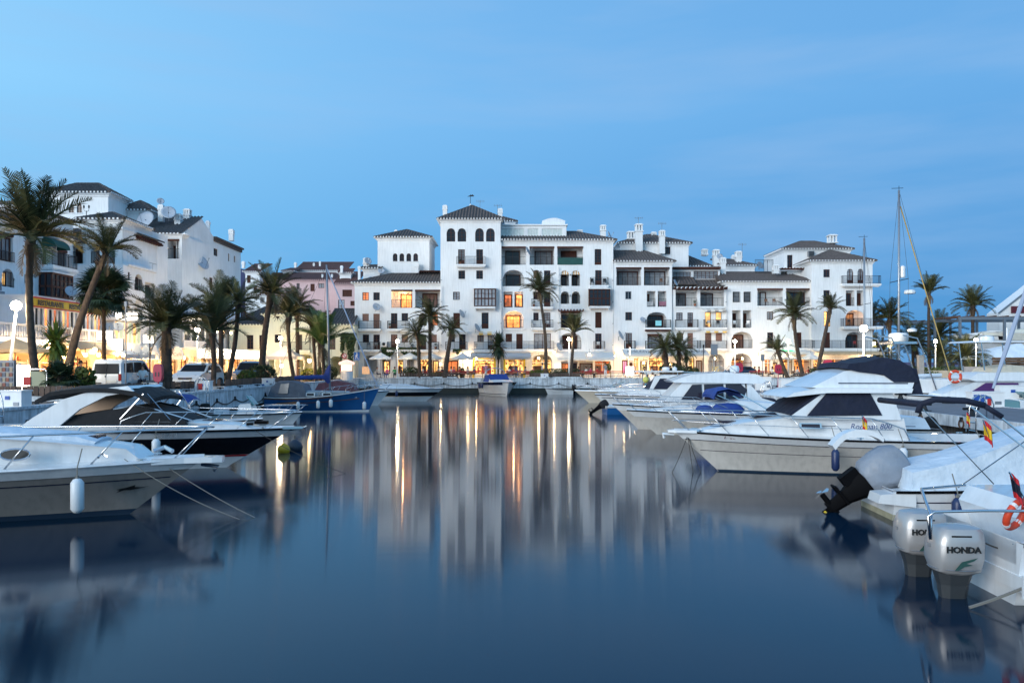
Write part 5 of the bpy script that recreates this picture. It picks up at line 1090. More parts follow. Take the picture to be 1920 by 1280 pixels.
    def screen(s,x0,z0,x1,z1,w,tum,zb,mt,fr=.8,name='windscreen',k=.93,off=.02,n=1):
        d=Vector((z1-z0,0,-(x1-x0))).normalized()*off; d=d if d.x>0 else -d
        m=MB()
        for j in range(n):
            a=-1+2*j/n+(.03 if n>1 else 0); b=-1+2*(j+1)/n-(.03 if n>1 else 0)
            ww0=s.hw(x0,z0,w,tum,zb,fr)*k; ww1=s.hw(x1,z1,w,tum,zb,fr)*k
            cr=.04
            q=[Vector((x0,a*ww0,z0+cr)),Vector((x0,b*ww0,z0+cr)),Vector((x1,b*ww1,z1+cr)),Vector((x1,a*ww1,z1+cr))]
            m.loft([[p+d for p in q],[p-d for p in q]])
        return m.build(name,mt,s.t)
    def fit(s,u0=.5,u1=.95,hatch=None,z=None):
        for u in (u0,u1,.06):
            for sg in (-1,1):
                p=Vector(s.P(u,1,sg)); m=MB(); c=Vector((p.x,p.y*.90,p.z+.03)); m.tube([c-Vector((.10,0,-.03)),c+Vector((.10,0,.03))],.014,5); m.box(c.x-.03,c.x+.03,c.y-.02,c.y+.02,c.z-.02,c.z+.03); m.build('deck_cleat',METAL,s.t)
        if hatch:
            x,y,zz,w,mt=hatch; m=MB(); m.box(x-w,x+w,y-w,y+w,zz-.05,zz+.03); m.build('deck_hatch',mt,s.t)
    def rail(s,u0=.45,u1=.99,h=.6,posts=6,mid=False,r=.016,fwd=.25,inset=.92,name='bow_rail',close=True):
        m=MB(); N=14
        def pt(u,z,sg):
            p=Vector(s.P(u,1,sg)); return Vector((p.x+fwd*((u-u0)/(u1-u0))*z/h,p.y*inset,p.z+z))
        for sg in (-1,1):
            pts=[pt(u0,0.02,sg)]+[pt(u0+(u1-u0)*(i+.35)/(N+.35),h*(min(1,.55+i*.25)),sg) for i in range(N+1)]
            if close and sg==1: endr=pts[-1]
            if close and sg==-1: endl=pts[-1]
            m.tube(pts,r,5)
            for k in range(1,posts+1):
                u=u0+(u1-u0)*k/posts; m.tube([pt(u-.035,0,sg),pt(u,h,sg)],r*.8,4)
            if mid: m.tube([pt(u0+(u1-u0)*(i+1)/N,h*.5,sg) for i in range(N)],r*.6,4)
        if close: m.tube([endl,(endl+endr)/2+Vector((.12,0,0)),endr],r,5)
        return m.build(name,METAL,s.t,smooth=True)
    def outboard(s,y=0,x=-.35,z=.35,sc=1,tilt=0,cow=None,leg=None,name='outboard_motor',cover=None,mark=None,sub=None,hz=1):
        cow=cow or BLACKC; leg=leg or RUB
        Rm=Matrix.Translation((x,y,z))@Matrix.Rotation(R(-tilt) if False else R(tilt),4,'Y')
        def tf(m): m.v=[tuple(Rm@Vector(v)) for v in m.v]; return m
        m=MB(); rr=[]
        for z_,lx,ly,ox in ((.02,.19,.16,0),(.07,.27,.21,0),(.25,.31,.25,-.01),(.50,.31,.25,0),(.64,.285,.23,.01),(.70,.25,.20,.015),(.73,.14,.12,.02)):
            rr.append([(sc*(ox+lx*math.copysign(abs(cos(2*PI*k/20))**.6,cos(2*PI*k/20))),sc*ly*math.copysign(abs(sin(2*PI*k/20))**.6,sin(2*PI*k/20)),sc*z_*hz) for k in range(20)])
        m.loft(rr); eng=tf(m).build(name,cow,s.t,smooth='auto')
        m=MB()
        for z_,lx,ly in ((.05,.2,.17),(-.15,.15,.11),(-.5,.11,.07),(-.85,.09,.05)): pass
        m.loft([[(sc*(a*lx-.02),sc*b*ly,sc*z_) for a,b in ((-1,-.5),(-.5,-1),(.6,-1),(1,-.4),(1,.4),(.6,1),(-.5,1),(-1,.5))] for z_,lx,ly in ((.05,.22,.17),(-.12,.17,.12),(-.45,.13,.07),(-.8,.11,.05),(-1.0,.13,.05))])
        m.box(-.33*sc,.12*sc,-.14*sc,.14*sc,-.66*sc,-.62*sc); m.tube([(-.32*sc,0,-.92*sc),(.22*sc,0,-.92*sc)],[.055*sc,.06*sc],8)
        m.box(-.05*sc,.10*sc,-.008,.008,-1.18*sc,-.95*sc); tf(m).build('motor_leg',leg,eng)
        m=MB()
        for k in range(3):
            a=2*PI*k/3; c=Vector((-.36*sc,0,-.92*sc)); d=Vector((0,cos(a),sin(a))); e=Vector((.25,-sin(a),cos(a))); m.add([c,c+d*.16*sc+e*.07*sc,c+d*.19*sc,c+d*.14*sc-e*.06*sc],[(0,1,2,3)])
        tf(m).build('propeller',METAL if cow is not BLACKC else RUB,eng)
        return eng,Rm
def fender(boat,u,sg,lab,mt=None,l=.62,r=.12,z=None,drop=.12,g='fenders hanging from boat sides'):
    p=Vector(boat.P(u,1,sg)); q=boat.w((p.x,p.y+sg*(r+.03),0)); top=(z if z is not None else p.z-drop); t=thing('fender',lab,'fender',(q.x,q.y,top-l),0,g)
    m=MB(); m.lathe([(.03,0),(r*.6,.02),(r,.09),(r,l-.09),(r*.6,l-.02),(.03,l)],(0,0,0),12); m.build('float',mt or FENW,t,smooth='auto'); m=MB(); e=boat.w((p.x,p.y*.92,p.z+.35))-Vector((q.x,q.y,top-l)); m.tube([(0,0,l),(0,0,max(l,p.z-(top-l))),e],.012,4); m.lathe([(.04,l),(.04,l+.05)],(0,0,0),6); m.build('rope',mat('pale_rope',(.20,.19,.17),.9),t)
    return t
ROPE=mat('pale_rope',(.20,.19,.17),.9); ROPED=mat('dark_rope',(.05,.045,.04),.9)
def rope(a,b,sag,lab,r=.009,mt=None):
    a=Vector(a);b=Vector(b); m=MB(); m.tube([a.lerp(b,t/10)-Vector((0,0,sag*4*(t/10)*(1-t/10))) for t in range(11)],r,4); o=m.build('mooring_rope',mt or ROPE); return tag(o,lab,'rope','mooring ropes')
def flag(p,pole,h,cols,par,w=.30,rot=0,name='flag',hang=.55):
    """striped flag drooping from a short staff; p local to par"""
    m=MB(); p=Vector(p); top=p+Vector(pole); m.tube([p,top],.012,5); m.build('flag_staff',METAL,par)
    n=6; m=MB()
    for k in range(3):
        m.k=k; z0=(0,.25,.75,1)[k]; z1=(0,.25,.75,1)[k+1]
        for i in range(n):
            a=i/n; b=(i+1)/n
            def q(t,z): return top+Vector((-pole[0]*(z*h)*.6+ w*t*cos(rot)*(1-hang*t)+.02*sin(9*t), w*t*sin(rot)+.03*sin(8*t), -z*h-.42*h*t))
            m.add([q(a,z0),q(b,z0),q(b,z1),q(a,z1)],[(0,1,2,3)])
    return m.build(name,cols,par)
SPR=mat('flag_red',(.55,.02,.03),.8); SPY=mat('flag_yellow',(.80,.50,.02),.8); ES=[SPR,SPY,SPR]
# ---- big cruiser at the left frame edge
b=Boat('motor_cruiser','large white cruiser with shaded grey-beige lower hull and oval porthole at the left frame edge',(-17.95,16.0),7,11.35,3.4,1.05,1.20,1.55,GELG,cock=.28)
b.band(.80,1.0,GEL,0,1,.02,'white_topside'); b.band(.655,.675,NAVYG,0,.985,.012); b.band(-.02,.10,mat('blue_bottom_paint',(.01,.03,.06),.6),0,1,.008,'boot_stripe')
b.shell([(2.6,1.15),(2.7,2.0),(6.2,1.86),(8.4,1.66),(9.9,1.45),(10.2,1.2)],2.9,.35,'coachroof',z0=1.15,fr=.86)
b.shell([(6.9,1.75),(7.0,1.86),(8.9,1.72),(9.3,1.60),(9.2,1.5)],1.7,.1,'sun_pad',WHITEC,z0=1.5,fr=.5)
b.screen(6.3,1.84,5.0,2.55,2.6,.3,1.8,TEAL,.8,n=3); m=MB()
for sg in (-1,1): m.tube([(6.35,sg*1.0,1.86),(5.0,sg*.95,2.56),(3.5,sg*1.15,2.6),(2.6,sg*1.2,2.1)],.03,5)
m.tube([(5.0,-.95,2.56),(5.05,0,2.62),(5.0,.95,2.56)],.03,5); m.build('windscreen_frame',METAL,b.t)
b.pane([(4.7,1.95),(4.85,2.5),(3.5,2.52),(2.9,2.05)],2.5,.1,1.8,TEAL,.8,'side_screen')
px=8.0
for sg in (-1,1):
    m=MB(); c=Vector((px,sg*(b.hw(px,1.42,2.9,.35,1.15,.86)+.01),1.42)); m.add([c+Vector((.27*cos(a),sg*.012-sg*.035*sin(a),.10*sin(a))) for a in [2*PI*k/16 for k in range(16)]],[tuple(range(16))]); m.build('porthole',mat('dark_porthole',(.012,.012,.012),.35),b.t)
    m=MB(); m.tube([c+Vector((.28*cos(a),sg*.012-sg*.035*sin(a),.11*sin(a))) for a in [2*PI*k/16 for k in range(17)]],.018,5,False); m.build('porthole_rim',METAL,b.t)
b.rail(.47,.985,.66,4,False,.022,.25,.9); b.fit(.55,.9,(9.0,.0,1.68,.24,SMOKE))
m=MB(); m.lathe([(.0,-.05),(.0,.0)],(0,0,0),3); pl=[(11.0,-.28),(11.55,-.20),(11.75,-.12),(11.75,.12),(11.55,.20),(11.0,.28),(10.4,.5),(10.4,-.5)]; m=MB(); m.prism(pl,1.10,1.22,'z'); m.build('bow_pulpit',GEL,b.t)
m=MB(); m.tube([(11.3,-.06,1.06),(11.65,-.03,1.0),(11.55,0,.9)],.045,5); m.build('anchor',METAL,b.t)
m=MB(); m.tube([(10.3,0,1.35),(10.5,.1,1.42),(10.7,-.05,1.34)],.05,5); m.tube([(9.5,-.9,1.32),(9.5,-.75,1.38),(9.65,-.8,1.32)],.025,4); m.build('cleat',METAL,b.t)
m=MB(); pts=[(-.28,0),(-.12,.05),(0,.13),(.04,.05),(.16,.03),(.34,.055),(.16,-.01),(.02,-.05),(-.10,-.04),(-.2,-.12),(-.19,-.03)]
q=Vector(b.P(.935,.52,-1)); q2=Vector(b.P(.955,.52,-1)); q3=Vector(b.P(.935,.60,-1)); ex=(q2-q).normalized(); ez=(q3-q).normalized(); nn=ex.cross(ez).normalized(); nn=nn if nn.y<0 else -nn
m.add([q+ex*a+ez*c+nn*.05 for a,c in pts],[tuple(range(len(pts)))]); m.build('marlin_emblem',BLK,b.t)
fender(b,.81,-1,'long white fender on the large cruiser with the oval porthole',l=.70,r=.125,drop=.22)
rope(b.w((9.9,-.6,1.25)),(-5.65,16.6,0),.1,'pale mooring rope from the large cruiser bow into the water'); rope(b.w((10.6,-.2,1.05)),(-5.4,16.8,0),.05,'second thin rope beside the first off the large cruiser bow')
# ---- black hulled sports cruiser
b=Boat('sports_cruiser','black-hulled sports cruiser with white deck, black bimini and white arch',(-17.55,24.6),3,10.7,3.3,1.28,1.22,2.1,GEL,cock=.12)
b.band(.34,.80,BLKG,0,1,.012,'black_topside'); b.band(.29,.335,REDS,0,1,.014); b.shell([(3.0,1.25),(3.2,1.55),(7.2,1.50),(9.0,1.38),(9.8,1.2)],2.8,.5,'coachroof',z0=1.2,fr=.84)
b.shell([(3.6,1.4),(3.9,1.60),(5.4,1.84),(6.2,1.96),(6.7,1.86),(7.7,1.50),(7.7,1.4)],2.5,.45,'cockpit_cover',BLACKC,z0=1.4)
m=MB()
for sg in (-1,1): m.tube([(5.6,sg*1.0,1.86),(6.2,sg*.95,1.99),(6.75,sg*.95,1.88),(7.9,sg*.85,1.50)],.03,5)
m.build('windscreen_frame',METAL,b.t)
for sg in (-1,1):
    m=MB(); pr=[(3.0,1.35),(4.1,1.35),(4.75,1.9),(5.5,2.28),(6.3,2.42),(6.2,2.50),(5.2,2.46),(4.3,2.2),(3.4,1.65)]; m.prism(pr,sg*1.28,sg*1.15); m.build('radar_arch',GEL if sg<0 else CREAMI,b.t,smooth='auto')
m=MB(); m.prism([(5.1,2.38),(6.2,2.5),(6.1,2.58),(5.1,2.48)],-1.2,1.2); m.build('arch_top',GEL,b.t)
m=MB(); rr=[]
for i in range(9):
    t=i/8; x=3.5+3.3*t; z=2.32+.20*sin(PI*min(1,t*1.0)); rr.append([(x,-1.35+2.7*k/8,z+.10*sin(PI*k/8)-(.16 if i in (0,8) else 0)) for k in range(9)])
m.loft(rr,False,False); rr2=[[(x,y,z-.12) for x,y,z in r] for r in rr]; m.loft(rr2,False,False); m.loft([rr[0],rr2[0]],False,False); m.loft([rr[8],rr2[8]],False,False); m.loft([[r[0] for r in rr],[r[0] for r in rr2]],False,False); m.loft([[r[8] for r in rr],[r[8] for r in rr2]],False,False); m.build('bimini',BLACKC,b.t,smooth='auto')
m=MB()
for sg in (-1,1): m.tube([(6.6,sg*1.3,2.35),(5.9,sg*1.25,1.6)],.018,4); m.tube([(6.7,sg*1.3,2.35),(7.3,sg*1.1,1.55)],.018,4)
m.build('bimini_pole',METAL,b.t); b.rail(.55,.97,.55,5,False,.018,.35,.88); b.fit(.6,.92,(8.2,0,1.47,.24,SMOKE))
m=MB(); m.prism([(10.4,-.2),(11.0,-.1),(11.0,.1),(10.4,.2)],1.2,1.27,'z'); m.tube([(10.5,0,1.15),(11.0,0,1.22),(11.1,0,1.28)],.03,5); m.build('bow_roller',METAL,b.t)
m=MB(); m.box(9.5,9.9,-.1,.1,1.35,1.45); m.box(9.3,9.5,-.25,-.15,1.33,1.40); m.build('windlass',RUB,b.t)
q=b.P(.66,.90,-1); text('SSRY-719',.17,GREYM,b.t,(q[0],q[1]-.03,q[2]-.06),(R(90),0,R(4)))
fender(b,.66,-1,'white fender on the black-hulled cruiser, below its registration',l=.55,r=.12,drop=.2)
rope(b.w((9.7,-.7,1.2)),(-4.9,23.6,0),.1,'dark mooring rope off the black-hulled cruiser bow',mt=ROPED)
def buoy(x,y,Y,r,mt,lab):
    p=W(x,y,Y); t=thing('mooring_buoy',lab,'buoy',(p.x,p.y,.0),0,'mooring buoys'); m=MB(); m.lathe([(.02,-r*.7),(r*.8,-r*.4),(r,r*.2),(r*.8,r*.75),(r*.25,r*1.15),(.02,r*1.2)],(0,0,.25*r),12); m.build('float',mt,t,smooth=True); m=MB(); m.tube([(0,0,r*1.3),(0,0,r*1.9)],.02,4); m.build('ring',IRON,t)
buoy(532,853,29.2,.24,mat('yellow_buoy',(.50,.32,.01),.5),'yellow mooring buoy off the black cruiser bow'); buoy(553,845,29.8,.30,mat('dark_buoy',(.02,.03,.05),.5),'dark round buoy beside the yellow buoy')
# ---- small boats farther along the left quay
b=Boat('small_motorboat','small white boat with folded blue bimini behind the black-hulled cruiser',(-16.2,34.5),2,5.4,2.0,.75,.85,.5,GEL,cock=.6)
m=MB(); rr=[[(x,-.85+1.7*k/6,z+.12*sin(PI*k/6)) for k in range(7)] for x,z in ((.5,1.60),(.7,1.80),(1.4,1.88),(2.2,1.82),(2.5,1.60))]; m.loft(rr,False,False); m.build('bimini',BLUEC,b.t,smooth=True)
m=MB()
for sg in (-1,1): m.tube([(2.2,sg*.8,1.75),(1.5,sg*.85,.75)],.02,4); m.tube([(.6,sg*.8,1.75),(1.4,sg*.85,.75)],.02,4)
m.build('bimini_pole',METAL,b.t); b.shell([(1.4,.7),(1.5,1.1),(2.0,1.15),(2.2,.7)],.9,.05,'console',GEL,fr=.5); b.outboard(0,-.25,.55,.8)
b=Boat('small_motorboat','low white open boat with steering console and long steel bow rail',(-16.4,43.4),1,5.0,1.9,.55,.62,.5,GEL,cock=.5)
b.shell([(1.6,.5),(1.7,1.05),(2.3,1.1),(2.6,.5)],.9,.05,'console',GEL,fr=.6); b.screen(2.5,1.02,2.1,1.5,.9,.05,.9,TEAL,.6); b.rail(.45,.97,.42,4,False,.016,.3); b.outboard(0,-.25,.5,.85)
m=MB(); m.box(.4,.9,-.5,.5,.4,.9); m.build('engine_box',GEL,b.t)
# ---- blue sailing boat
b=Boat('sailboat','blue-hulled sailboat with grey canvas hood, teak rails and blue sail cover',(-16.9,55.2),0,7.75,2.5,1.00,1.62,.75,BLUEG,cat='sailboat',dip=.16,stn=.55,boxy=1.9,cock=.32,cf=.5,deckmat=TEAK)
b.band(.86,.97,TEAK,0,.62,.012,'teak_rail'); b.band(.62,.66,TEAK,.12,.86,.03,'rubbing_band'); b.band(-.02,.07,GEL,0,1,.01,'boot_stripe')
b.shell([(2.4,.95),(2.5,1.42),(5.6,1.36),(6.2,1.15),(6.3,.95)],1.9,.2,'coachroof',mat('pale_blue_deck',(.30,.36,.42),.6,var=.15),fr=.74)
for x in (2.9,4.0): b.pane([(x,1.08),(x,1.32),(x+.62,1.32),(x+.62,1.08)],1.9,.2,.95,GEL,.74,'window_frame',.02); b.pane([(x+.07,1.12),(x+.07,1.28),(x+.55,1.28),(x+.55,1.12)],1.9,.2,.95,SMOKE,.74,'side_window',.03)
b.shell([(.2,1.0),(.55,1.75),(.9,2.05),(2.0,2.08),(2.7,1.85),(2.9,1.35),(2.9,1.0)],1.9,.12,'canvas_hood',GREYC,z0=1.0,fr=.9); b.pane([(1.0,1.25),(1.15,1.9),(1.75,1.95),(1.65,1.25)],1.9,.12,1.0,mat('clear_vinyl_window',(.30,.28,.27),.2),.9,'hood_window',.02)
m=MB(); m.tube([(4.35,0,1.3),(4.2,0,6),(4.1,0,10.1)],[.075,.07,.055],8); m.build('mast',mat('alloy_mast',(.32,.34,.37),.35,metal=.6),b.t,smooth=True)
m=MB(); rr=[]
for i in range(12):
    t=i/11; x=1.9+2.45*t; r=.12+.05*sin(t*9)**2*.5+.03*t+(.2*max(0,t-.82)/.18); z=2.32+.06*t+(.22*max(0,t-.82)/.18); rr.append([(x,.8*r*cos(2*PI*k/8),z+r*sin(2*PI*k/8)*(1+(1.0 if t>.9 else 0))) for k in range(8)])
m.loft(rr); m.build('sail_cover',BLUEC,b.t,smooth='auto')
m=MB(); m.tube([(4.1,0,9.9),(7.6,0,1.75)],.05,6); m.build('furled_sail',mat('furled_sail_cloth',(.32,.38,.5),.8),b.t); m=MB()
for sg in (-1,1): m.tube([(4.1,0,10.0),(4.15,sg*1.0,6.5),(4.3,sg*1.15,1.0)],.010,3)
m.tube([(4.1,0,10.1),(.1,0,1.2)],.010,3); m.tube([(4.15,-1.0,6.5),(4.15,1.0,6.5)],.02,4); m.build('rigging',IRON,b.t)
b.rail(.5,.98,.55,4,False,.014,.1,.9)
m=MB(); m.prism([(-.25,-.1),(-.05,.9),(-.12,1.55),(-.22,1.9),(-.35,1.88),(-.3,.9),(-.45,-.3)],-.05,.05); m.build('rudder',BLUEG,b.t)
for x,l in ((561,'white fender at the stern of the blue sailboat'),(599,'white fender under the first window of the blue sailboat'),(622,'white fender amidships on the blue sailboat'),(681,'white fender near the bow of the blue sailboat')):
    fender(b,(gx(x,54.2)+16.9)/7.75,-1,l,l=.55,r=.13,drop=.25 if x<650 else .75)
b=Boat('small_motorboat','white motorboat with brown folded hood behind the blue sailboat bow',(-16.3,63),2,6.6,2.3,.95,1.15,.9,GEL,cock=.4)
b.shell([(.8,1.0),(1.2,1.75),(2.6,1.95),(3.8,1.72),(4.2,1.0)],1.8,.2,'canvas_hood',mat('maroon_canvas',(.12,.05,.07),.8,var=.3)); b.rail(.5,.97,.5,4); b.outboard(0,-.25,.7,.9)
b=Boat('speedboat','black and white speedboat with pointed bow and blue fender by the far quay',(-12.6,71.0),-2,6.5,2.3,1.1,1.1,1.5,GEL,cock=.2)
b.band(.44,.74,BLKG,0,1,.012,'black_topside'); b.band(.40,.43,mat('ochre_stripe',(.45,.25,.06),.5),0,1,.012); b.shell([(.6,1.1),(1.2,1.5),(3.2,1.45),(5.4,1.15)],1.9,.5,'deck_cover',WHITEC,fr=.85); b.outboard(-.25,-.3,.6,1.1,38); b.rail(.88,.99,.22,1,False,.014,.1)
fender(b,.40,-1,'dark blue fender on the black and white speedboat',FENB,.5,.12,drop=.15); fender(b,.06,-1,'white ball fender at the speedboat stern',FENW,.35,.15,drop=.5); 
# ---- blue and white bowrider moored stern-to in the middle
b=Boat('bowrider','white and navy bowrider with blue screen cover moored stern-to at the far quay middle',(-2.35,88.5),-74,7.4,3.3,1.3,1.45,.8,GEL,cock=.35,stn=.95,boxy=3.2)
b.band(.80,.97,NAVYG,0,.93,.014); b.band(.10,.14,NAVYG,0,.97,.01); b.shell([(2.2,1.3),(2.3,1.95),(2.9,2.0),(3.7,1.62),(5.2,1.48),(5.6,1.3)],2.3,.2,'foredeck',GEL,fr=.85); b.screen(3.75,1.62,2.95,2.15,2.3,.2,1.5,BLUEC,.85,'screen_cover',off=.05)
b.shell([(1.2,1.4),(1.5,2.1),(2.9,2.16),(3.5,1.72),(3.4,1.4)],2.35,.2,'cockpit_cover',BLUEC,fr=.9); m=MB(); m.tube([(1.9,1.2*cos(PI*k/10)*-1,1.7+1.15*sin(PI*k/10)**.6) for k in range(11)],.05,6); m.build('wakeboard_arch',METAL,b.t,smooth=True)
fender(b,.30,-1,'blue fender cluster on the camera side corner of the bowrider',FENB,.55,.16,drop=.1); fender(b,.46,-1,'second blue fender beside the corner cluster of the bowrider',FENB,.5,.14,drop=.1)
b=Boat('dinghy','little white dinghy with dark outboard against the far quay wall',(6.6,87.6),185,3.0,1.4,.45,.65,.3,GEL,cock=.75); b.outboard(0,-.2,.5,.8)
# ---- right row, far to near; bows point to the open basin
b=Boat('sport_fisher','cream sport boat with steel T-top, rod poles and radar, farthest in the right row',(14.6,67.6),180,9.3,2.7,.95,1.05,1.2,mat('cream_gelcoat',(.66,.60,.50),.35,streak=.06),cock=.4)
b.shell([(3.2,.95),(3.3,1.35),(5.6,1.30),(7.4,1.1),(7.8,.95)],2.2,.3,'coachroof'); b.screen(6.2,1.28,5.2,1.75,2.0,.2,1.2,TEAL,.8,n=3); m=MB(); m.prism([(.2,2.60),(.4,2.72),(4.2,2.72),(4.5,2.60)],-1.1,1.1); m.build('t_top',GEL,b.t)
m=MB()
for x,y in ((.8,-1),(.8,1),(3.4,-1),(3.4,1)): m.tube([(x,y,.95),(x,y*.95,2.6)],.035,5)
for k in range(5): m.tube([(4.5+.45*k,-1,1.1),(3.6+.45*k,-1.05,2.5)],.02,4)
m.build('t_top_pole',METAL,b.t); m=MB(); m.lathe([(.3,0),(.33,.08),(.3,.25),(.1,.30)],(1.6,0,2.74),12); m.lathe([(.2,0),(.22,.2),(.02,.35)],(.9,.2,2.74),10); m.build('radar_dome',GEL,b.t,smooth='auto'); b.rail(.55,.98,.45,4)
bb=thing('marker_buoy','yellow ball fender hanging from the T-top poles','buoy',W(1211,712,66),0); m=MB(); m.ball((0,0,0),.26,10,8); m.build('float',mat('lime_buoy',(.55,.55,.12),.5),bb,smooth=True); m=MB(); m.tube([(0,0,.2),(0,0,.9)],.015,4); m.build('rope',ROPE,bb)
b=Boat('motorboat','white cabin boat with navy windscreen cover and Malaga registration on its bow',(14.9,57),180,9.0,2.8,1.0,1.10,1.1,GEL,cock=.35)
b.shell([(1.5,1.0),(1.7,2.15),(2.0,2.45),(4.2,2.48),(4.9,2.3),(5.3,1.45),(7.2,1.25),(7.8,1.0)],2.3,.2,'cabin',fr=.8); b.screen(5.3,1.45,4.85,2.27,2.3,.2,1.0,NAVYC,.8,'screen_cover',.96,.04); b.pane([(2.1,1.5),(2.2,2.25),(4.5,2.25),(5.0,1.5)],2.3,.2,1.0,NAVYC,.8,'side_cover'); b.band(.78,.82,NAVYG,0,.97)
q=b.P(.86,.78,1); text('7ª MA-4-177-98',.26,mat('dark_letter',(.03,.03,.05),.6),b.t,(q[0],q[1]+.05,q[2]-.1),(R(90),0,R(180-12))); b.rail(.5,.98,.5,5)
b=Boat('small_motorboat','tiny blue and white boat with black tilted outboard among the right row bows',(6.0,51.8),8,3.6,1.6,.55,.7,.4,BLUEG,cock=.6); b.band(.82,1,GEL,0,1,.01,'white_gunwale'); b.outboard(0,-.3,.5,.8,55)
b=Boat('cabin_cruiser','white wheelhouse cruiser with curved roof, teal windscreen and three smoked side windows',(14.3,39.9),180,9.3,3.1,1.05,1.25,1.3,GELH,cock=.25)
b.band(.76,1,GEL,0,1,.012,'white_topside'); b.shell([(1.6,1.05),(1.7,1.35),(5.6,1.45),(7.4,1.32),(8.3,1.12)],2.7,.3,'coachroof',fr=.82)
b.shell([(2.9,1.35),(3.0,2.35),(6.0,2.35),(6.9,1.42)],2.4,.15,'wheelhouse',z0=1.35,fr=.84); b.shell([(1.4,1.35),(2.2,1.6),(2.6,2.1),(2.9,2.36),(2.9,1.35)],2.4,.1,'quarter',z0=1.3)
b.shell([(2.2,2.30),(2.0,2.45),(2.4,2.72),(4.2,2.84),(5.6,2.74),(6.55,2.42),(6.4,2.34)],2.6,.2,'roof',z0=2.3,fr=.9)
b.screen(6.75,1.50,5.95,2.30,2.4,.15,1.35,TEAL,.84,n=2); 
for pr in ([(6.1,1.52),(5.55,2.24),(5.1,2.26),(5.1,1.52)],[(4.98,1.52),(4.98,2.26),(4.05,2.28),(4.05,1.52)],[(3.93,1.52),(3.93,2.28),(3.2,2.28),(2.9,2.0),(3.1,1.6)]): b.pane(pr,2.4,.15,1.35,SMOKE,.84)
m=MB(); m.tube([(4.0,-.8,2.8),(3.7,-.8,3.15),(3.3,-.8,2.85)],.02,4); m.tube([(4.0,.8,2.8),(3.7,.8,3.15),(3.3,.8,2.85)],.02,4); m.tube([(2.5,-1,2.75),(5.6,-1,2.85)],.02,4); m.build('roof_rail',METAL,b.t); m=MB(); m.lathe([(.22,0),(.25,.15),(.2,.3),(.02,.34)],(3.2,0,2.85),10); m.build('radar_dome',GEL,b.t); b.rail(.5,.985,.5,5,True)
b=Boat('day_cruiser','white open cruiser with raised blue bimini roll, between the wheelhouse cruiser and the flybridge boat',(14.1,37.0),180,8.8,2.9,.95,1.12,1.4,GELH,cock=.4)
b.band(.74,1,GEL,0,1,.012,'white_topside'); b.shell([(3.4,.98),(3.6,1.4),(5.6,1.35),(7.6,1.15),(8.1,1.0)],2.4,.35,'coachroof',fr=.82); b.shell([(.8,.95),(1.0,1.35),(3.9,1.60),(5.5,1.35),(5.5,.95)],2.4,.3,'cockpit_cover',WHITEC)
m=MB(); pts=[(4.95,1.2*cos(PI*k/8),1.75+.40*sin(PI*k/8)**.5) for k in range(9)]
m=MB(); rr=[[(x,-1.15+2.3*k/6,z+.08*sin(PI*k/6)) for k in range(7)] for x,z in ((5.05,1.75),(4.9,2.02),(4.4,2.12),(3.9,1.98),(3.75,1.8))]; m.loft(rr,False,False); m.loft([[(x,y,z-.10) for x,y,z in r] for r in rr],False,False); m.build('bimini',BLUEC,b.t,smooth=True)
m=MB()
for sg in (-1,1): m.tube([(4.9,sg*1.13,1.85),(3.0,sg*1.15,1.05)],.025,4); m.tube([(3.85,sg*1.13,1.9),(2.3,sg*1.15,1.0)],.025,4)
m.build('bimini_pole',METAL,b.t); b.rail(.5,.985,.5,5,True)
m=MB(); m.lathe([(.02,0),(.5,.05),(.62,.25),(.4,.5),(.05,.55)],(4.4,1.0,.95),12,1.3,.6); m.lathe([(.02,0),(.4,.05),(.42,.2),(.3,.4),(.05,.45)],(5.4,.9,.95),12,1.1,.6); m.build('canvas_bundle',BLUEC,b.t,smooth=True)
for sg,l in ((1,'orange pennant strip'),): pass
# ---- flybridge fishing boat
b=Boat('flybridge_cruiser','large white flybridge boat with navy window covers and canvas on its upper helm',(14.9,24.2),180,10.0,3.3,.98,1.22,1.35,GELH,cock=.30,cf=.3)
b.band(.80,1.0,GEL,0,1,.016,'white_topside'); b.band(.785,.80,NAVYG,.12,.995,.024); b.band(.52,.533,NAVYG,.0,.985,.01); b.band(-.02,.045,mat('blue_bottom_paint',(.01,.03,.06),.6),0,1,.008,'boot_stripe')
b.shell([(3.6,1.0),(3.65,1.66),(6.9,1.68),(8.1,1.50),(9.2,1.25),(9.3,1.1)],2.95,.28,'coachroof',z0=1.05,fr=.86)
b.shell([(3.75,1.62),(3.95,2.42),(5.9,2.42),(6.95,1.66)],2.6,.18,'wheelhouse',z0=1.6,fr=.86)
b.shell([(3.5,2.40),(3.45,2.52),(6.1,2.55),(6.8,2.40),(7.0,2.27),(6.5,2.33),(5.9,2.40)],2.8,.1,'roof_brow',z0=2.3,fr=.9)
b.shell([(3.4,2.5),(3.3,2.72),(4.3,2.92),(5.0,3.06),(5.3,3.02),(6.3,2.55)],2.4,.25,'flybridge',z0=2.5,fr=.9); b.pane([(3.5,2.655),(3.5,2.685),(5.5,2.69),(5.5,2.66)],2.4,.25,2.5,NAVYG,.9,'trim_line')
b.screen(6.86,1.72,5.95,2.36,2.6,.18,1.6,NAVYC,.86,'screen_cover',.97,.04); b.pane([(6.42,1.74),(5.85,2.38),(4.6,2.40),(4.3,1.76)],2.6,.18,1.6,NAVYC,.86,'side_cover',.03)
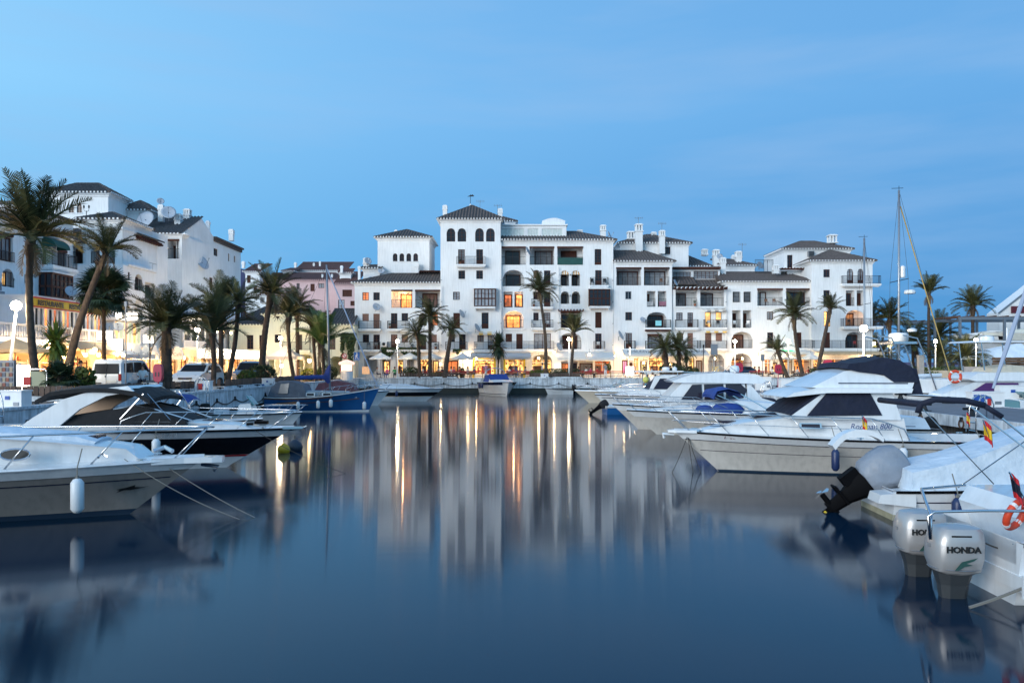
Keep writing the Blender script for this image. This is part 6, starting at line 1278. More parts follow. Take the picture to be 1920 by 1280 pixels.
b.shell([(3.2,2.7),(3.35,3.12),(3.7,3.34),(4.2,3.42),(4.7,3.28),(5.15,3.24),(5.25,3.08),(4.9,3.0),(4.2,2.92),(3.9,2.7)],2.35,.12,'helm_cover',NAVYC,z0=2.7,fr=.9); b.shell([(3.05,2.35),(3.2,3.1),(3.6,3.1),(3.55,2.35)],2.3,.1,'aft_curtain',NAVYC,z0=2.3)
b.shell([(6.9,1.66),(7.0,1.74),(7.6,1.70),(7.7,1.64)],.7,.0,'deck_hatch',SMOKE,fr=.5)
b.pane([(6.55,1.40),(6.55,1.50),(6.05,1.50),(6.05,1.40)],2.95,.28,1.05,SMOKE,.86,'side_port',.016); b.pane([(6.6,1.37),(6.6,1.53),(6.0,1.53),(6.0,1.37)],2.95,.28,1.05,METAL,.86,'port_rim',.008)
b.pane([(9.0,1.38),(9.0,1.40),(3.35,1.45),(3.35,1.43)],2.95,.28,1.05,NAVYG,.86,'trim_line',.01)
b.rail(.36,.99,.62,6,True,.018,.3,.9); b.fit(.5,.93,(8.4,0,1.50,.22,SMOKE)); m=MB(); m.prism([(9.4,-.4),(10.0,-.22),(10.2,-.1),(10.2,.1),(10.0,.22),(9.4,.4)],1.17,1.25,'z'); m.tube([(10.0,0,1.1),(10.35,0,1.12),(10.3,0,1.0)],.045,5); m.build('bow_pulpit',GEL,b.t)
DL=mat('dark_letter',(.03,.03,.05),.6); q=b.P(.88,.90,1); text('7ª SE-3-229-04',.17,mat('maroon_letter',(.15,.03,.04),.6),b.t,(q[0],q[1]+.06,q[2]-.03),(R(90),0,R(180-14)))
yy=b.hw(4.8,1.4,2.95,.28,1.05,.86); text('Rodman 800',.23,mat('blue_letter',(.03,.06,.20),.5),b.t,(5.25,yy+.05,1.37),(R(90),0,R(180)),shear=.25)
fender(b,.58,1,'navy fender on the flybridge boat',FENB,.62,.11,drop=.25); fender(b,.395,1,'white fender on the flybridge boat left of its lettering',FENW,.62,.12,drop=.15); fender(b,.17,1,'white fender with dark cap near the flybridge boat stern',FENW,.62,.12,drop=.1)
for dx,l in ((-.6,'slack rope dropping from the flybridge boat bow'),(.1,'straight rope beside the slack one at the flybridge bow'),(.35,'third rope hanging under the flybridge bow')): rope(b.w((9.6,.1,1.1)),(b.w((9.6,.1,0)).x+dx*.9,23.8,0),.05,l,.012,ROPED)
# gear on the pier side: cockpit coaming and rod
flag((1.9,1.3,1.3),(.0,0,.55),.30,ES,b.t,.22,R(180))
# ---- covered runabout with tilted outboard
b=Boat('covered_runabout','small white boat under a white canvas tent with tilted silver-covered outboard',(7.9,17.35),-4,6.6,2.3,.62,.95,.7,GEL,cock=.12)
b.band(-.02,.2,mat('stained_bottom',(.38,.36,.25),.6,var=.3),0,1,.006,'boot_stripe'); b.band(.60,.64,NAVYG,.04,.95,.01); b.band(.985,1.0,mat('grey_trim',(.10,.12,.2),.5),0,1,.02)
b.shell([(.35,.60),(.42,.98),(1.6,1.25),(3.2,1.85),(4.4,2.0),(5.6,1.5),(6.0,.9)],2.15,.42,'canvas_tent',WHITEC,z0=.60,fr=.92)
eng,Rm=b.outboard(0,-.15,.72,1.08,52,mat('silver_cloth',(.24,.27,.32),.5,var=.15,vscale=3,bump=.5,bscale=3),RUB)
m=MB(); rr=[]
for z_,lx,ly in ((-.10,.30,.30),(.05,.42,.36),(.35,.46,.38),(.62,.42,.34),(.84,.30,.24),(.90,.12,.10)):
    rr.append([((lx*(1+.05*sin(3*k+z_*9)))*math.copysign(abs(cos(2*PI*k/20))**.7,cos(2*PI*k/20)),ly*(1+.06*sin(5*k+z_*7))*math.copysign(abs(sin(2*PI*k/20))**.7,sin(2*PI*k/20)),z_) for k in range(20)])
m.loft(rr); m.v=[tuple(Rm@Vector(v)) for v in m.v]; m.build('cloth_cover',mat('silver_cloth',(.30,.33,.38),.5),eng,smooth='auto')
m=MB(); m.loft([[(a*lx,c*ly,z_) for a,c in ((-1,-.5),(-.5,-1),(.6,-1),(1,-.4),(1,.4),(.6,1),(-.5,1),(-1,.5))] for z_,lx,ly in ((0,.30,.24),(-.3,.26,.2),(-.6,.17,.10),(-1.02,.13,.06))]); m.box(-.42,-.2,-.12,.12,-.5,-.1); m.v=[tuple(Rm@Vector(v)) for v in m.v]; m.build('bracket',RUB,eng,smooth='auto')
m=MB(); m.lathe([(.08,-1.28),(.09,-1.16)],(.05,0,0),8); m.v=[tuple(Rm@Vector(v)) for v in m.v]; m.build('yellow_plug',mat('yellow_plastic',(.6,.42,.02),.5),eng)
for sg in (-1,1): m=MB(); m.prism([(-.35,.38),(-.3,.55),(.4,.62),(.4,.3)],sg*.45,sg*1.05); m.build('stern_platform',GEL,b.t)
q=b.P(.27,.80,-1); text('QUICKSILVER',.17,mat('blue_letter',(.03,.06,.20),.5),b.t,(q[0]-.15,q[1]-.045,q[2]-.055),(R(90),0,0),shear=.2)
m=MB(); m.add([(1.15,q[1]-.03,.50),(1.32,q[1]-.03,.50),(1.12,q[1]-.03,.64)],[(0,1,2)]); m.build('fin_emblem',mat('blue_letter',(.03,.06,.20),.5),b.t)
# bimini roll on slanted poles
m=MB(); n=10; rr=[]
for k in range(n+1):
    t=k/n; c=Vector((.55+1.75*t-.0*t,0,2.45+.18*sin(PI*t)-.42*t**2)); rr.append(c)
m.tube([(0.45,-1.0,2.22),(.50,-1.0,2.40),(.8,-1.0,2.50),(1.4,-1.0,2.47),(1.75,-1.0,2.38)],.065,8); m.tube([(1.75,-1.0,2.38),(2.1,-1.0,2.15)],.055,8); m.tube([(.5,-1,2.4),(.45,1,2.4)],.065,8); m.build('bimini_roll',NAVYC,b.t,smooth=True)
m=MB(); m.tube([(2.0,-1.0,2.2),(3.5,-1.05,.95)],.022,5); m.tube([(1.5,-1.0,2.35),(3.3,-1.05,.9)],.018,5); m.tube([(.55,-1.0,2.3),(1.9,-1.08,.8)],.014,4); m.tube([(2.6,-1.0,1.7),(1.2,-1.08,.72)],.012,4); m.tube([(3.6,-1.1,2.1),(3.6,-1.1,.6)],.022,5); m.tube([(3.6,-1.1,2.1),(5.4,-1.1,1.0)],.018,5); m.build('bimini_pole',METAL,b.t)
m=MB(); pr=[]
for k in range(9): a=R(150-100*k/8); pr.append((-.15+.75*cos(a)+.1,1.0+.75*sin(a)))
pr+= [(x*.93+.02,z*.93) for x,z in reversed(pr)]; m.prism(pr,.7,1.05); m.build('arch_moulding',GEL,b.t,smooth='auto')
flag((.1,.85,1.75),(-.1,0,.30),.32,ES,b.t,.22,0); flag((1.75,-1.2,1.75),(-.12,0,.35),.40,ES,b.t,.34,0); 
fender(b,.17,-1,'dark fender on the canvas-tented boat, nearer its stern',FENB,.5,.11,drop=.1); fender(b,.42,-1,'dark fender farther forward on the canvas-tented boat',FENB,.5,.11,drop=.1)
# ---- catamaran stern with twin silver outboards
b=Boat('catamaran_boat','white catamaran stern with two big silver outboards, red life rings and steel rails',(6.75,11.65),-3,7.5,2.6,.85,1.1,.5,GEL,cock=.5,cf=.55)
GRN=mat('dark_green_decal',(.02,.07,.06),.5)
for i,(y,x) in enumerate(((-.62,-.60),(.52,-.56))):
    eng,Rm=b.outboard(y,x,.32,1.13,0,ENG,mat('grey_motor_leg',(.035,.04,.045),.5),hz=.82)
    yf=y-.283
    m=MB(); m.box(x-.16,x+.10,y-.268,y-.245,.32+.49*1.13,.32+.508*1.13); m.build('air_slot',RUB,eng); m=MB(); m.lathe([(.35,.298),(.355,.303),(.35,.308)],(x,y,.32-.20),20,1,.82); m.build('cowl_seam',GREYM,eng)
    text('HONDA',.115,BLK,eng,(x-.245,yf-.008,.32+.31*1.13),(R(90),0,0),sx=1.05,ext=.006,bold=.004); text('130',.08,GREYM,eng,(x-.352,y+.05,.32+.33*1.13),(R(90),0,R(-90)),ext=.003)
    m=MB()
    for pts in ([(-.16,.10),(-.05,.26),(.20,.34),(.14,.28),(.02,.23),(.12,.20),(-.01,.17),(-.10,.10)],): m.add([(x+a*.85,yf-.006,.32+.04+c*.72) for a,c in pts],[tuple(range(len(pts)))])
    m.build('wing_emblem',GRN,eng)
m=MB(); m.box(-.02,.5,-1.25,1.25,.22,.42); m.box(-.05,.45,-1.28,-1.24,.16,.46); m.build('stern_step',GEL,b.t)
m=MB(); m.prism([(.55,.42),(.35,1.05),(.5,1.28),(1.6,1.3),(1.6,.42)],-1.2,1.2); m.build('transom_bulkhead',GEL,b.t,smooth='auto')
m=MB(); m.tube([(-1.05,-.9,.85),(-1.08,-.9,1.16),(-1.0,-.9,1.22),(-.35,-.9,1.24),(.25,-.95,1.25),(.5,-1.0,1.25)],.022,6); m.tube([(-1.05,-.9,.85),(-1.02,-.85,1.16),(-.85,-.3,1.28),(-.5,.6,1.30),(.3,.9,1.32)],.022,6); m.tube([(.5,-1.0,1.25),(.9,-1.05,1.5),(2.5,-1.1,1.5)],.022,6); m.tube([(.0,-.95,.8),(.55,-.95,.82)],.016,5); m.tube([(.35,-1.0,1.24),(.35,-1.0,.9)],.018,5); m.build('stern_rail',METAL,b.t,smooth=True)
text('NOOSA CAT',.085,mat('blue_letter',(.03,.06,.20),.5),b.t,(.62,-1.215,1.12),(R(90),0,0))
m=MB(); m.box(1.0,1.12,-1.24,-1.20,.95,1.45); m.build('wooden_rest',TEAK,b.t)
flag((.25,-.95,1.25),(-.30,0,.52),.34,[SPR,NAVYC,SPR],b.t,.26,0)
def lifering(p,r,rz,rx,lab,mt=None):
    t=thing('life_ring',lab,'life ring',p,0,'life rings'); t.rotation_euler=(rx,0,rz); m=MB(); pts=[(r*cos(2*PI*k/20),0,r*sin(2*PI*k/20)) for k in range(21)]; m.tube(pts,r*.24,8,False); m.build('ring',mt or ORNG,t,smooth=True)
    for k in range(4):
        a=PI/4+k*PI/2; m=MB(); c=Vector((r*cos(a),0,r*sin(a))); d=Vector((-sin(a),0,cos(a)))*r*.12; m.tube([c-d,c+d],r*.255,8); m.build('band',FENW,t)
    return t
p_=b.w((.15,-.75,1.17)); lifering(p_,.20,R(30),R(20),'red life ring strapped upright on the catamaran rail'); p_=b.w((.42,-.98,1.02)); lifering(p_,.21,R(15),R(10),'red life ring with white rope leaning in front of the other one')
fd=thing('fender','grey fender with purple scrawl lying in the catamaran stern','fender',b.w((.85,-.85,.70)),R(20)); m=MB(); m.lathe([(.03,0),(.09,.02),(.13,.09),(.13,.50),(.09,.57),(.03,.6)],(0,0,0),12); v=m.v; m.v=[tuple(Matrix.Rotation(R(62),3,'Y')@Vector(q)) for q in v]; m.build('float',FENW,fd,smooth='auto')
text('R',.2,mat('purple_scrawl',(.12,.03,.4),.6),fd,(.12,-.14,.06),(R(90),R(-25),0),ext=.003)
rope(b.w((1.6,-1.2,1.25)),(6.0,10.5,0.02),.12,'thick pale rope slanting down past the front silver outboard',.02); rope(b.w((1.3,-1.1,1.0)),b.w((-.2,-.5,.75)),.25,'dark loose cable looped in the catamaran stern',.012,ROPED)
# ---- boats beyond the pier
b=Boat('flybridge_cruiser','white flybridge boat with cream canvas bundle and purple window cover beyond the pier',(31.8,46),182,9.4,3.2,1.2,1.5,1.1,GEL,cock=.25)
b.shell([(1.6,1.2),(1.9,2.35),(5.6,2.35),(7.6,1.55),(7.8,1.2)],2.7,.2,'cabin'); b.pane([(3.4,1.6),(3.5,2.2),(5.3,2.2),(6.2,1.65)],2.7,.2,1.2,mat('purple_canvas',(.07,.02,.12),.8)); b.shell([(1.4,2.3),(1.4,2.45),(3.4,2.8),(5.8,2.75),(6.3,2.4),(6.0,2.3)],2.7,.15,'flybridge',z0=2.3)
b.shell([(2.2,2.75),(2.6,3.1),(3.8,3.2),(4.8,3.0),(5.0,2.75)],1.8,.2,'canvas_bundle',mat('cream_canvas',(.50,.46,.38),.8,bump=.8,bscale=3),z0=2.75); m=MB(); m.prism([(2.2,4.45),(2.5,4.55),(6.0,4.55),(6.2,4.45)],-1.2,1.2); m.build('hardtop',GEL,b.t); m=MB()
for x in (2.8,5.4):
    for y in (-1.05,1.05): m.tube([(x,y,2.9),(x+.2,y,4.46)],.04,5)
m.build('hardtop_pole',METAL,b.t); m=MB(); m.lathe([(.35,0),(.38,.1),(.35,.28),(.05,.33)],(4.6,0,4.56),12); m.tube([(3.6,.3,4.5),(3.6,.3,5.3)],.05,5); m.build('radar_dome',GEL,b.t,smooth='auto')
lifering(W(1791,706,43.9),.31,0,0,'orange life ring hung on the flybridge boat beyond the pier')
b=Boat('workboat','dark-sterned boat carrying a tall radar arch with steel tubes behind the flybridge boat canvas',(30.2,52),178,7.5,3.0,1.3,1.6,.9,GEL,cock=.4); b.shell([(1,1.2),(1.2,2.3),(4,2.3),(5,1.3)],2.4,.2,'cabin'); m=MB()
for y in (-1.1,1.1):
    for x in (3.0,4.6): m.tube([(x,y,1.3),(x+1.0,y,4.2),(x+1.3,y,4.9),(x+2.2,y,5.1)],.05,5)
m.box(4.2,5.8,-1,1,4.55,4.7); m.build('radar_arch',METAL,b.t); m=MB(); m.lathe([(.55,0),(.6,.1),(.6,.45),(.5,.55),(.05,.6)],(5.0,0,4.72),14); m.lathe([(.28,0),(.3,.15),(.05,.25)],(4.3,.4,5.35),10); m.build('radar_dome',GEL,b.t,smooth='auto')
def mastboat(lab,stern,head,L,mx,top,hull=GEL,stay=None,r=.09,group='boats moored in the harbour'):
    b=Boat('sailboat',lab,stern,head,L,3.0,1.1,1.4,1.0,hull,cat='sailboat',cock=.3); b.shell([(2,1.1),(2.2,1.7),(L*.65,1.6),(L*.75,1.2)],2.1,.2,'coachroof'); m=MB(); m.tube([(mx,0,1.4),(mx,0,top)],[r,r*.8],8); m.build('mast',mat('alloy_mast',(.32,.34,.37),.35,metal=.6),b.t,smooth=True)
    m=MB(); zz=1.4+(top-1.4)*.55; m.tube([(mx,-1.3,zz),(mx,1.3,zz)],.03,4)
    for sg in (-1,1): m.tube([(mx,0,top),(mx,sg*1.3,zz),(mx,sg*1.4,1.2)],.012,3)
    m.tube([(mx,0,top),(.1,0,1.2)],.012,3); m.tube([(mx-.3,0,top+.15),(mx+.5,0,top+.12)],.02,3); m.tube([(mx,0,top),(mx,0,top+.3)],.02,3); m.build('rigging',IRON,b.t)
    m=MB(); m.tube([(mx,0,2.4),(1.0,0,2.5)],.14,7); m.build('sail_cover',WHITEC,b.t)
    return b
b=mastboat('sailboat with the tallest grey mast, radar and yellow furled forestay beyond the pier',(22.9+7.6,55.0),180,9.5,3.9,15.2); m=MB(); m.tube([(3.8,0,14.1),(.2,0,2.0)],.04,6); m.build('furled_sail',mat('yellow_furled_sail',(.42,.30,.10),.8),b.t); m=MB(); m.lathe([(.16,0),(.18,.1),(.18,.75),(.05,.85)],(3.6,-.1,9.2),10); m.build('radar_reflector',GEL,b.t); m=MB(); m.lathe([(.35,0),(.38,.08),(.33,.24),(.05,.28)],(3.1,-.1,8.1),12); m.build('radar_dome',GEL,b.t)
b=mastboat('sailboat with a thinner white mast in front of the end block',(33.6,72),180,9,1.9,14.6,r=.11); MATS.pop('alloy_mast') if False else None
fs_=thing('sailboat','sailboat at the right frame edge with thick pale furled headsail','sailboat',(25.5,38,0),0,'boats moored in the harbour'); m=MB(); a=W(1862,728,38)-Vector((25.5,38,0)); c=W(1945,480,38)-Vector((25.5,38,0)); m.tube([a,a.lerp(c,.3),c],[.06,.11,.08],8); m.build('furled_sail',mat('furled_sail_cloth',(.32,.38,.5),.8),fs_)
Bq=Boat('hull_dummy','x','0' and (25.2,38),0,9,3,1.0,1.25,.9,GEL); 
for ch in list(Bq.t.children): ch.parent=fs_; ch.location=(-.6,0,0); ch.rotation_euler=(0,0,0); ch.matrix_parent_inverse=Matrix.Identity(4)
bpy.data.objects.remove(Bq.t)
m=MB(); m.tube([(1.9,-1,1.3),(1.9,-1,1.9),(-.1,0,1.95),(1.9,1,1.9)],.02,4); m.build('pulpit_rail',METAL,fs_)
for i,(x,Y,hd,L,lab) in enumerate(((24.5,62,0,6.5,'low white boat with navy cockpit cover beyond the pier'),(24.5,69,0,6.5,'low white boat next to the navy-covered one, bare deck'),(25.5,78,0,7,'white boat nearest the far quay beyond the pier'),(35,60,0,7,'white boat moored right of the dark radar arch boat'),(24.6,43,0,6.0,'small white boat with teal tarpaulin close behind the pier edge'))):
    b=Boat('small_motorboat',lab,(x,Y),hd,L,2.3,.85,1.0,.8,GEL,cock=.45); b.shell([(L*.35,.85),(L*.38,1.35),(L*.6,1.3),(L*.8,.95)],1.8,.25,'coachroof'); b.screen(L*.58,1.28,L*.48,1.7,1.7,.2,1.2,TEAL,.8); b.shell([(.3,.8),(.5,1.15),(L*.36,1.3),(L*.36,.8)],1.9,.2,'cockpit_cover',(NAVYC,WHITEC,NAVYC,WHITEC,mat('teal_tarpaulin',(.12,.25,.27),.7))[i])
for i,(x0,Y,L,lab,col) in enumerate(((15.9,47.5,6.2,'small white sport boat with dark open cockpit between the pier ladders',NAVYC),(15.8,75,6,'white boat with navy cover nearest the pier root',NAVYC),(15.9,30.6,5.6,'low white dinghy squeezed between the flybridge boat and the day cruiser',WHITEC),(15.8,82,6,'white boat with slanting teal windscreen at the far quay corner',TEAL))):
    b=Boat('small_motorboat',lab,(x0,Y),180,L,2.2,.8,1.0,.8,GEL,cock=.5); b.shell([(L*.4,.8),(L*.42,1.25),(L*.65,1.2),(L*.85,.95)],1.7,.25,'coachroof'); b.shell([(.3,.8),(.5,1.2),(L*.38,1.35),(L*.42,.8)],1.8,.2,'cockpit_cover',col); b.outboard(0,-.25,.6,.9,30); b.rail(.5,.97,.4,3)
# ------------------------------------------------------------------ vehicles
TYRE=mat('tyre_rubber',(.012,.012,.012),.8); ALLOY=mat('alloy_wheel',(.35,.35,.36),.35,metal=.8); CARG=mat('car_glass',(.012,.014,.018),.22,spec=.08)
PLATE=mat('number_plate',(.65,.65,.62),.5); HEADL=mat('headlamp_lens',(.55,.58,.6),.1,spec=.8,metal=.3); TAILL=mat('tail_lamp',(.30,.01,.01),.25)
def car(name,label,loc,rz,L,Wd,H,body,prof,wins,wx,cat='car',wr=.33,tum=.16,van=False,plate='',front=(),belt=.92):
    """side profile prof in (x,z), x=0 rear bumper; +x front. wins: side window polygons"""
    t=thing(name,label,cat,loc,rz); m=MB(); n=len(prof); h=Wd/2
    def y(x,z):
        e=min(1,.90+.10*min(1,min(x,L-x)/.45)); return h*e-(max(0,z-belt)*tum)
    K=8; rr=[]
    for k in range(K+1):
        f=-1+2*k/K; rr.append([(x,f*y(x,z),z-(.035*(abs(f)**4) if z>belt+.2 else 0)) for x,z in prof])
    vs=[p for r in rr for p in r]; m.add(vs,[(k*n+i,k*n+(i+1)%n,(k+1)*n+(i+1)%n,(k+1)*n+i) for k in range(K) for i in range(n)]+[tuple(range(n-1,-1,-1)),tuple(range(K*n,K*n+n))]); m.build('body',body,t,smooth='auto')
    for w in wins:
        for sg in (-1,1):
            m=MB(); A=[(x,sg*(y(x,z)+.008),z) for x,z in w]; Bq=[(x,sg*(y(x,z)-.03),z) for x,z in w]; m.loft([A,Bq]); m.build('side_window',CARG,t)
    for nm,(x0,z0,x1,z1),k in front:
        m=MB(); d=Vector((z1-z0,0,-(x1-x0))).normalized()*.015; d=-d if (nm=='windscreen')!=(d.x>0) else d
        a,bq=y(x0,z0)*k,y(x1,z1)*k; q=[Vector((x0,-a,z0)),Vector((x0,a,z0)),Vector((x1,bq,z1)),Vector((x1,-bq,z1))]; m.loft([[p+d for p in q],[p-d for p in q]]); m.build(nm,CARG,t)
    for x in wx:
        for sg in (-1,1):
            m=MB(); m.lathe([(wr*.6,-.11),(wr*.95,-.11),(wr,-.07),(wr,.07),(wr*.95,.11),(wr*.6,.11)],(0,0,0),20); m.v=[(x+a,sg*(h-.10)+c,wr+b_) for a,b_,c in m.v]; o=m.build('wheel',TYRE,t,smooth='auto')
            m=MB(); m.lathe([(.02,.118),(wr*.18,.12),(wr*.2,.10)],(0,0,0),10)
            for k in range(6):
                a=2*PI*k/6; c=Vector((cos(a),sin(a),0)); d=Vector((-sin(a),cos(a),0)); m.add([c*wr*.15+d*.03+Vector((0,0,.115)),c*wr*.62+d*.035+Vector((0,0,.11)),c*wr*.62-d*.035+Vector((0,0,.11)),c*wr*.15-d*.03+Vector((0,0,.115))],[(0,1,2,3)])
            m.lathe([(wr*.60,.112),(wr*.66,.112)],(0,0,0),16); m.v=[(x+a,sg*(h-.10+c),wr+b_) for a,b_,c in m.v]; m.build('rim',ALLOY,o)
            m=MB(); m.lathe([(wr*1.16,-.02),(wr*1.18,.02)],(0,0,0),20); m.lathe([(.02,0),(wr*1.16,0)],(0,0,0),20); m.v=[(x+a,sg*(h-.0+.002)+c*.2,wr+b_) for a,b_,c in m.v if True]; 
    return t,y
WCAR=mat('white_car_paint',(.76,.77,.78),.25,coat=.6); GCAR=mat('grey_blue_car_paint',(.17,.21,.27),.25,metal=.4,coat=.6); DBCAR=mat('dark_blue_car_paint',(.015,.03,.07),.22,coat=.6); BUMP=mat('dark_bumper',(.03,.03,.035),.6)
# white delivery van seen from behind
t,y=car('delivery_van','white small van seen from behind, parked by the slatted planters',(-20.9,41.2,QZ),R(90),4.1,1.72,1.82,WCAR,
 [(.05,.30),(.0,.45),(.0,1.0),(.10,1.62),(.25,1.80),(.6,1.84),(2.3,1.84),(2.7,1.76),(3.3,1.16),(3.95,1.0),(4.1,.72),(4.1,.35),(3.9,.25)],
 [[(.35,1.15),(.38,1.62),(1.25,1.68),(1.25,1.15)],[(1.38,1.15),(1.38,1.68),(2.25,1.68),(2.25,1.15)],[(2.38,1.15),(2.38,1.66),(2.62,1.64),(3.1,1.18)]],(.75,3.25),'van',.31,.12,front=(('rear_window',(-.005,1.08,.085,1.60),.86),))
m=MB(); m.box(-.05,.06,-.80,.80,.28,.55); m.build('rear_bumper',BUMP,t,smooth=False)
for sg in (-1,1): m=MB(); m.box(-.02,.05,sg*.70-.07,sg*.70+.07,.72,1.08); m.build('tail_light',TAILL,t)
m=MB(); m.box(-.03,.0,-.55,-.02,.62,.76); m.build('number_plate',PLATE,t); m=MB(); m.box(-.014,.01,-.006,.006,.56,1.66); m.box(-.03,.01,.03,.06,.9,1.0); m.build('door_seam',BUMP,t)
m=MB(); m.box(-.04,.02,.25,.55,.58,.64); m.build('badge',BUMP,t)
# white crossover facing the camera
t,y=car('hatchback_car','white crossover car facing the camera beside the stout date palm',(-20.15,53.7,QZ),R(-90),4.44,1.82,1.70,WCAR,
 [(.05,.32),(.0,.5),(.03,.95),(.35,1.35),(.75,1.62),(1.3,1.69),(2.3,1.66),(2.75,1.52),(3.35,1.10),(4.0,.98),(4.32,.82),(4.44,.6),(4.40,.32),(4.2,.22)],
 [[(.55,1.08),(.85,1.45),(1.5,1.52),(1.5,1.06)],[(1.6,1.06),(1.6,1.53),(2.3,1.52),(2.4,1.05)],[(2.5,1.04),(2.42,1.50),(2.65,1.45),(3.15,1.06)]],(.8,3.55),'car',.36,.22,front=(('windscreen',(3.30,1.12,2.72,1.54),.88),))
m=MB(); m.box(4.37,4.47,-.42,.42,.66,.76); m.build('grille',BUMP,t); m=MB(); m.prism([(-.68,.28),(-.55,.50),(.55,.50),(.68,.28)],4.36,4.46,'x'); m.build('air_intake',BUMP,t)
m=MB(); m.box(4.45,4.48,-.26,.26,.38,.49); m.build('number_plate',PLATE,t); m=MB(); m.lathe([(.01,0),(.09,0),(.09,.02),(.01,.025)],(0,0,0),12,1,.5); m.v=[(4.47+c,a,.70+b_) for a,b_,c in m.v]; m.build('oval_badge',mat('blue_badge',(.01,.03,.15),.3),t)
for sg in (-1,1):
    m=MB(); m.loft([[(4.30,sg*.50,.70),(4.12,sg*.84,.80),(3.80,sg*.86,.96),(4.12,sg*.52,.88)],[(4.38,sg*.52,.72),(4.20,sg*.87,.80),(3.86,sg*.89,.96),(4.20,sg*.54,.91)]]); m.build('headlight',HEADL,t)
    m=MB(); m.box(4.36,4.43,sg*.72-.09,sg*.72+.09,.40,.48); m.build('fog_light',HEADL,t); m=MB(); m.loft([[(2.98,sg*.92,1.05),(2.98,sg*1.06,1.05),(2.98,sg*1.06,1.2),(2.98,sg*.92,1.2)],[(3.10,sg*.92,1.07),(3.10,sg*1.04,1.08),(3.10,sg*1.04,1.16),(3.10,sg*.92,1.17)]]); m.build('mirror',WCAR,t)
m=MB(); m.tube([(.9,.72,1.66),(2.3,.72,1.67)],.02,4); m.tube([(.9,-.72,1.66),(2.3,-.72,1.67)],.02,4); m.build('roof_rail',METAL,t)
# grey van
t,y=car('delivery_van','grey-blue high-roofed small van facing the camera behind the curved palm',(-20.45,65.1,QZ),R(-90),4.35,1.80,1.85,GCAR,
 [(.05,.32),(.0,.5),(.03,1.1),(.15,1.70),(.4,1.84),(2.3,1.84),(2.75,1.72),(3.4,1.15),(4.1,1.02),(4.33,.8),(4.35,.35),(4.1,.24)],
 [[(.3,1.15),(.4,1.6),(1.3,1.64),(1.3,1.15)],[(1.4,1.15),(1.4,1.64),(2.25,1.64),(2.3,1.12)],[(2.4,1.12),(2.35,1.62),(2.65,1.60),(3.2,1.14)]],(.8,3.5),'van',.34,.14,front=(('windscreen',(3.38,1.17,2.78,1.70),.88),))
m=MB(); m.box(4.30,4.38,-.5,.5,.55,.70); m.build('grille',BUMP,t)
for sg in (-1,1): m=MB(); m.box(4.16,4.33,sg*.68-.16,sg*.68+.16,.74,.92); m.build('headlight',HEADL,t)
for sg in (-1,1): m=MB(); m.box(2.95,3.1,sg*.95-.08,sg*.95+.10,1.08,1.26); m.build('mirror',BUMP,t)
m=MB(); m.tube([(.6,.7,1.9),(2.3,.7,1.9)],.025,4); m.tube([(.6,-.7,1.9),(2.3,-.7,1.9)],.025,4); m.build('roof_rail',METAL,t)
# dark blue car side-on on the far quay
t,y=car('estate_car','dark blue car parked side-on before the orange arches',(28.3,93.2,QZ),R(180),4.2,1.7,1.42,DBCAR,
 [(.05,.28),(.0,.5),(.08,.92),(.35,1.18),(.7,1.38),(1.9,1.42),(2.4,1.34),(3.05,.95),(3.9,.82),(4.18,.62),(4.2,.3),(4.0,.2)],
 [[(.5,1.0),(.8,1.28),(1.35,1.32),(1.35,.98)],[(1.45,.98),(1.45,1.33),(2.05,1.33),(2.1,.97)],[(2.2,.96),(2.15,1.32),(2.4,1.28),(2.85,.96)]],(.75,3.3),'car',.31,.25,front=(('windscreen',(3.02,.97,2.42,1.31),.86),))
for sg in (-1,1): m=MB(); m.box(.0,.10,sg*.62-.10,sg*.62+.10,.72,.95); m.build('tail_light',TAILL,t)
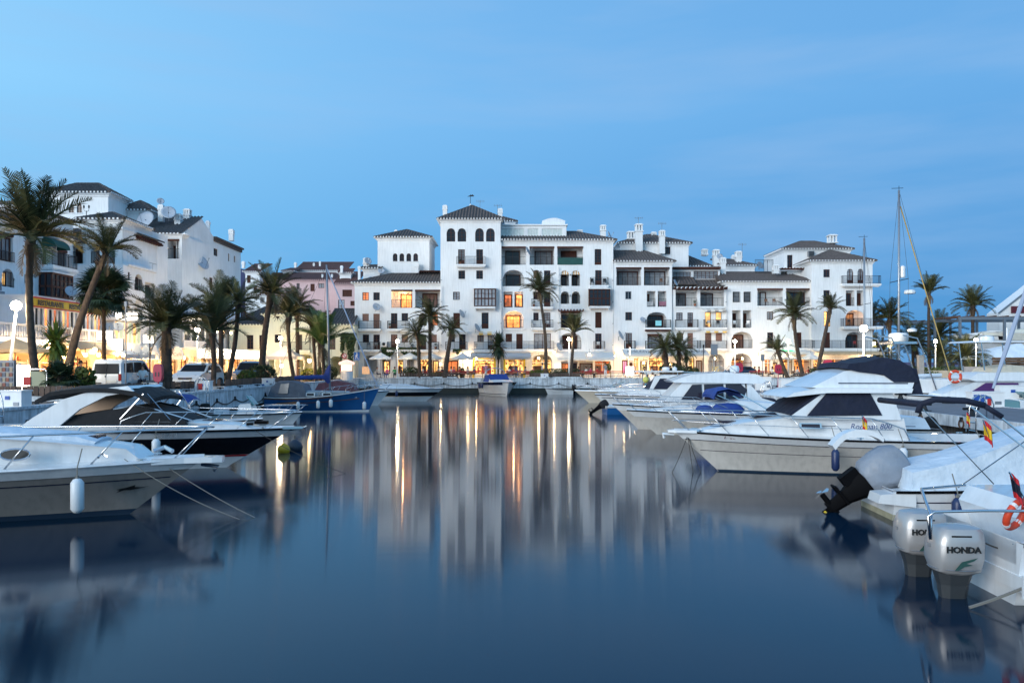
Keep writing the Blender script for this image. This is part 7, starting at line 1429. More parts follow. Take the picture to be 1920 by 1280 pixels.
# ------------------------------------------------------------------ people
SKIN=mat('skin',(.42,.22,.14),.6); HAIR=mat('dark_hair',(.02,.013,.01),.7); HAIRB=mat('fair_hair',(.25,.15,.06),.7); SHOE=mat('dark_shoe',(.02,.02,.02),.6)
PJ={}
def bodymesh(kind):
    if kind in PJ: return PJ[kind]
    sit=kind.startswith('sit')
    hz=.50 if sit else .93
    J={'pel':(0,0,hz),'spi':(0,-.0,hz+.22),'che':(0,.0 if not sit else -.03,hz+.42),'nec':(0,-.01,hz+.56),'hed':(0,-.03,hz+.64),'top':(0,-.02,hz+.80)}
    rad={'pel':(.15,.12),'spi':(.135,.105),'che':(.155,.11),'nec':(.055,.055),'hed':(.085,.09),'top':(.075,.085)}
    E=[('pel','spi'),('spi','che'),('che','nec'),('nec','hed'),('hed','top')]
    for s,sg in (('l',1),('r',-1)):
        J['sh'+s]=(sg*.17,0,hz+.48); rad['sh'+s]=(.06,.06)
        if kind=='walk': J['el'+s]=(sg*.23,sg*.08,hz+.22); J['wr'+s]=(sg*.22,sg*.12-.10,hz+.0)
        elif sit: J['el'+s]=(sg*.25,-.06,hz+.23); J['wr'+s]=(sg*.16,-.28,hz+.20)
        else: J['el'+s]=(sg*.25,.04,hz+.22); J['wr'+s]=(sg*.24,-.05,hz-.02)
        J['ha'+s]=tuple(Vector(J['wr'+s])+ (Vector(J['wr'+s])-Vector(J['el'+s])).normalized()*.09)
        rad['el'+s]=(.042,.042); rad['wr'+s]=(.03,.028); rad['ha'+s]=(.035,.02)
        J['hi'+s]=(sg*.09,0,hz-.02); rad['hi'+s]=(.09,.09)
        if sit: J['kn'+s]=(sg*.13,-.44,hz+.02); J['an'+s]=(sg*.13,-.42,.09); J['to'+s]=(sg*.14,-.58,.04)
        elif kind=='walk': J['kn'+s]=(sg*.09,-.14*sg-.04,.50); J['an'+s]=(sg*.09,.05-.22*sg if sg>0 else .30,.09 if sg>0 else .12); J['to'+s]=(sg*.09,J['an'+s][1]-.16,.04)
        else: J['kn'+s]=(sg*.10,-.02,.50); J['an'+s]=(sg*.11,.02,.09); J['to'+s]=(sg*.12,-.14,.04)
        rad['kn'+s]=(.06,.06); rad['an'+s]=(.04,.04); rad['to'+s]=(.04,.03)
        E+=[('che','sh'+s),('sh'+s,'el'+s),('el'+s,'wr'+s),('wr'+s,'ha'+s),('pel','hi'+s),('hi'+s,'kn'+s),('kn'+s,'an'+s),('an'+s,'to'+s)]
    names=list(J); idx={n:i for i,n in enumerate(names)}
    me=bpy.data.meshes.new('body'); me.from_pydata([J[n] for n in names],[(idx[a],idx[b_]) for a,b_ in E],[]); o=bpy.data.objects.new('body',me); COL.objects.link(o)
    md=o.modifiers.new('s','SKIN'); md.use_smooth_shade=True; o.modifiers.new('u','SUBSURF').levels=1
    for i,n in enumerate(names): me.skin_vertices[0].data[i].radius=rad[n]
    me.skin_vertices[0].data[idx['pel']].use_root=True
    bpy.context.view_layer.update(); out=bpy.data.meshes.new_from_object(o.evaluated_get(bpy.context.evaluated_depsgraph_get())); bpy.data.objects.remove(o)
    cls={}
    for a,b_ in E:
        k=a[:2]+b_[:2]; cls[(a,b_)]=1
        if b_[:2] in('ha','wr'): cls[(a,b_)]=0
        if a in('nec','hed') : cls[(a,b_)]=0
        if a[:2]in('hi','kn') or b_[:2]=='hi': cls[(a,b_)]=2
        if a[:2]=='an': cls[(a,b_)]=3
    for mt in (SKIN,SKIN,SKIN,SHOE): out.materials.append(mt)
    for p in out.polygons:
        c=p.center; best=9
        for (a,b_),k in cls.items():
            A=Vector(J[a]);Bq=Vector(J[b_]); d=Bq-A; tt=max(0,min(1,(c-A).dot(d)/d.length_squared)); q=(c-A-d*tt).length
            if q<best: best=q; p.material_index=k
    PJ[kind]=(out,J); return PJ[kind]
def person(kind,loc,rz,shirt,trou,label,hair=None,sc=1,group='people along the quay'):
    me,J=bodymesh(kind); t=thing('person',label,'person',loc,rz,group); t.scale=(sc,)*3
    o=bpy.data.objects.new('body',me); COL.objects.link(o); o.parent=t
    for i,mt in ((1,shirt),(2,trou)): o.material_slots[i].link='OBJECT'; o.material_slots[i].material=mt
    h=Vector(J['top'])-Vector((0,0,.06)); m=MB(); m.lathe([(.085,-.07),(.108,-.01),(.105,.05),(.075,.11),(.02,.135)],(h.x,h.y+.022,h.z),12); m.build('hair',hair or HAIR,t,smooth=True)
    f=Vector(J['hed'])+Vector((0,-.09,.05)); m=MB(); m.loft([[(f.x-.012,f.y,f.z+.03),(f.x+.012,f.y,f.z+.03),(f.x,f.y+.01,f.z+.04)],[(f.x-.018,f.y-.025,f.z-.01),(f.x+.018,f.y-.025,f.z-.01),(f.x,f.y,f.z+.0)]]); m.build('nose',SKIN,t); m=MB()
    for sg in (-1,1): m.ball((f.x+sg*.035,f.y+.008,f.z+.035),.012,6,4)
    m.build('eye',HAIR,t)
    return t
def cl(n,c): return mat('cloth_'+n,c,.85,var=.15,vscale=4)
CW=cl('white',(.65,.66,.68)); CP=cl('pink',(.55,.10,.22)); CG=cl('green',(.03,.28,.10)); CD=cl('dark',(.03,.03,.045)); CGR=cl('grey',(.22,.23,.25)); CB=cl('blue',(.06,.10,.25)); CPC=cl('pink_check',(.50,.22,.30)); CT=cl('beige_trousers',(.42,.38,.32)); CR=cl('red',(.40,.04,.04))
def chair(p,rz,mt,lab=None,g='café chairs'):
    t=thing('cafe_chair',lab or 'plain café chair drawn up at a quayside table','chair',p,rz,g); AUTO.append((t,'café chair')); m=MB(); m.box(-.21,.21,-.2,.22,.43,.46); m.build('seat',mt,t)
    m=MB(); m.box(-.2,.2,.19,.22,.55,.85); m.build('backrest',mt,t)
    for sx in (-1,1):
        for sy in (-1,1): m=MB(); m.tube([(sx*.19,sy*.19,0),(sx*.19,sy*.19+.0,.43 if sy<0 else .85)],.015,4); m.build('leg',GREYM,t)
    return t
def table(p,mt,lab='café table laid for diners',g='café tables',w=.8,cloth=None):
    t=thing('cafe_table',lab,'table',p,0,g); AUTO.append((t,'red-clothed café table' if cloth is CR else 'white café table')); m=MB(); m.box(-w/2,w/2,-.38,.38,.72,.75); m.build('table_top',mt,t)
    if cloth: m=MB(); m.box(-w/2-.01,w/2+.01,-.39,.39,.45,.753); m.build('tablecloth',cloth,t)
    m=MB(); m.tube([(0,0,0),(0,0,.72)],.03,6); m.lathe([(.25,0),(.25,.02),(.03,.04)],(0,0,0),10); m.build('table_leg',GREYM,t); return t
def umbrella(p,r,mt,lab,h=2.5,rise=.55,n=8,g='café parasols',sq=False):
    t=thing('parasol',lab,'parasol',p,R(22),g); m=MB(); top=(0,0,h+rise)
    for k in range(n):
        a=2*PI*k/n; c=2*PI*(k+1)/n; A=Vector((r*cos(a),r*sin(a),h)); Bq=Vector((r*cos(c),r*sin(c),h)); M=(A+Bq)/2*.97+Vector((0,0,h*.015)); P1=Vector(top)
        a1=A.lerp(P1,.5)-Vector((0,0,.05)); b1=Bq.lerp(P1,.5)-Vector((0,0,.05)); m.add([A,M,Bq,b1,a1],[(0,1,2,3,4)]); m.add([a1,b1,P1],[(0,1,2)]); m.add([A,M,Bq,Bq-Vector((0,0,.16)),M-Vector((0,0,.19)),A-Vector((0,0,.16))],[(0,1,2,3,4,5)])
    m.build('canopy',mt,t); m=MB(); m.tube([(0,0,0),(0,0,h+rise+.1)],.03,6); m.lathe([(.3,0),(.3,.08),(.05,.12)],(0,0,0),8); m.build('pole',TEAK,t)
    for k in range(n): a=2*PI*k/n; m=MB(); m.tube([(0,0,h-.15),(r*.55*cos(a),r*.55*sin(a),h+rise*.42)],.012,3); m.build('rib',TEAK,t)
    return t
def G(x,Y,z=QZ): return (gx(x,Y),Y,z)
person('sit',(gx(268,42.6),42.6,QZ+.22),R(15),CW,CD,'man in white shirt and dark shorts sitting on the quay by the white van')
bx=thing('service_box','white service box the seated man leans on','box',(gx(285,42.0),42.0,QZ)); m=MB(); m.box(-.42,.42,-.3,.3,0,.62); m.build('housing',STONE,bx); m=MB(); m.box(.1,.3,-.32,-.301,.35,.42); m.build('socket',NAVYC,bx)
st=thing('stone_seat','low block under the man in the white shirt','block',(gx(268,42.6),42.85,QZ)); m=MB(); m.box(-.3,.3,-.25,.3,0,.70); m.build('block',CONC,st)
person('stand',(gx(151,44.5),44.5,QZ),R(60),CD,CD,'dark figure standing behind the low fan palm'); 
person('walk',G(911,90.0),R(170),CPC,CT,'man in pink checked shirt and pale trousers walking past the bowrider')
person('walk',G(1237,90.2) if False else (gx(1017,92.5),92.5,QZ),R(80),CW,CGR,'person in white strolling by the hedge')
seats=[(707,'grey',CGR,CD,'person in grey at the first café table right of the blue sign'),(726,'pink',CP,CB,'woman in bright pink top at the café table'),(740,'green',CG,CD,'person in green shirt at the café table by the lamp'),(753,'dk',CD,CW,'woman in dark top and white skirt on the lamp side of the table')]
for i,(x,_,a,c,l) in enumerate(seats): person('sit',G(x,91.2),R((100,-20,10,-80)[i]),a,c,l,sc=.98)
for x in (717,735): table(G(x,91.3),STRW)
for x in (704,724,743,755): chair(G(x,91.5),R(random.uniform(-40,40)),GREYM)
cols=[CW,CB,CGR,CD,CW,CP,CR,CW,CB]
for i,x in enumerate((793,803,822,829,846,851,862,877,889)): person('sit',G(x,92.6),R(-60+120*(i%2)),cols[i],CD,('diner in white shirt beside the first palm','diner in blue shirt beside the first palm','diner in grey near the slanting palm','diner in dark clothes right of the slanting palm','diner in white under the parasol','woman in pink under the parasol','diner in red at the red-clothed tables','diner in white left of the standing man','diner in blue directly left of the standing man')[i],(HAIR,HAIRB)[i%2])
for i,x in enumerate((955,962,985,1000)): person('sit',G(x,92.8),R(-60+120*(i%2)),(CW,CR,CGR,CP)[i],CD,('diner in white right of the yucca','diner in red before the yellow-framed shop','diner in grey near the wide arch','fair-haired diner in pink at the wide arch')[i],(HAIR,HAIRB)[i%2])
for i,x in enumerate((1073,1085,1099,1107,1120)): person('sit',G(x,93.2),R(-60+120*(i%2)),(CGR,CD,CW,CP,CR)[i],CD,('diner in grey behind the hedge end','diner in dark clothes under the long canopy','diner in white under the long canopy','woman in pink under the long canopy','diner in red under the long canopy')[i])
person('stand',G(1135,91),R(20),CGR,CW,'person in pale clothes standing at the rail before the long canopy')
for i,x in enumerate((1208,1222,1238)): person('sit',G(x,93),R(60),(CD,CW,CGR)[i],CD,('diner in dark clothes before the Chinese restaurant','diner in white before the Chinese restaurant','diner in grey before the Chinese restaurant')[i])
for i,x in enumerate((1415,1423,1448,1462,1495,1516)): person('sit',G(x,92.5),R(-70+120*(i%2)),(CD,CR,CW,CG,CW,CR)[i],CW if i==0 else CD,('dark-haired woman in black top and white trousers by the blue car','diner in red next to the woman in black','diner in white below the first parasol','diner in green left of the neon sign','person in white bending by the leaning palm','diner in red by the second parasol')[i])
for x in (796,826,849,870,884,958,993,1078,1103,1126,1214,1232,1419,1455,1499,1520): table(G(x,93),STRW,cloth=(CR if x<1130 and x>790 else STRW))
for x in (799,819,832,842,855,866,881,952,966,989,1004,1070,1089,1095,1112,1124,1205,1226,1242,1410,1428,1445,1467,1490,1512): chair(G(x,93.25),R(random.uniform(-50,50)),(CR,GREYM,TEAK)[x%3])
# dining rail with red strip
for x0,x1,lab in ((782,905,'long timber dining rail with a red strip left of the bowrider'),(940,1005,'timber dining rail with a red strip right of the bowrider'),(1090,1200,'timber dining rail with a red strip beyond the hedge'),(1405,1440,'short red-topped rail by the dark blue car')):
    Y=91.6; t=thing('dining_rail',lab,'railing',G((x0+x1)/2,Y)); w=(x1-x0)*Y/F/2; m=MB(); m.box(-w,w,-.03,.03,.55,.62); m.box(-w,w,-.02,.02,.25,.3); n=int(w*2/1.4)
    for k in range(n+1): m.box(-w+k*2*w/n-.04,-w+k*2*w/n+.04,-.04,.04,0,.75)
    m.build('rail',mat('pine_rail',(.30,.18,.09),.7,var=.2),t); m=MB(); m.box(-w,w,-.06,.06,.75,.84); m.build('red_strip',CR,t)
for x,Y,r,lab in ((714,93.5,1.35,'white parasol over the pink and green diners'),(768,93.5,1.45,'white parasol half behind the first café palm'),(810,94,1.35,'white parasol between two café palms'),(868,93.2,1.3,'cream parasol beside the slanting café palm'),(1452,94,1.25,'white parasol left of the green neon sign'),(1520,94,1.2,'white parasol between the last two tall palms'),(1475,93,1.3,'low white parasol below the green neon sign')):
    umbrella(G(x,Y),r,STRW,lab,2.35,.65)
umbrella((gx(28,41.5),41.5,QZ),1.55,SANDC,'sand-coloured square parasol over the souvenir stall',2.35,.6,4)
for x,lab in ((1240,'lean blue sunshade'),): pass
# white pavilion tent
t=thing('pavilion_tent','white peaked pavilion tent glowing with lamps in front of the cream house','tent',G(535,76)); w=1.45; m=MB(); P1=(0,0,3.45)
for a,c in (((-w,-w),(w,-w)),((w,-w),(w,w)),((w,w),(-w,w)),((-w,w),(-w,-w))):
    A=Vector((*a,2.35));Bq=Vector((*c,2.35)); m1=A.lerp(Vector(P1),.5)-Vector((0,0,.12)); m2=Bq.lerp(Vector(P1),.5)-Vector((0,0,.12)); m.add([A,Bq,m2,m1],[(0,1,2,3)]); m.add([m1,m2,P1],[(0,1,2)]); m.add([A,Bq,Bq-Vector((0,0,.3)),A-Vector((0,0,.3))],[(0,1,2,3)])
m.build('canopy',mat('tent_canvas',(.75,.68,.60),.8),t)
for a in ((-w,-w),(w,-w),(w,w),(-w,w)): m=MB(); m.tube([(a[0]*.97,a[1]*.97,0),(a[0]*.97,a[1]*.97,2.35)],.04,5); m.build('pole',WHITEP,t)
p_=Vector(G(535,76)); glow('tent_light',p_+Vector((0,-.5,1.9)),160,(1,.6,.3),.2); glow('tent_top_light',p_+Vector((0,-1.9,3.6)),60,(1,.75,.5),.3); bulb(p_+Vector((-.2,-.6,1.45)),'bright lamp low under the pavilion tent','lights along the shopfronts',0,.16,nm='shop_lamp'); bulb(Vector(G(580,76))+Vector((0,0,1.95)),'lamp right of the pavilion tent','lights along the shopfronts',40,.18,nm='shop_lamp')
# lit kiosk
t=thing('kiosk','small round-topped kiosk glowing white and pink near the sailboat mast','kiosk',G(650,80)); m=MB(); m.lathe([(.62,0),(.62,.9),(.60,.92)],(0,0,0),14); m.build('counter',WHITEP,t); m=MB(); m.lathe([(.55,.95),(.55,1.55)],(0,0,0),14); m.build('lit_interior',lit('kiosk_glow',(1,.66,.5),2.2,.3,3),t); m=MB(); m.lathe([(.75,1.55),(.80,1.62),(.80,1.8),(.2,2.05),(.02,2.1)],(0,0,0),14); m.build('roof',lit('kiosk_roof_glow',(1,.62,.55),1.3),t)
# ------------------------------------------------------------------ lamp posts
def lamppost(x,yh,Y,lab,zg=QZ,w=140,r=.2,lean=0):
    X=gx(x,Y); zh=gz(yh,Y); t=thing('lamp_post',lab,'lamp post',(X,Y,zg),0,'white globe lamp posts'); h=zh-zg; m=MB(); m.tube([(-lean,0,0),(-lean,0,.8),(0,0,h-r)],[.085,.08,.055],8); m.lathe([(.16,0),(.14,.12),(.09,.2)],(-lean,0,0),8); m.build('post',WHITEP,t,smooth=True)
    m=MB(); m.ball((0,0,h),r,14,10); m.build('globe',LAMPM,t,smooth=True); m=MB(); m.lathe([(.1,h-r-.05),(.12,h-r+.03),(.05,h-r+.05)],(0,0,0),8); m.build('collar',GREYM,t); glow('lamp_glow',(X,Y-.0,zh-r-.12),w,(1,.80,.52),.1)
lamppost(30,573,38,'white globe lamp post by the low white box at the left frame edge',lean=.35,w=260,r=.23); lamppost(370,618,64,'globe lamp post behind the white crossover car'); lamppost(526,634,84,'globe lamp post in front of the cream house'); lamppost(745,640,89.9,'globe lamp post beside the blue walking-man sign'); lamppost(1067,636,90,'globe lamp post by the long hedge')
lamppost(1378,640,90,'globe lamp post next to the red lifebuoy cabinet'); lamppost(1478,640,92,'globe lamp post beside the green neon sign'); lamppost(1619,616,51,'tall globe lamp post on the pier before the end block',PZ,w=320,r=.23); lamppost(1638,644,100,'left of the pair of globe lamps beyond the end wall'); lamppost(1669,643,100,'right of the pair of globe lamps beyond the end wall'); lamppost(1754,640,95,'globe lamp post under the long white hardtop'); lamppost(1830,637,95,'globe lamp post below the racked boats')
# ------------------------------------------------------------------ planters
SLAT=mat('brown_slat',(.10,.065,.05),.8,var=.3,vscale=5,objvar=.3); SOIL=mat('planter_soil',(.05,.035,.025),.95,var=.4)
def planter(x0,x1,y0,y1,lab,h=.42,kerb=.22):
    t=thing('planter',lab,'planter',((x0+x1)/2,(y0+y1)/2,QZ)); o=OFF[t.name]; m=MB(); k=.14
    for a in ((x0-k,x1+k,y0-k,y0),(x0-k,x1+k,y1,y1+k),(x0-k,x0,y0,y1),(x1,x1+k,y0,y1)): m.box(*a,QZ,QZ+kerb)
    m.build('kerb',STONE,t,world=True); m=MB(); m.box(x0,x1,y0,y1,QZ,QZ+kerb+.12); m.build('soil',SOIL,t,world=True)
    sides=[((x0,y0-k-.03),(1,0),x1-x0)]+([((x1+k+.0,y0),(0,1),y1-y0)] if x0<0 else [])
    for (a,b_),(dx,dy),L in sides:
        n=max(2,int(L/ (.24 if L<6 else .3))); me=None
        for q in range(n):
            if me is None: m=MB(); m.box(0,dx*.2+.03*(dx==0),0,dy*.2+.03*(dy==0),kerb+.004,kerb+h); s_=m.build('slat',SLAT,t); me=s_.data
            else: s_=bpy.data.objects.new('slat',me); COL.objects.link(s_); s_.parent=t
            s_.location=(a+dx*L*q/n-o.x,b_+dy*L*q/n-o.y,random.uniform(-.02,.02))
    return t
planter(-23.6,-18.55,34,40.6,'brown slatted planter holding the low fan palm and curved palm'); planter(-20.0,-18.35,43.9,48.2,'slatted planter round the stout date palm'); planter(-19.2,-18.0,49.8,57,'slatted planter beside the white crossover'); planter(-20.0,-18.2,58.3,66.5,'slatted planter with the round bush by the grey van')
planter(gx(750,90),gx(853,90),89.9,91.3,'slatted planter with the three café palms on the far quay'); planter(gx(993,90),gx(1088,90),89.8,91.2,'slatted planter under the long dark hedge'); planter(gx(1235,90.5),gx(1310,90.5),89.9,91.8,'slatted planter before the Chinese restaurant'); planter(gx(1488,91),gx(1570,91),90.2,92,'slatted planter of the last tall palms')
HEDG=mat('hedge_leaf',(.035,.065,.02),.7,var=.4,vscale=3,objvar=.2); HEDY=mat('yellow_green_leaf',(.10,.13,.02),.7,var=.4,vscale=3)
def bush(p,rx,ry,rz,lab,mt=None,n=900,s=.11,seed=1,box=False,name='bush',cat='bush'):
    rr=random.Random(seed); t=thing(name,lab,cat,p,0,'shrubs in the planters'); m=MB()
    for i in range(n):
        if box: x,y,z=rr.uniform(-rx,rx),rr.uniform(-ry,ry),rr.uniform(0,rz*2)
        else:
            a=rr.uniform(0,2*PI); e=math.acos(rr.uniform(-1,1)); q=rr.uniform(.55,1)**.5*(1+.18*sin(3*a+seed)*sin(2*e)); x,y,z=rx*q*sin(e)*cos(a),ry*q*sin(e)*sin(a),rz+rz*q*cos(e)
        d=Vector((rr.gauss(0,1),rr.gauss(0,1),rr.gauss(.4,1))).normalized(); u=d.orthogonal().normalized()*s*rr.uniform(.5,1.1); v=d.cross(u).normalized()*s*rr.uniform(.3,.7); c=Vector((x,y,max(.02,z))); m.add([c-u,c-v*.9,c+u,c+v],[(0,1,2,3)])
    o=m.build('foliage',mt or HEDG,t); m=MB(); m.lathe([(rx*.5,0),(rx*.55,rz*.6),(rx*.3,rz*1.2)],(0,0,0),8,1,ry/rx); m.build('branches',SOIL,t); return t
bush((gx(492,61.5),61.5,QZ+.3),1.05,.9,.62,'round dark clipped bush beside the grey van',n=1800,s=.09,seed=3); bush((gx(85,37),37.5,QZ+.3),.75,.6,.5,'dark bush at the foot of the curved palm',n=1300,s=.08,seed=4); bush((gx(148,38),38.5,QZ+.3),.5,.5,.55,'grassy tuft right of the low fan palm',n=500,s=.14,seed=5,mt=HEDY)
bush((gx(457,55),55.5,QZ+.3),.6,.6,.45,'spiky low bush by the curved palm foot',n=600,s=.13,seed=6,mt=HEDY); bush((gx(414,56),56,QZ+.3),.5,.5,.4,'low bush between the palms behind the crossover',n=500,s=.12,seed=7)
bush((gx(580,77),77,QZ),.9,.7,.62,'yellow-green round bush right of the pavilion tent',mt=HEDY,n=1200,s=.10,seed=8); bush((gx(613,80),80,QZ),1.1,.8,.75,'green bush under the bright young palm',n=1200,s=.12,seed=9)
bush((gx(771,90.5),90.6,QZ+.3),.95,.5,.52,'clipped bush at the left end of the café planter',n=1300,s=.08,seed=10); bush((gx(821,90.5),90.6,QZ+.3),1.2,.4,.22,'low flowering plants between café palms',mt=HEDY,n=700,s=.08,seed=11)
bush((gx(1052,90.4),90.4,QZ+.3),2.0,.5,.42,'long dark hedge right of the bent palm',n=2600,s=.08,seed=12,box=True,name='hedge',cat='hedge'); bush((gx(1007,90.4),90.4,QZ+.3),.9,.5,.35,'feathery grass tuft at the hedge start',mt=HEDY,n=700,s=.10,seed=13)
bush((gx(1262,90.8),91,QZ+.3),1.8,.7,.75,'dark bushes round the two Chinese restaurant palms',n=2400,s=.10,seed=14); bush((gx(1295,90.8),91,QZ+.3),1.0,.6,.5,'lower bushes right of the small yucca',n=1200,s=.10,seed=15); bush((gx(1534,91.2),91.1,QZ+.3),1.0,.5,.42,'box-clipped hedge by the last leaning palm',n=1500,s=.08,seed=16,box=True,name='hedge',cat='hedge')
bush((gx(865,92),93.4,QZ),.35,.35,.6,'leafy plant beside the cream parasol pole',n=400,s=.1,seed=17); bush((gx(1141,92),92.5,QZ+.9),.4,.4,.4,'bright potted shrub at the end of the long canopy',mt=HEDY,n=400,s=.1,seed=18)
for i,(x,Y,rx,rz,lab) in enumerate(((1705,92,1.6,.7,'green shrubs left of the pale stone pillar'),(1735,94,2.2,.65,'loose shrubs right of the pale stone pillar'),(1780,95,2.6,.7,'shrubs below the globe lamp by the hardtop'),(1850,96,2.6,.75,'shrubs before the timber stacks'),(1690,96,2.0,.6,'shrubs beyond the end wall'),(483,135,3.2,2.3,'round dark bush among the village houses'))):
    bush((gx(x,Y),Y,QZ if x>900 else 7.5),rx,rx*.6,rz,lab,n=1300 if x>900 else 1500,s=.14 if x>900 else .3,seed=20+i,mt=(HEDG,HEDY)[i%2] if x>900 else HEDG)
# ivy over the arches
def ivy(x0,x1,y0,y1,Y,lab,n,seed):
    rr=random.Random(seed); t=thing('climbing_plant',lab,'climbing plant',W((x0+x1)/2,y1,Y),0); o=OFF[t.name]; m=MB()
    for i in range(n):
        a=rr.random(); b_=rr.random()**1.3; x=x0+(x1-x0)*a; y=y0+(y1-y0)*b_*(.6+.4*sin(a*9+seed)); c=W(x,y,Y)+Vector((0,-rr.uniform(0,.5),0)); d=Vector((rr.gauss(0,1),-1.2,rr.gauss(.3,1))).normalized(); u=d.orthogonal().normalized()*.13; v=d.cross(u)*.7; m.add([c-u,c-v,c+u,c+v],[(0,1,2,3)])
    m.build('foliage',HEDG,t,world=True)
ivy(716,790,652,676,YF-.2,'creeper hanging over the arches of the low block',1700,1); ivy(640,668,625,690,YC+1.4,'ivy draped over the narrow cream wing',1500,2); ivy(850,866,655,665,YF-.9,'thin creeper tuft by the tower awning',200,3)
# ------------------------------------------------------------------ awnings and signs of the far shops
def farawn(x0,x1,yt,yb,dep,lab,mt,st=None,Y=YF-.55,g='awnings on the far quay',txt=None,ty=0,ts=.5):
    t=thing('shop_awning',lab,'awning',W((x0+x1)/2,yb,Y),0,g); T,mm=front(Y); z1=gz(yt,Y); z0=gz(yb,Y-dep); awning(t,T,gx(x0,Y),gx(x1,Y),z1,dep,max(.2,z1-z0-.25),mt,st,.28)
    if txt:
        for x,s_ in txt: text(s_,ts,mat('dark_letter',(.03,.03,.05),.6),t,Vector((gx(x,Y),Y-dep-.05,gz(ty,Y-dep)))-OFF[t.name],(R(80),0,0))
    return t
GAWN=mat('pale_grey_canvas',(.50,.51,.53),.8,var=.08)
farawn(883,926,660,671,1.6,'pale grey awning over the yellow-framed shop left of the yucca',GAWN); farawn(945,995,661,673,1.6,'pale grey awning over the lit shop right of the yucca',GAWN)
farawn(1041,1096,659,675,3.0,'left half of the long white canopy with red-dotted edge',STRW,Y=YF-.3); farawn(1097,1148,659,675,3.0,'right half of the long white canopy with red-dotted edge',STRW,Y=YF-.3)
farawn(1166,1216,655,668,2.2,'white awning lettered Restaurante',STRW,txt=((1171,'RESTAURANTE'),),ty=661,ts=.42); farawn(1218,1268,655,668,2.2,'white awning lettered Chino',STRW,txt=((1235,'CHINO'),),ty=661,ts=.42); farawn(1270,1322,655,668,2.2,'white awning lettered Japones',STRW,txt=((1282,'Y JAPONES'),),ty=661,ts=.42)
farawn(1430,1516,657,664,2.0,'pale awning behind the neon sign and parasols',STRW); farawn(1522,1640,657,665,2.6,'dark-edged awning over the corner bar',SANDC)
for x0,x1,lab in ((888,928,'yellow shopfront frame left of the yucca'),(946,983,'yellow shopfront frame right of the yucca')):
    Y=YF-.06; t=thing('shopfront_frame',lab,'shopfront',W((x0+x1)/2,700,Y),0); m=MB(); a,c=gx(x0,Y),gx(x1,Y); z0,z1=QZ,gz(673,Y)
    for q in (a,c): m.box(q-.12,q+.12,Y-.5,Y,z0,z1)
    m.box(a,c,Y-.5,Y,z1,z1+.14); m.build('frame',YELL,t,world=True); m=MB()
    for k in range(9): q=a+.3+(c-a-.6)*k/8; m.box(q-.10,q+.10,Y-.30,Y-.22,z0+.3+.2*(k%3),z0+.9+.35*(k%2))
    m.build('goods_on_display',CR if x0<900 else CB,t,world=True)
t=thing('neon_sign','green triangular neon pharmacy sign with lit letters','sign',W(1473,663,YF-1.6)); o=OFF[t.name]; NEO=lit('green_neon',(.05,1,.35),5); m=MB(); m.tube([(-.98,0,.42),(.98,0,.42),(.55,0,-.35),(-.55,0,-.35),(-.98,0,.42)],.05,5,False); m.build('neon_tube',NEO,t); m=MB(); m.prism([(-.9,.38),(.9,.38),(.5,-.32),(-.5,-.32)],.04,.10); m.build('panel',mat('dark_green_panel',(.01,.05,.035),.5),t); text('BBQ',.42,lit('neon_white',(.7,1,.9),4),t,(-.42,-.02,-.08),(R(90),0,0)); m=MB(); m.tube([(0,.1,0),(0,1.5,0)],.03,4); m.build('arm',IRON,t)
t=thing('lit_sign','tall blazing white menu sign box on the quay before the Restaurante awning','sign',G(1181,90.3)); m=MB(); m.box(-.44,.44,-.1,.1,.35,1.35); m.build('light_box',SIGNW,t); m=MB(); m.box(-.05,.05,-.05,.05,0,.35); m.tube([(0,0,1.35),(0,0,3.0)],.03,5); m.build('post',IRON,t); m=MB(); m.box(-.06,.06,-.04,.04,2.7,3.5); m.build('light_bar',SIGNW,t); glow('sign_glow',Vector(G(1181,89.9))+Vector((0,-.2,1)),40,(1,.95,.85),.2)
t=thing('lit_sign','white lit notice panel beside the wide ground arch','sign',W(1046,695,YF-.3)); m=MB(); m.box(-.4,.4,-.05,.05,0,.9); m.build('light_box',lit('soft_white_panel',(1,.95,.8),1.2),t)
bulb(W(877,664,YF-1.2),'round white lamp shining by the left tower awning','lights along the shopfronts',60,.2,nm='shop_lamp')
def signpost(x,Y,yt,lab,shape,mt,h=1.0,w=.7,zg=QZ,fig=None,ytop=None,name='traffic_sign',back=False):
    X=gx(x,Y); zt=gz(yt,Y); t=thing(name,lab,'sign',(X,Y,zg),0,'signs on posts'); m=MB(); m.tube([(0,.05,0),(0,.05,zt-zg)],.035,6); m.build('post',GREYM,t); m=MB(); z=zt-zg
    if shape=='box': m.box(-w/2,w/2,-.02,.02,z-h,z)
    else: m.lathe([(.01,-.02),(w/2,-.02),(w/2,.02),(.01,.02)],(0,0,0),20); m.v=[(a,c,z-w/2+b_) for a,b_,c in m.v]
    m.build('sign_plate',mt,t)
    return t,z
BLS=mat('road_sign_blue',(.02,.16,.50),.5); t,z=signpost(669,83,660,'blue and white walking man on stairs sign','box',BLS,.86,.60)
m=MB(); zz=z-.43
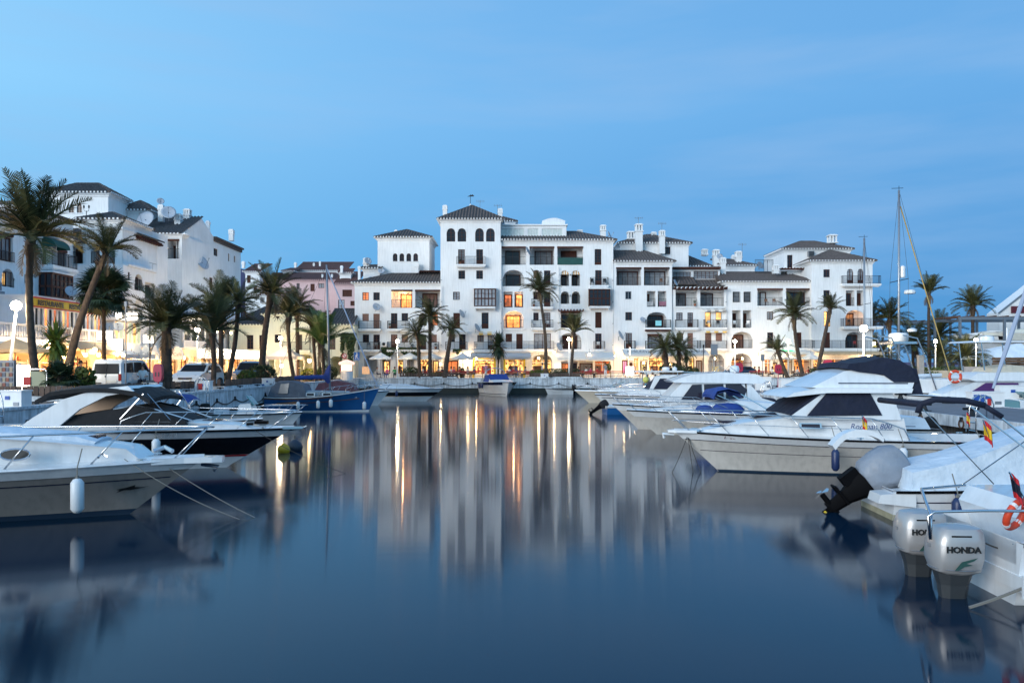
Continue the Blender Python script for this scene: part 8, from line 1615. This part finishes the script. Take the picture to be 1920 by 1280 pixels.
m.add([(-.05,-.03,zz+.22),(.07,-.03,zz+.22),(.09,-.03,zz+.32),(.01,-.03,zz+.38),(-.06,-.03,zz+.32)],[(0,1,2,3,4)]); m.add([(-.12,-.03,zz-.02),(.05,-.03,zz-.05),(.11,-.03,zz+.19),(-.03,-.03,zz+.20),(-.16,-.03,zz+.06)],[(0,1,2,3,4)]); m.add([(-.10,-.03,zz-.02),(.0,-.03,zz-.03),(-.08,-.03,zz-.26),(-.16,-.03,zz-.28)],[(0,1,2,3)]); m.add([(.0,-.03,zz-.04),(.06,-.03,zz-.05),(.12,-.03,zz-.2),(.22,-.03,zz-.25),(.20,-.03,zz-.31),(.06,-.03,zz-.24)],[(0,1,2,3,4,5)]); m.box(-.28,.28,-.028,-.022,z-.84-.0,z-.82); m.build('walking_figure',mat('sign_white',(.8,.8,.8),.5),t)
t,z=signpost(646,81,662,'round red and white no-parking sign on a post by the ivy','disc',mat('sign_white',(.8,.8,.8),.5),w=.55); m=MB(); m.tube([(.24*cos(2*PI*k/16),-.04,z-.27+.24*sin(2*PI*k/16)) for k in range(17)],.04,4,False); m.tube([(-.16,-.04,z-.11),(.16,-.04,z-.43)],.03,4); m.build('red_ring',REDP,t)
signpost(604,78,668,'grey back of a round road sign by the young palm','disc',GREYM,w=.6); signpost(1339,55,645,'grey back of a rectangular sign in front of the orange arches','box',GREYM,.72,.46,PZ); signpost(1430,88,664,'small grey sign back right of the dark blue car','box',GREYM,.75,.40)
t,z=signpost(686,90,687,'orange lit menu board on two legs by the café','box',lit('menu_board_lit',(1,.52,.28),.55,.3,4),.85,.85,name='menu_board'); 
signpost(1342,91,687,'pale yellow menu board left of the dark blue car','box',lit('menu_board_pale',(.9,.75,.35),.35,.4,4),.9,.75,name='menu_board')
t,z=signpost(71,36,696,'grey-green notice board with red square on a hooped stand beside the curved palm','box',mat('grey_green_board',(.35,.36,.24),.6),.75,.70,name='notice_board'); m=MB(); m.box(-.62,-.30,-.06,-.03,z-.62,z-.25); m.build('red_square',REDP,t); m=MB(); m.tube([(-.45,.0,0),(-.45,0,z+.02),(-.35,0,z+.1),(.3,0,z+.1),(.4,0,z),(.4,0,0)],.025,5); m.build('stand',METAL,t)
t,z=signpost(1185,40,60 if False else 640,'thin grey post with camera box by the white SUV','box',GREYM,.5,.12) if False else (None,0)
# poles and dark lamp standards
for x,Y,yt,lab,mt_ in ((236,40,565,'thin steel pole between the van and the seated man',GREYM),(281,44,590,'dark slim pole beside the red lifebuoy cabinet',IRON),(1319,62,636,'black pole rising behind the wheelhouse roof',IRON)):
    t=thing('pole',lab,'pole',G(x,Y,QZ if x<1000 else PZ),0); m=MB(); m.tube([(0,0,0),(0,0,gz(yt,Y)-QZ)],.035,6); m.build('shaft',mt_,t); m=MB(); m.box(-.06,.06,-.05,.05,gz(yt,Y)-QZ-.25,gz(yt,Y)-QZ); m.build('head_box',mt_,t)
# red lifebuoy cabinets
REDC=mat('red_cabinet',(.42,.02,.06),.45)
def cabinet(x,yt,yb,Y,lab,zg=QZ,rz=0,w=.62,d=.25):
    t=thing('lifebuoy_cabinet',lab,'lifebuoy cabinet',G(x,Y,zg),rz,'red lifebuoy cabinets'); h=(yb-yt)*Y/F; z1=gz(yt,Y)-zg; pr=[(w/2*math.copysign(abs(cos(a))**.6,cos(a)),z1-h/2+h/2*math.copysign(abs(sin(a))**.6,sin(a))) for a in [2*PI*k/20 for k in range(20)]]; m=MB(); m.prism(pr,-d/2,d/2); m.build('shell',REDC,t,smooth='auto'); m=MB(); m.tube([(0,0,0),(0,0,z1-h)],.04,6); m.build('post',REDC,t); m=MB()
    for k in range(2): m.box(-w*.25+k*w*.35,-w*.12+k*w*.35,-d/2-.012,-d/2-.004,z1-h*.7,z1-h*.45)
    m.build('slot',BUMP,t)
cabinet(297,682,716,39.0,'red lifebuoy cabinet on a post beside the seated man',w=.42); cabinet(643,688,702,84,'orange-red oval lifebuoy cabinet by the sail cover',w=.55); cabinet(1386,680,697,84,'crimson lifebuoy cabinet by the globe lamp post',w=.75); cabinet(1459,683,700,70,'dark red hose reel cabinet behind the steel ladders',PZ,w=.55); cabinet(1552,674,703,56,'tall scarlet lifebuoy cabinet behind the flybridge canvas',PZ,w=.62)
# white service boxes along the quays
def sbox(x,Y,w,h,lab,zg=QZ,rz=0,red=False,d=.5,blue=True,X=None):
    t=thing('service_box',lab,'service box',(X if X is not None else gx(x,Y),Y,zg),rz,'white service boxes'); m=MB(); m.box(-w/2,w/2,-d/2,d/2,0,h); m.box(-w/2-.03,w/2+.03,-d/2-.03,d/2+.03,h,h+.04); m.build('housing',WHITEP,t)
    m=MB(); m.box(-w*.1,w*.06,-d/2-.03,-d/2-.004,h*.55,h*.75); m.build('blue_socket',mat('socket_blue',(.02,.08,.35),.5),t)
    if red: m=MB(); m.box(-w*.33,w*.02,-d/2-.035,-d/2-.008,h*.25,h*.8); m.build('red_hose_panel',REDP,t)
    m=MB(); m.box(w*.2,w*.4,-d/2-.02,-d/2-.004,h*.2,h*.4); m.build('hatch',GREYM,t); return t
sbox(0,28.0,.92,.62,'white service box at the left frame edge with a steel ladder before it',X=-17.45,d=.6); sbox(0,45.3,.85,.62,'white box with red hose panel beside the crossover',X=-17.45,red=True); sbox(0,57.5,.80,.55,'plain white box behind the blue sailboat stern',X=-17.5); sbox(1021,89.4,.85,.55,'white box on the far quay edge near the hedge'); sbox(1396,89.3,1.1,.6,'white box under the crimson lifebuoy cabinet')
t=sbox(0,37.2,1.5,.68,'long white pedestal with blue doors and red label on the pier',PZ,X=22.0); m=MB(); m.box(-.68,-.40,-.28,-.256,.08,.58); m.box(-.36,-.20,-.28,-.256,.08,.58); m.build('blue_door',mat('socket_blue',(.02,.08,.35),.5),t); m=MB(); m.box(-.05,.12,-.285,-.256,.08,.40); m.build('red_label',REDP,t)
for x,Y,lab in ((1430,62,'white pedestal among the steel ladders on the pier'),(1479,52,'larger white pedestal with blue plug right of the ladders')): sbox(x,Y,1.2,1.0,lab,PZ)
sbox(1895,44,1.5,.8,'white pedestal at the right frame edge beyond the pier',PZ)
# ladders
def ladder(x,y,z,rz,lab,h=.85,dn=1.3):
    t=thing('quay_ladder',lab,'ladder',(x,y,z),rz,'steel quay ladders')
    for s in (-.22,.22): m=MB(); m.tube([(.55,s,-.02),(.55,s,h*.6),(.45,s,h*.9),(.25,s,h),(.05,s,h*.85),(-.08,s,h*.4),(-.10,s,0),(-.10,s,-dn)],.024,6); m.build('handrail',METAL,t,smooth=True)
    for k in range(4): m=MB(); m.tube([(-.10,-.22,-.15-.3*k),(-.10,.22,-.15-.3*k)],.02,5); m.build('rung',METAL,t)
ladder(LX+.10,26.2,QZ,R(180),'steel ladder hoops at the white box by the left frame edge'); ladder(LX+.10,30.6,QZ,R(180),'steel ladder on the left quay behind the large cruiser',h=.12); ladder(LX+.1,44.2,QZ,R(180),'steel ladder with tall hoop by the red hose box')
for i,(Y,lab) in enumerate(((29.3,'steel ladder in front of the long pier pedestal'),(49,'steel ladder left of the larger white pedestal'),(54,'steel ladder hoops second from the larger pedestal'),(58,'steel ladder hoops in the middle of the pier group'),(64,'steel ladder hoops beyond the middle pair'),(70,'farthest steel ladder hoops on the pier'),(44,'steel ladder just behind the flybridge boat bow rail'))): ladder(PX0-.04,Y,PZ,0,lab)
def bollard(x,y,z,lab,s=1):
    t=thing('mooring_cleat',lab,'cleat',(x,y,z),random.uniform(-.3,.3),'iron cleats on the quays'); AUTO.append((t,'black iron cleat')); m=MB(); m.lathe([(.13*s,0),(.10*s,.05*s),(.07*s,.14*s),(.10*s,.22*s),(.02,.24*s)],(0,0,0),8); m.tube([(-.22*s,0,.19*s),(.22*s,0,.19*s)],.035*s,5); m.build('horn',IRON,t); m=MB(); m.box(-.16*s,.16*s,-.12*s,.12*s,0,.03); m.build('base',IRON,t)
for y in (24,29.5,33.5,38,40.5,43,48,51.5,55,59): bollard(LX-.5,y,QZ,'black iron cleat on the left quay edge',.9)
for x in (-9,-2.5,4.4,10.5,22,30,38): bollard(x,FY+.5,QZ,'black iron cleat on the far quay edge',.8)
for x,y,lab in ((PX0+.5,30.5,'black cleat on the near pier edge by the ladder'),(PX0+.5,34,'black cleat on the near pier edge above the second ring'),(PX1-.5,40.5,'black cleat on the far pier edge'),(PX1-.5,45.5,'black cleat on the far pier edge'),(PX1-.5,50,'black cleat on the far pier edge'),(PX1-.5,33.5,'black cleat on the far pier edge right of the pedestal')): bollard(x,y,PZ,lab,1.5)
for i,y in enumerate((36.5,33,30.0)):
    t=thing('mooring_ring',('rusty ring high on the pier side, farthest from the ladder','rusty ring on the pier side, middle of three','rusty ring on the pier side closest to the ladder')[i],'ring',(PX0-.16,y,PZ-.12),0,'rings on the pier side'); m=MB(); m.tube([(0,.16*cos(2*PI*k/12),-.14+.16*sin(2*PI*k/12)) for k in range(13)],.03,5,False); m.build('ring_loop',mat('rusty_iron',(.10,.05,.03),.8),t); m=MB(); m.box(-.03,.05,-.06,.06,-.05,.12); m.build('bracket',IRON,t)
# ------------------------------------------------------------------ beyond on the right
STL=mat('galvanised_steel',(.16,.19,.23),.5,metal=.4)
def gantry(x0,x1,yt,Y,dep,lab,yb=690):
    t=thing('steel_gantry',lab,'gantry',G((x0+x1)/2,Y)); z1=gz(yt,Y); a,c=gx(x0,Y),gx(x1,Y); n=max(2,int((c-a)/5)+1)
    for y in (Y,Y+dep):
        for k in range(n): m=MB(); q=a+(c-a)*k/(n-1); m.box(q-.14,q+.14,y-.12,y+.12,QZ,z1); m.build('column',STL,t,world=True)
        m=MB(); m.box(a-.2,c+.2,y-.1,y+.1,z1-.35,z1); m.build('beam',STL,t,world=True)
        m=MB(); m.box(a-.2,c+.2,y-.1,y+.1,z1-3.2,z1-2.95); m.build('beam',STL,t,world=True)
    m=MB()
    for k in range(n*3): q=a+(c-a)*k/(n*3-1); m.box(q-.08,q+.08,Y,Y+dep,z1,z1+.18)
    m.build('purlin',mat('rusty_iron',(.10,.05,.03),.8),t,world=True); return t
gantry(1655,1782,602,125,6,'distant steel gantry behind the palms and globe lamps'); gantry(1800,2050,594,101,6,'steel boat rack with covered boats at the right edge')
for i,(x,Y,z,L,mt_,lab) in enumerate(((1786,103,6.9,9,GEL,'racked boat with black stripe, lower part of the steel rack'),(1840,102,7.2,12,mat('shrink_wrap',(.62,.64,.60),.7,var=.1,bump=.5),'boat wrapped in pale sheeting on the steel rack'))):
    b=Boat('racked_boat',lab,(gx(x,Y)+L,Y),180,L,3.0,1.5,1.8,2.0,mt_,group=None,cock=.1,deckmat=mt_); b.t.location.z=z-1.6; b.band(.45,.72,BLKG,.80,1.0,.02) ; b.shell([(.5,1.4),(1,2.2),(L*.5,2.3),(L*.85,1.8)],2.6,.3,'wrapped_top',mt_)
t=thing('storage_shed','white building with steep gable and dark red sign at the right frame edge','building',G(1935,112)); Y=112; m=MB(); a=gx(1874,Y); z0=gz(586,Y); pk=gx(2010,Y); zp=gz(480,Y); pr=[(a,QZ),(a,z0),(pk,zp),(pk+(pk-a),z0),(pk+(pk-a),QZ)]; m.prism(pr,Y,Y+3); m.build('wall',WHITEP,t,world=True); m=MB(); m.tube([(a-.2,Y-.1,z0-.1),(pk,Y-.1,zp+.1)],.12,4); m.build('roof_edge',GREYM,t,world=True)
m=MB(); m.box(gx(1895,Y),gx(1960,Y),Y-.2,Y-.05,gz(587,Y),gz(574,Y)); m.build('sign_board',mat('maroon_board',(.10,.01,.02),.5),t,world=True); m=MB(); q=gx(1907,Y); z=gz(580,Y); m.add([(q-.12,Y-.22,z-.4),(q+.1,Y-.22,z-.4),(q+.2,Y-.22,z),(q+.02,Y-.22,z+.4),(q-.15,Y-.22,z+.1)],[(0,1,2,3,4)]); m.build('white_emblem',mat('sign_white',(.8,.8,.8),.5),t,world=True)
t=thing('log_stack','stack of brown timber sleepers at the right frame edge','timber stack',G(1908,88)); LOG=mat('brown_timber',(.16,.095,.055),.8,var=.3,vscale=4,objvar=.35); me=None
for r_ in range(8):
    for k in range(3 if r_%2 else 2):
        m=MB(); z=r_*.30; 
        if r_%2: m.box(-2+k*1.7,-1.65+k*1.7,-1.4,1.4,z,z+.26)
        else: m.box(-2.2,2.4,-1.2+k*1.8,-.85+k*1.8,z,z+.26)
        m.build('sleeper',LOG,t)
t=thing('stone_pillar','pale square stone pillar among shrubs right of the end block','pillar',G(1726,91)); m=MB(); m.box(-.28,.28,-.28,.28,0,2.55); m.build('shaft',mat('pale_stone',(.38,.34,.30),.8,var=.2),t); m=MB(); m.box(-.33,.33,-.33,.33,2.55,2.65); m.build('cap',mat('pale_stone',(.38,.34,.30),.8),t)
t=thing('notice_board','large blank pale board on posts before the shrubs','board',G(1822,89.5)); m=MB(); m.box(-.95,.95,-.04,.04,.35,1.35); m.build('panel',mat('pale_board',(.50,.42,.38),.7,var=.2),t); m=MB()
for q in (-.95,.95): m.box(q-.05,q+.05,-.06,.06,0,1.45)
m.build('post',GREYM,t)
t=thing('marquee','low white tent roof behind the shrubs','tent',G(1860,99)); m=MB(); m.loft([[(-5,-2,2.2),(5,-2,2.2)],[(-3,0,3.1),(3.5,0,4.3)],[(-5,2,2.2),(5,2,2.2)]],False,False); m.build('canopy',WHITEC,t); m=MB()
for q in (-4.8,4.8): m.tube([(q,-1.9,0),(q,-1.9,2.2)],.05,5)
m.build('pole',GREYM,t)
w_=thing('boundary_wall','low pale wall closing the quay right of the end block','wall',G(1700,93)); m=MB(); m.box(gx(1645,93),gx(2050,93),93,93.4,QZ,QZ+.9); m.build('wall_face',ORW,w_,world=True)
# left souvenir stall
t=thing('postcard_rack','postcard rack full of small prints at the left frame edge','rack',(gx(6,36),36.3,QZ)); m=MB(); m.box(-.35,.35,-.1,.1,.2,1.75); m.build('frame',GREYM,t); PC=[mat('card_'+n,c,.6) for n,c in (('red',(.28,.10,.07)),('blue',(.14,.16,.20)),('cream',(.40,.33,.24)))]
for i in range(6):
    for j in range(4): m=MB(); m.box(-.31+j*.16,-.18+j*.16,-.125,-.105,.32+i*.23,.50+i*.23); m.build('postcard',PC[(i*2+j)%3],t)
t=thing('lit_sign','overexposed bright doorway panel of the souvenir shop','sign',(gx(46,40.5),40.5,QZ)); m=MB(); m.box(-.42,.42,-.1,.1,.15,1.55); m.build('light_box',SIGNW,t); m=MB(); m.box(-.46,-.42,-.12,.12,0,1.6); m.box(.42,.46,-.12,.12,0,1.6); m.build('frame',GREYM,t); glow('shop_glow',(gx(46,40),39.9,QZ+1),60,(1,.85,.5),.3)
t=thing('display_case','glass display case glowing yellow and green beside the bright doorway panel','display case',(gx(22,40.5),40.6,QZ)); m=MB(); m.box(-.3,.3,-.1,.1,.1,1.6); m.build('lit_case',lit('display_glow',(.9,.8,.15),1.3,.8,9),t); m=MB(); m.box(-.34,-.3,-.12,.12,0,1.65); m.box(.3,.34,-.12,.12,0,1.65); m.build('frame',GREYM,t)
rk=thing('boulder','rounded grey boulder at the front of the left planter','boulder',(gx(118,35.2),35.0,QZ+.33)); m=MB(); m.ball((0,0,.12),.32,10,6,.6); m.build('stone',CONC,rk,smooth=True)
# café tables on the left road
for i,(x,y) in enumerate(((-26.5,52),(-26.8,56),(-26.4,60),(-26.7,68),(-26.5,72),(-26.8,76),(-26.4,80),(-26.8,84))): table((x,y,QZ),STRW,cloth=STRW); chair((x+.7,y,QZ),R(-90),TEAK); chair((x-.7,y,QZ),R(90),TEAK)
# balcony odds and ends
TERR=mat('terracotta_pot',(.28,.10,.05),.8)
def pot(x,yb,Y,lab,sc=1,k=1):
    p=W(x,yb,Y); t=thing('potted_plant',lab,'potted plant',p,0,'plants and pots on balconies'); m=MB(); m.lathe([(.10*sc,0),(.15*sc,.26*sc),(.17*sc,.28*sc),(.13*sc,.28*sc)],(0,0,0),8); m.build('pot',TERR,t); rr=random.Random(int(x)); m=MB()
    for i in range(60):
        d=Vector((rr.gauss(0,1),rr.gauss(0,1),rr.gauss(.6,1))).normalized(); c=Vector((0,0,.45*sc))+d*rr.uniform(.05,.28)*sc; u=d.orthogonal().normalized()*.05; v=d.cross(u).normalized()*.04; m.add([c-u,c-v,c+u,c+v],[(0,1,2,3)])
    m.build('foliage',HEDG,t)
for x,yb,lab in ((863,496.3,'small pot at the left end of the highest balcony of the tower'),(731,616,'pot by the open door of the second balcony, low left block'),(772,655,'pot on the long first-floor balcony by the shutters'),(817,654.5,'pot at the right end of the long first-floor balcony'),(893,655,'bushy plant on the balcony under the yellow stripes'),(1001,575,'pot on the balcony beside the orange lit openings'),(1303,574,'tall plant at the pillar of the pergola loggia'),(1180,653,'pot behind the narrow balcony near the Restaurante awning'),(1325,614,'pot by the yellow lit door'),(838,654.5,'pot by the slanting palm on the tower balcony')): pot(x,yb,YF-.35,lab,1.1)
def bchair(x,yb,lab,mt=WHITEP,rz=0): chair(W(x,yb,YF-.3),rz,mt,lab,'chairs on balconies')
CH_=chair
def chair2(x,yb,lab,mt,rz): 
    t=CH_(W(x,yb,YF-.28),R(rz),mt,lab,'chairs on balconies'); AUTO.pop(); return t
for x,yb,lab,mt_,rz in ((1029,614,'white chair on the balcony left of the pergola beams',WHITEP,30),(1121,653.5,'white plastic chair on the narrow balcony above the canopy end',WHITEP,-20),(1001,614,'white table chair at the left of the same balcony',WHITEP,60),(1330,613.8,'white chair before the yellow lit door',WHITEP,15),(1346,613.8,'dark little chair before the yellow window',IRON,-15),(1110,535,'dark chair left of the door above the timber bay',IRON,0),(1134,535,'dark chair right of the door above the timber bay',IRON,0),(1274,573.8,'dark garden chair in the pergola loggia',IRON,40),(1379,614,'white folding chair in the left twin opening',WHITEP,20),(1402,614,'white folding chair in the right twin opening',WHITEP,-30),(1437,573,'brown sofa chair in the barred block loggia',TEAK,0),(1452,573,'second brown sofa chair in the barred block loggia',TEAK,0),(1594,612,'dark chair in the lit arch of the end block',IRON,20),(1604,652.5,'red-brown chair on the lower balcony of the end block',CR,10),(691,655,'grey chair on the first balcony of the low left block',GREYM,10),(704,655,'second grey chair on the first balcony of the low left block',GREYM,-10),(1240,534.8,'brown wicker chair in the right beamed loggia',TEAK,0)): chair2(x,yb,lab,mt_,rz)
for x,lab,mt_ in ((1218,'pale towels hung over the left twin rail',CW),(1242,'pinkish checked cloth hung over the right twin rail',CPC)):
    p=W(x,566,YF-.03); t=thing('laundry',lab,'laundry',p,0); m=MB()
    for k in range(8): a=-.42+k*.105; m.add([(a,-.03+.02*(k%2),.05),(a+.105,-.03+.02*((k+1)%2),.05),(a+.105,-.03+.02*((k+1)%2),-.45-.08*(k%3)),(a,-.03+.02*(k%2),-.45-.08*(k%3))],[(0,1,2,3)])
    m.build('cloth',mt_,t)
# air conditioners
for x,y,Y,lab in ((721,645,YF-.3,'white air conditioner between two balconies of the low left block'),(1170,560,YF,'x')):
    if lab=='x': continue
    t=thing('air_conditioner',lab,'air conditioner',W(x,y,Y)); m=MB(); m.box(-.38,.38,-.15,.15,-.26,.26); m.build('casing',WHITEP,t); m=MB(); m.lathe([(.02,0),(.2,0)],(0,0,0),12); m.v=[(a-.08,-.16,c if False else b_) for a,b_,c in m.v]; m.build('fan_grille',GREYM,t)

# ------------------------------------------------------------------ give look-alikes a label by what they stand near
MARK_F=((704,'the blue walking-man sign'),(745,'the globe lamp post by the blue sign'),(785,'the first café palm'),(835,'the slanting café palm'),(868,'the cream parasol'),(912,'the man in the pink checked shirt'),(938,'the bowrider'),(983,'the yellow-framed shop'),(1021,'the white box on the far quay'),(1067,'the globe lamp by the hedge'),(1110,'the long white canopy'),(1135,'the person at the rail'),(1181,'the blazing white menu sign'),(1230,'the Chino awning'),(1290,'the Japones awning'),(1342,'the pale yellow menu board'),(1386,'the crimson lifebuoy cabinet'),(1440,'the pale grey sign back'),(1478,'the green neon sign'),(1530,'the box-clipped hedge'))
MARK_L=((20,'the postcard rack'),(72,'the curved palm'),(125,'the slanting palm'),(200,'the white van'),(268,'the seated man'),(313,'the stout date palm'),(365,'the white crossover'),(414,'the red hose box'),(447,'the curved-trunk palm'),(492,'the round clipped bush'),(517,'the plain white box'),(560,'the blue sailboat'),(600,'the blue sailboat mast'),(650,'the lit kiosk'))
MARK_P=((1410,'the group of ladders'),(1479,'the larger white pedestal'),(1700,'the flybridge boat canvas'),(1854,'the long pier pedestal'))
import collections
def pxof(o):
    me=o.data if o.type=='MESH' else None
    p=Vector(o.location) if not me else sum((Vector(v.co) for v in me.vertices),Vector())/len(me.vertices)
    return 960+F*p.x/p.y,p
gp_=collections.defaultdict(list)
for o,base in AUTO:
    x,p=pxof(o); mk=MARK_P if (p.x>16 and p.y<87) else (MARK_L if p.x<-16 else MARK_F); q=min(mk,key=lambda k:abs(k[0]-x)); gp_[(base,q[1],x<q[0])].append((abs(x-q[0]),o,p))
ORD=('nearest','second','third','fourth','fifth','sixth','seventh','eighth','ninth','tenth')
for (base,mk,lf),v in gp_.items():
    v.sort(key=lambda k:k[0])
    for i,(d,o,p) in enumerate(v):
        s_=('%s just %s of %s'%(base,'left' if lf else 'right',mk)) if len(v)==1 else ('%s, %s %s of %s'%(base,ORD[min(i,9)],'left' if lf else 'right',mk)); o['label']=s_
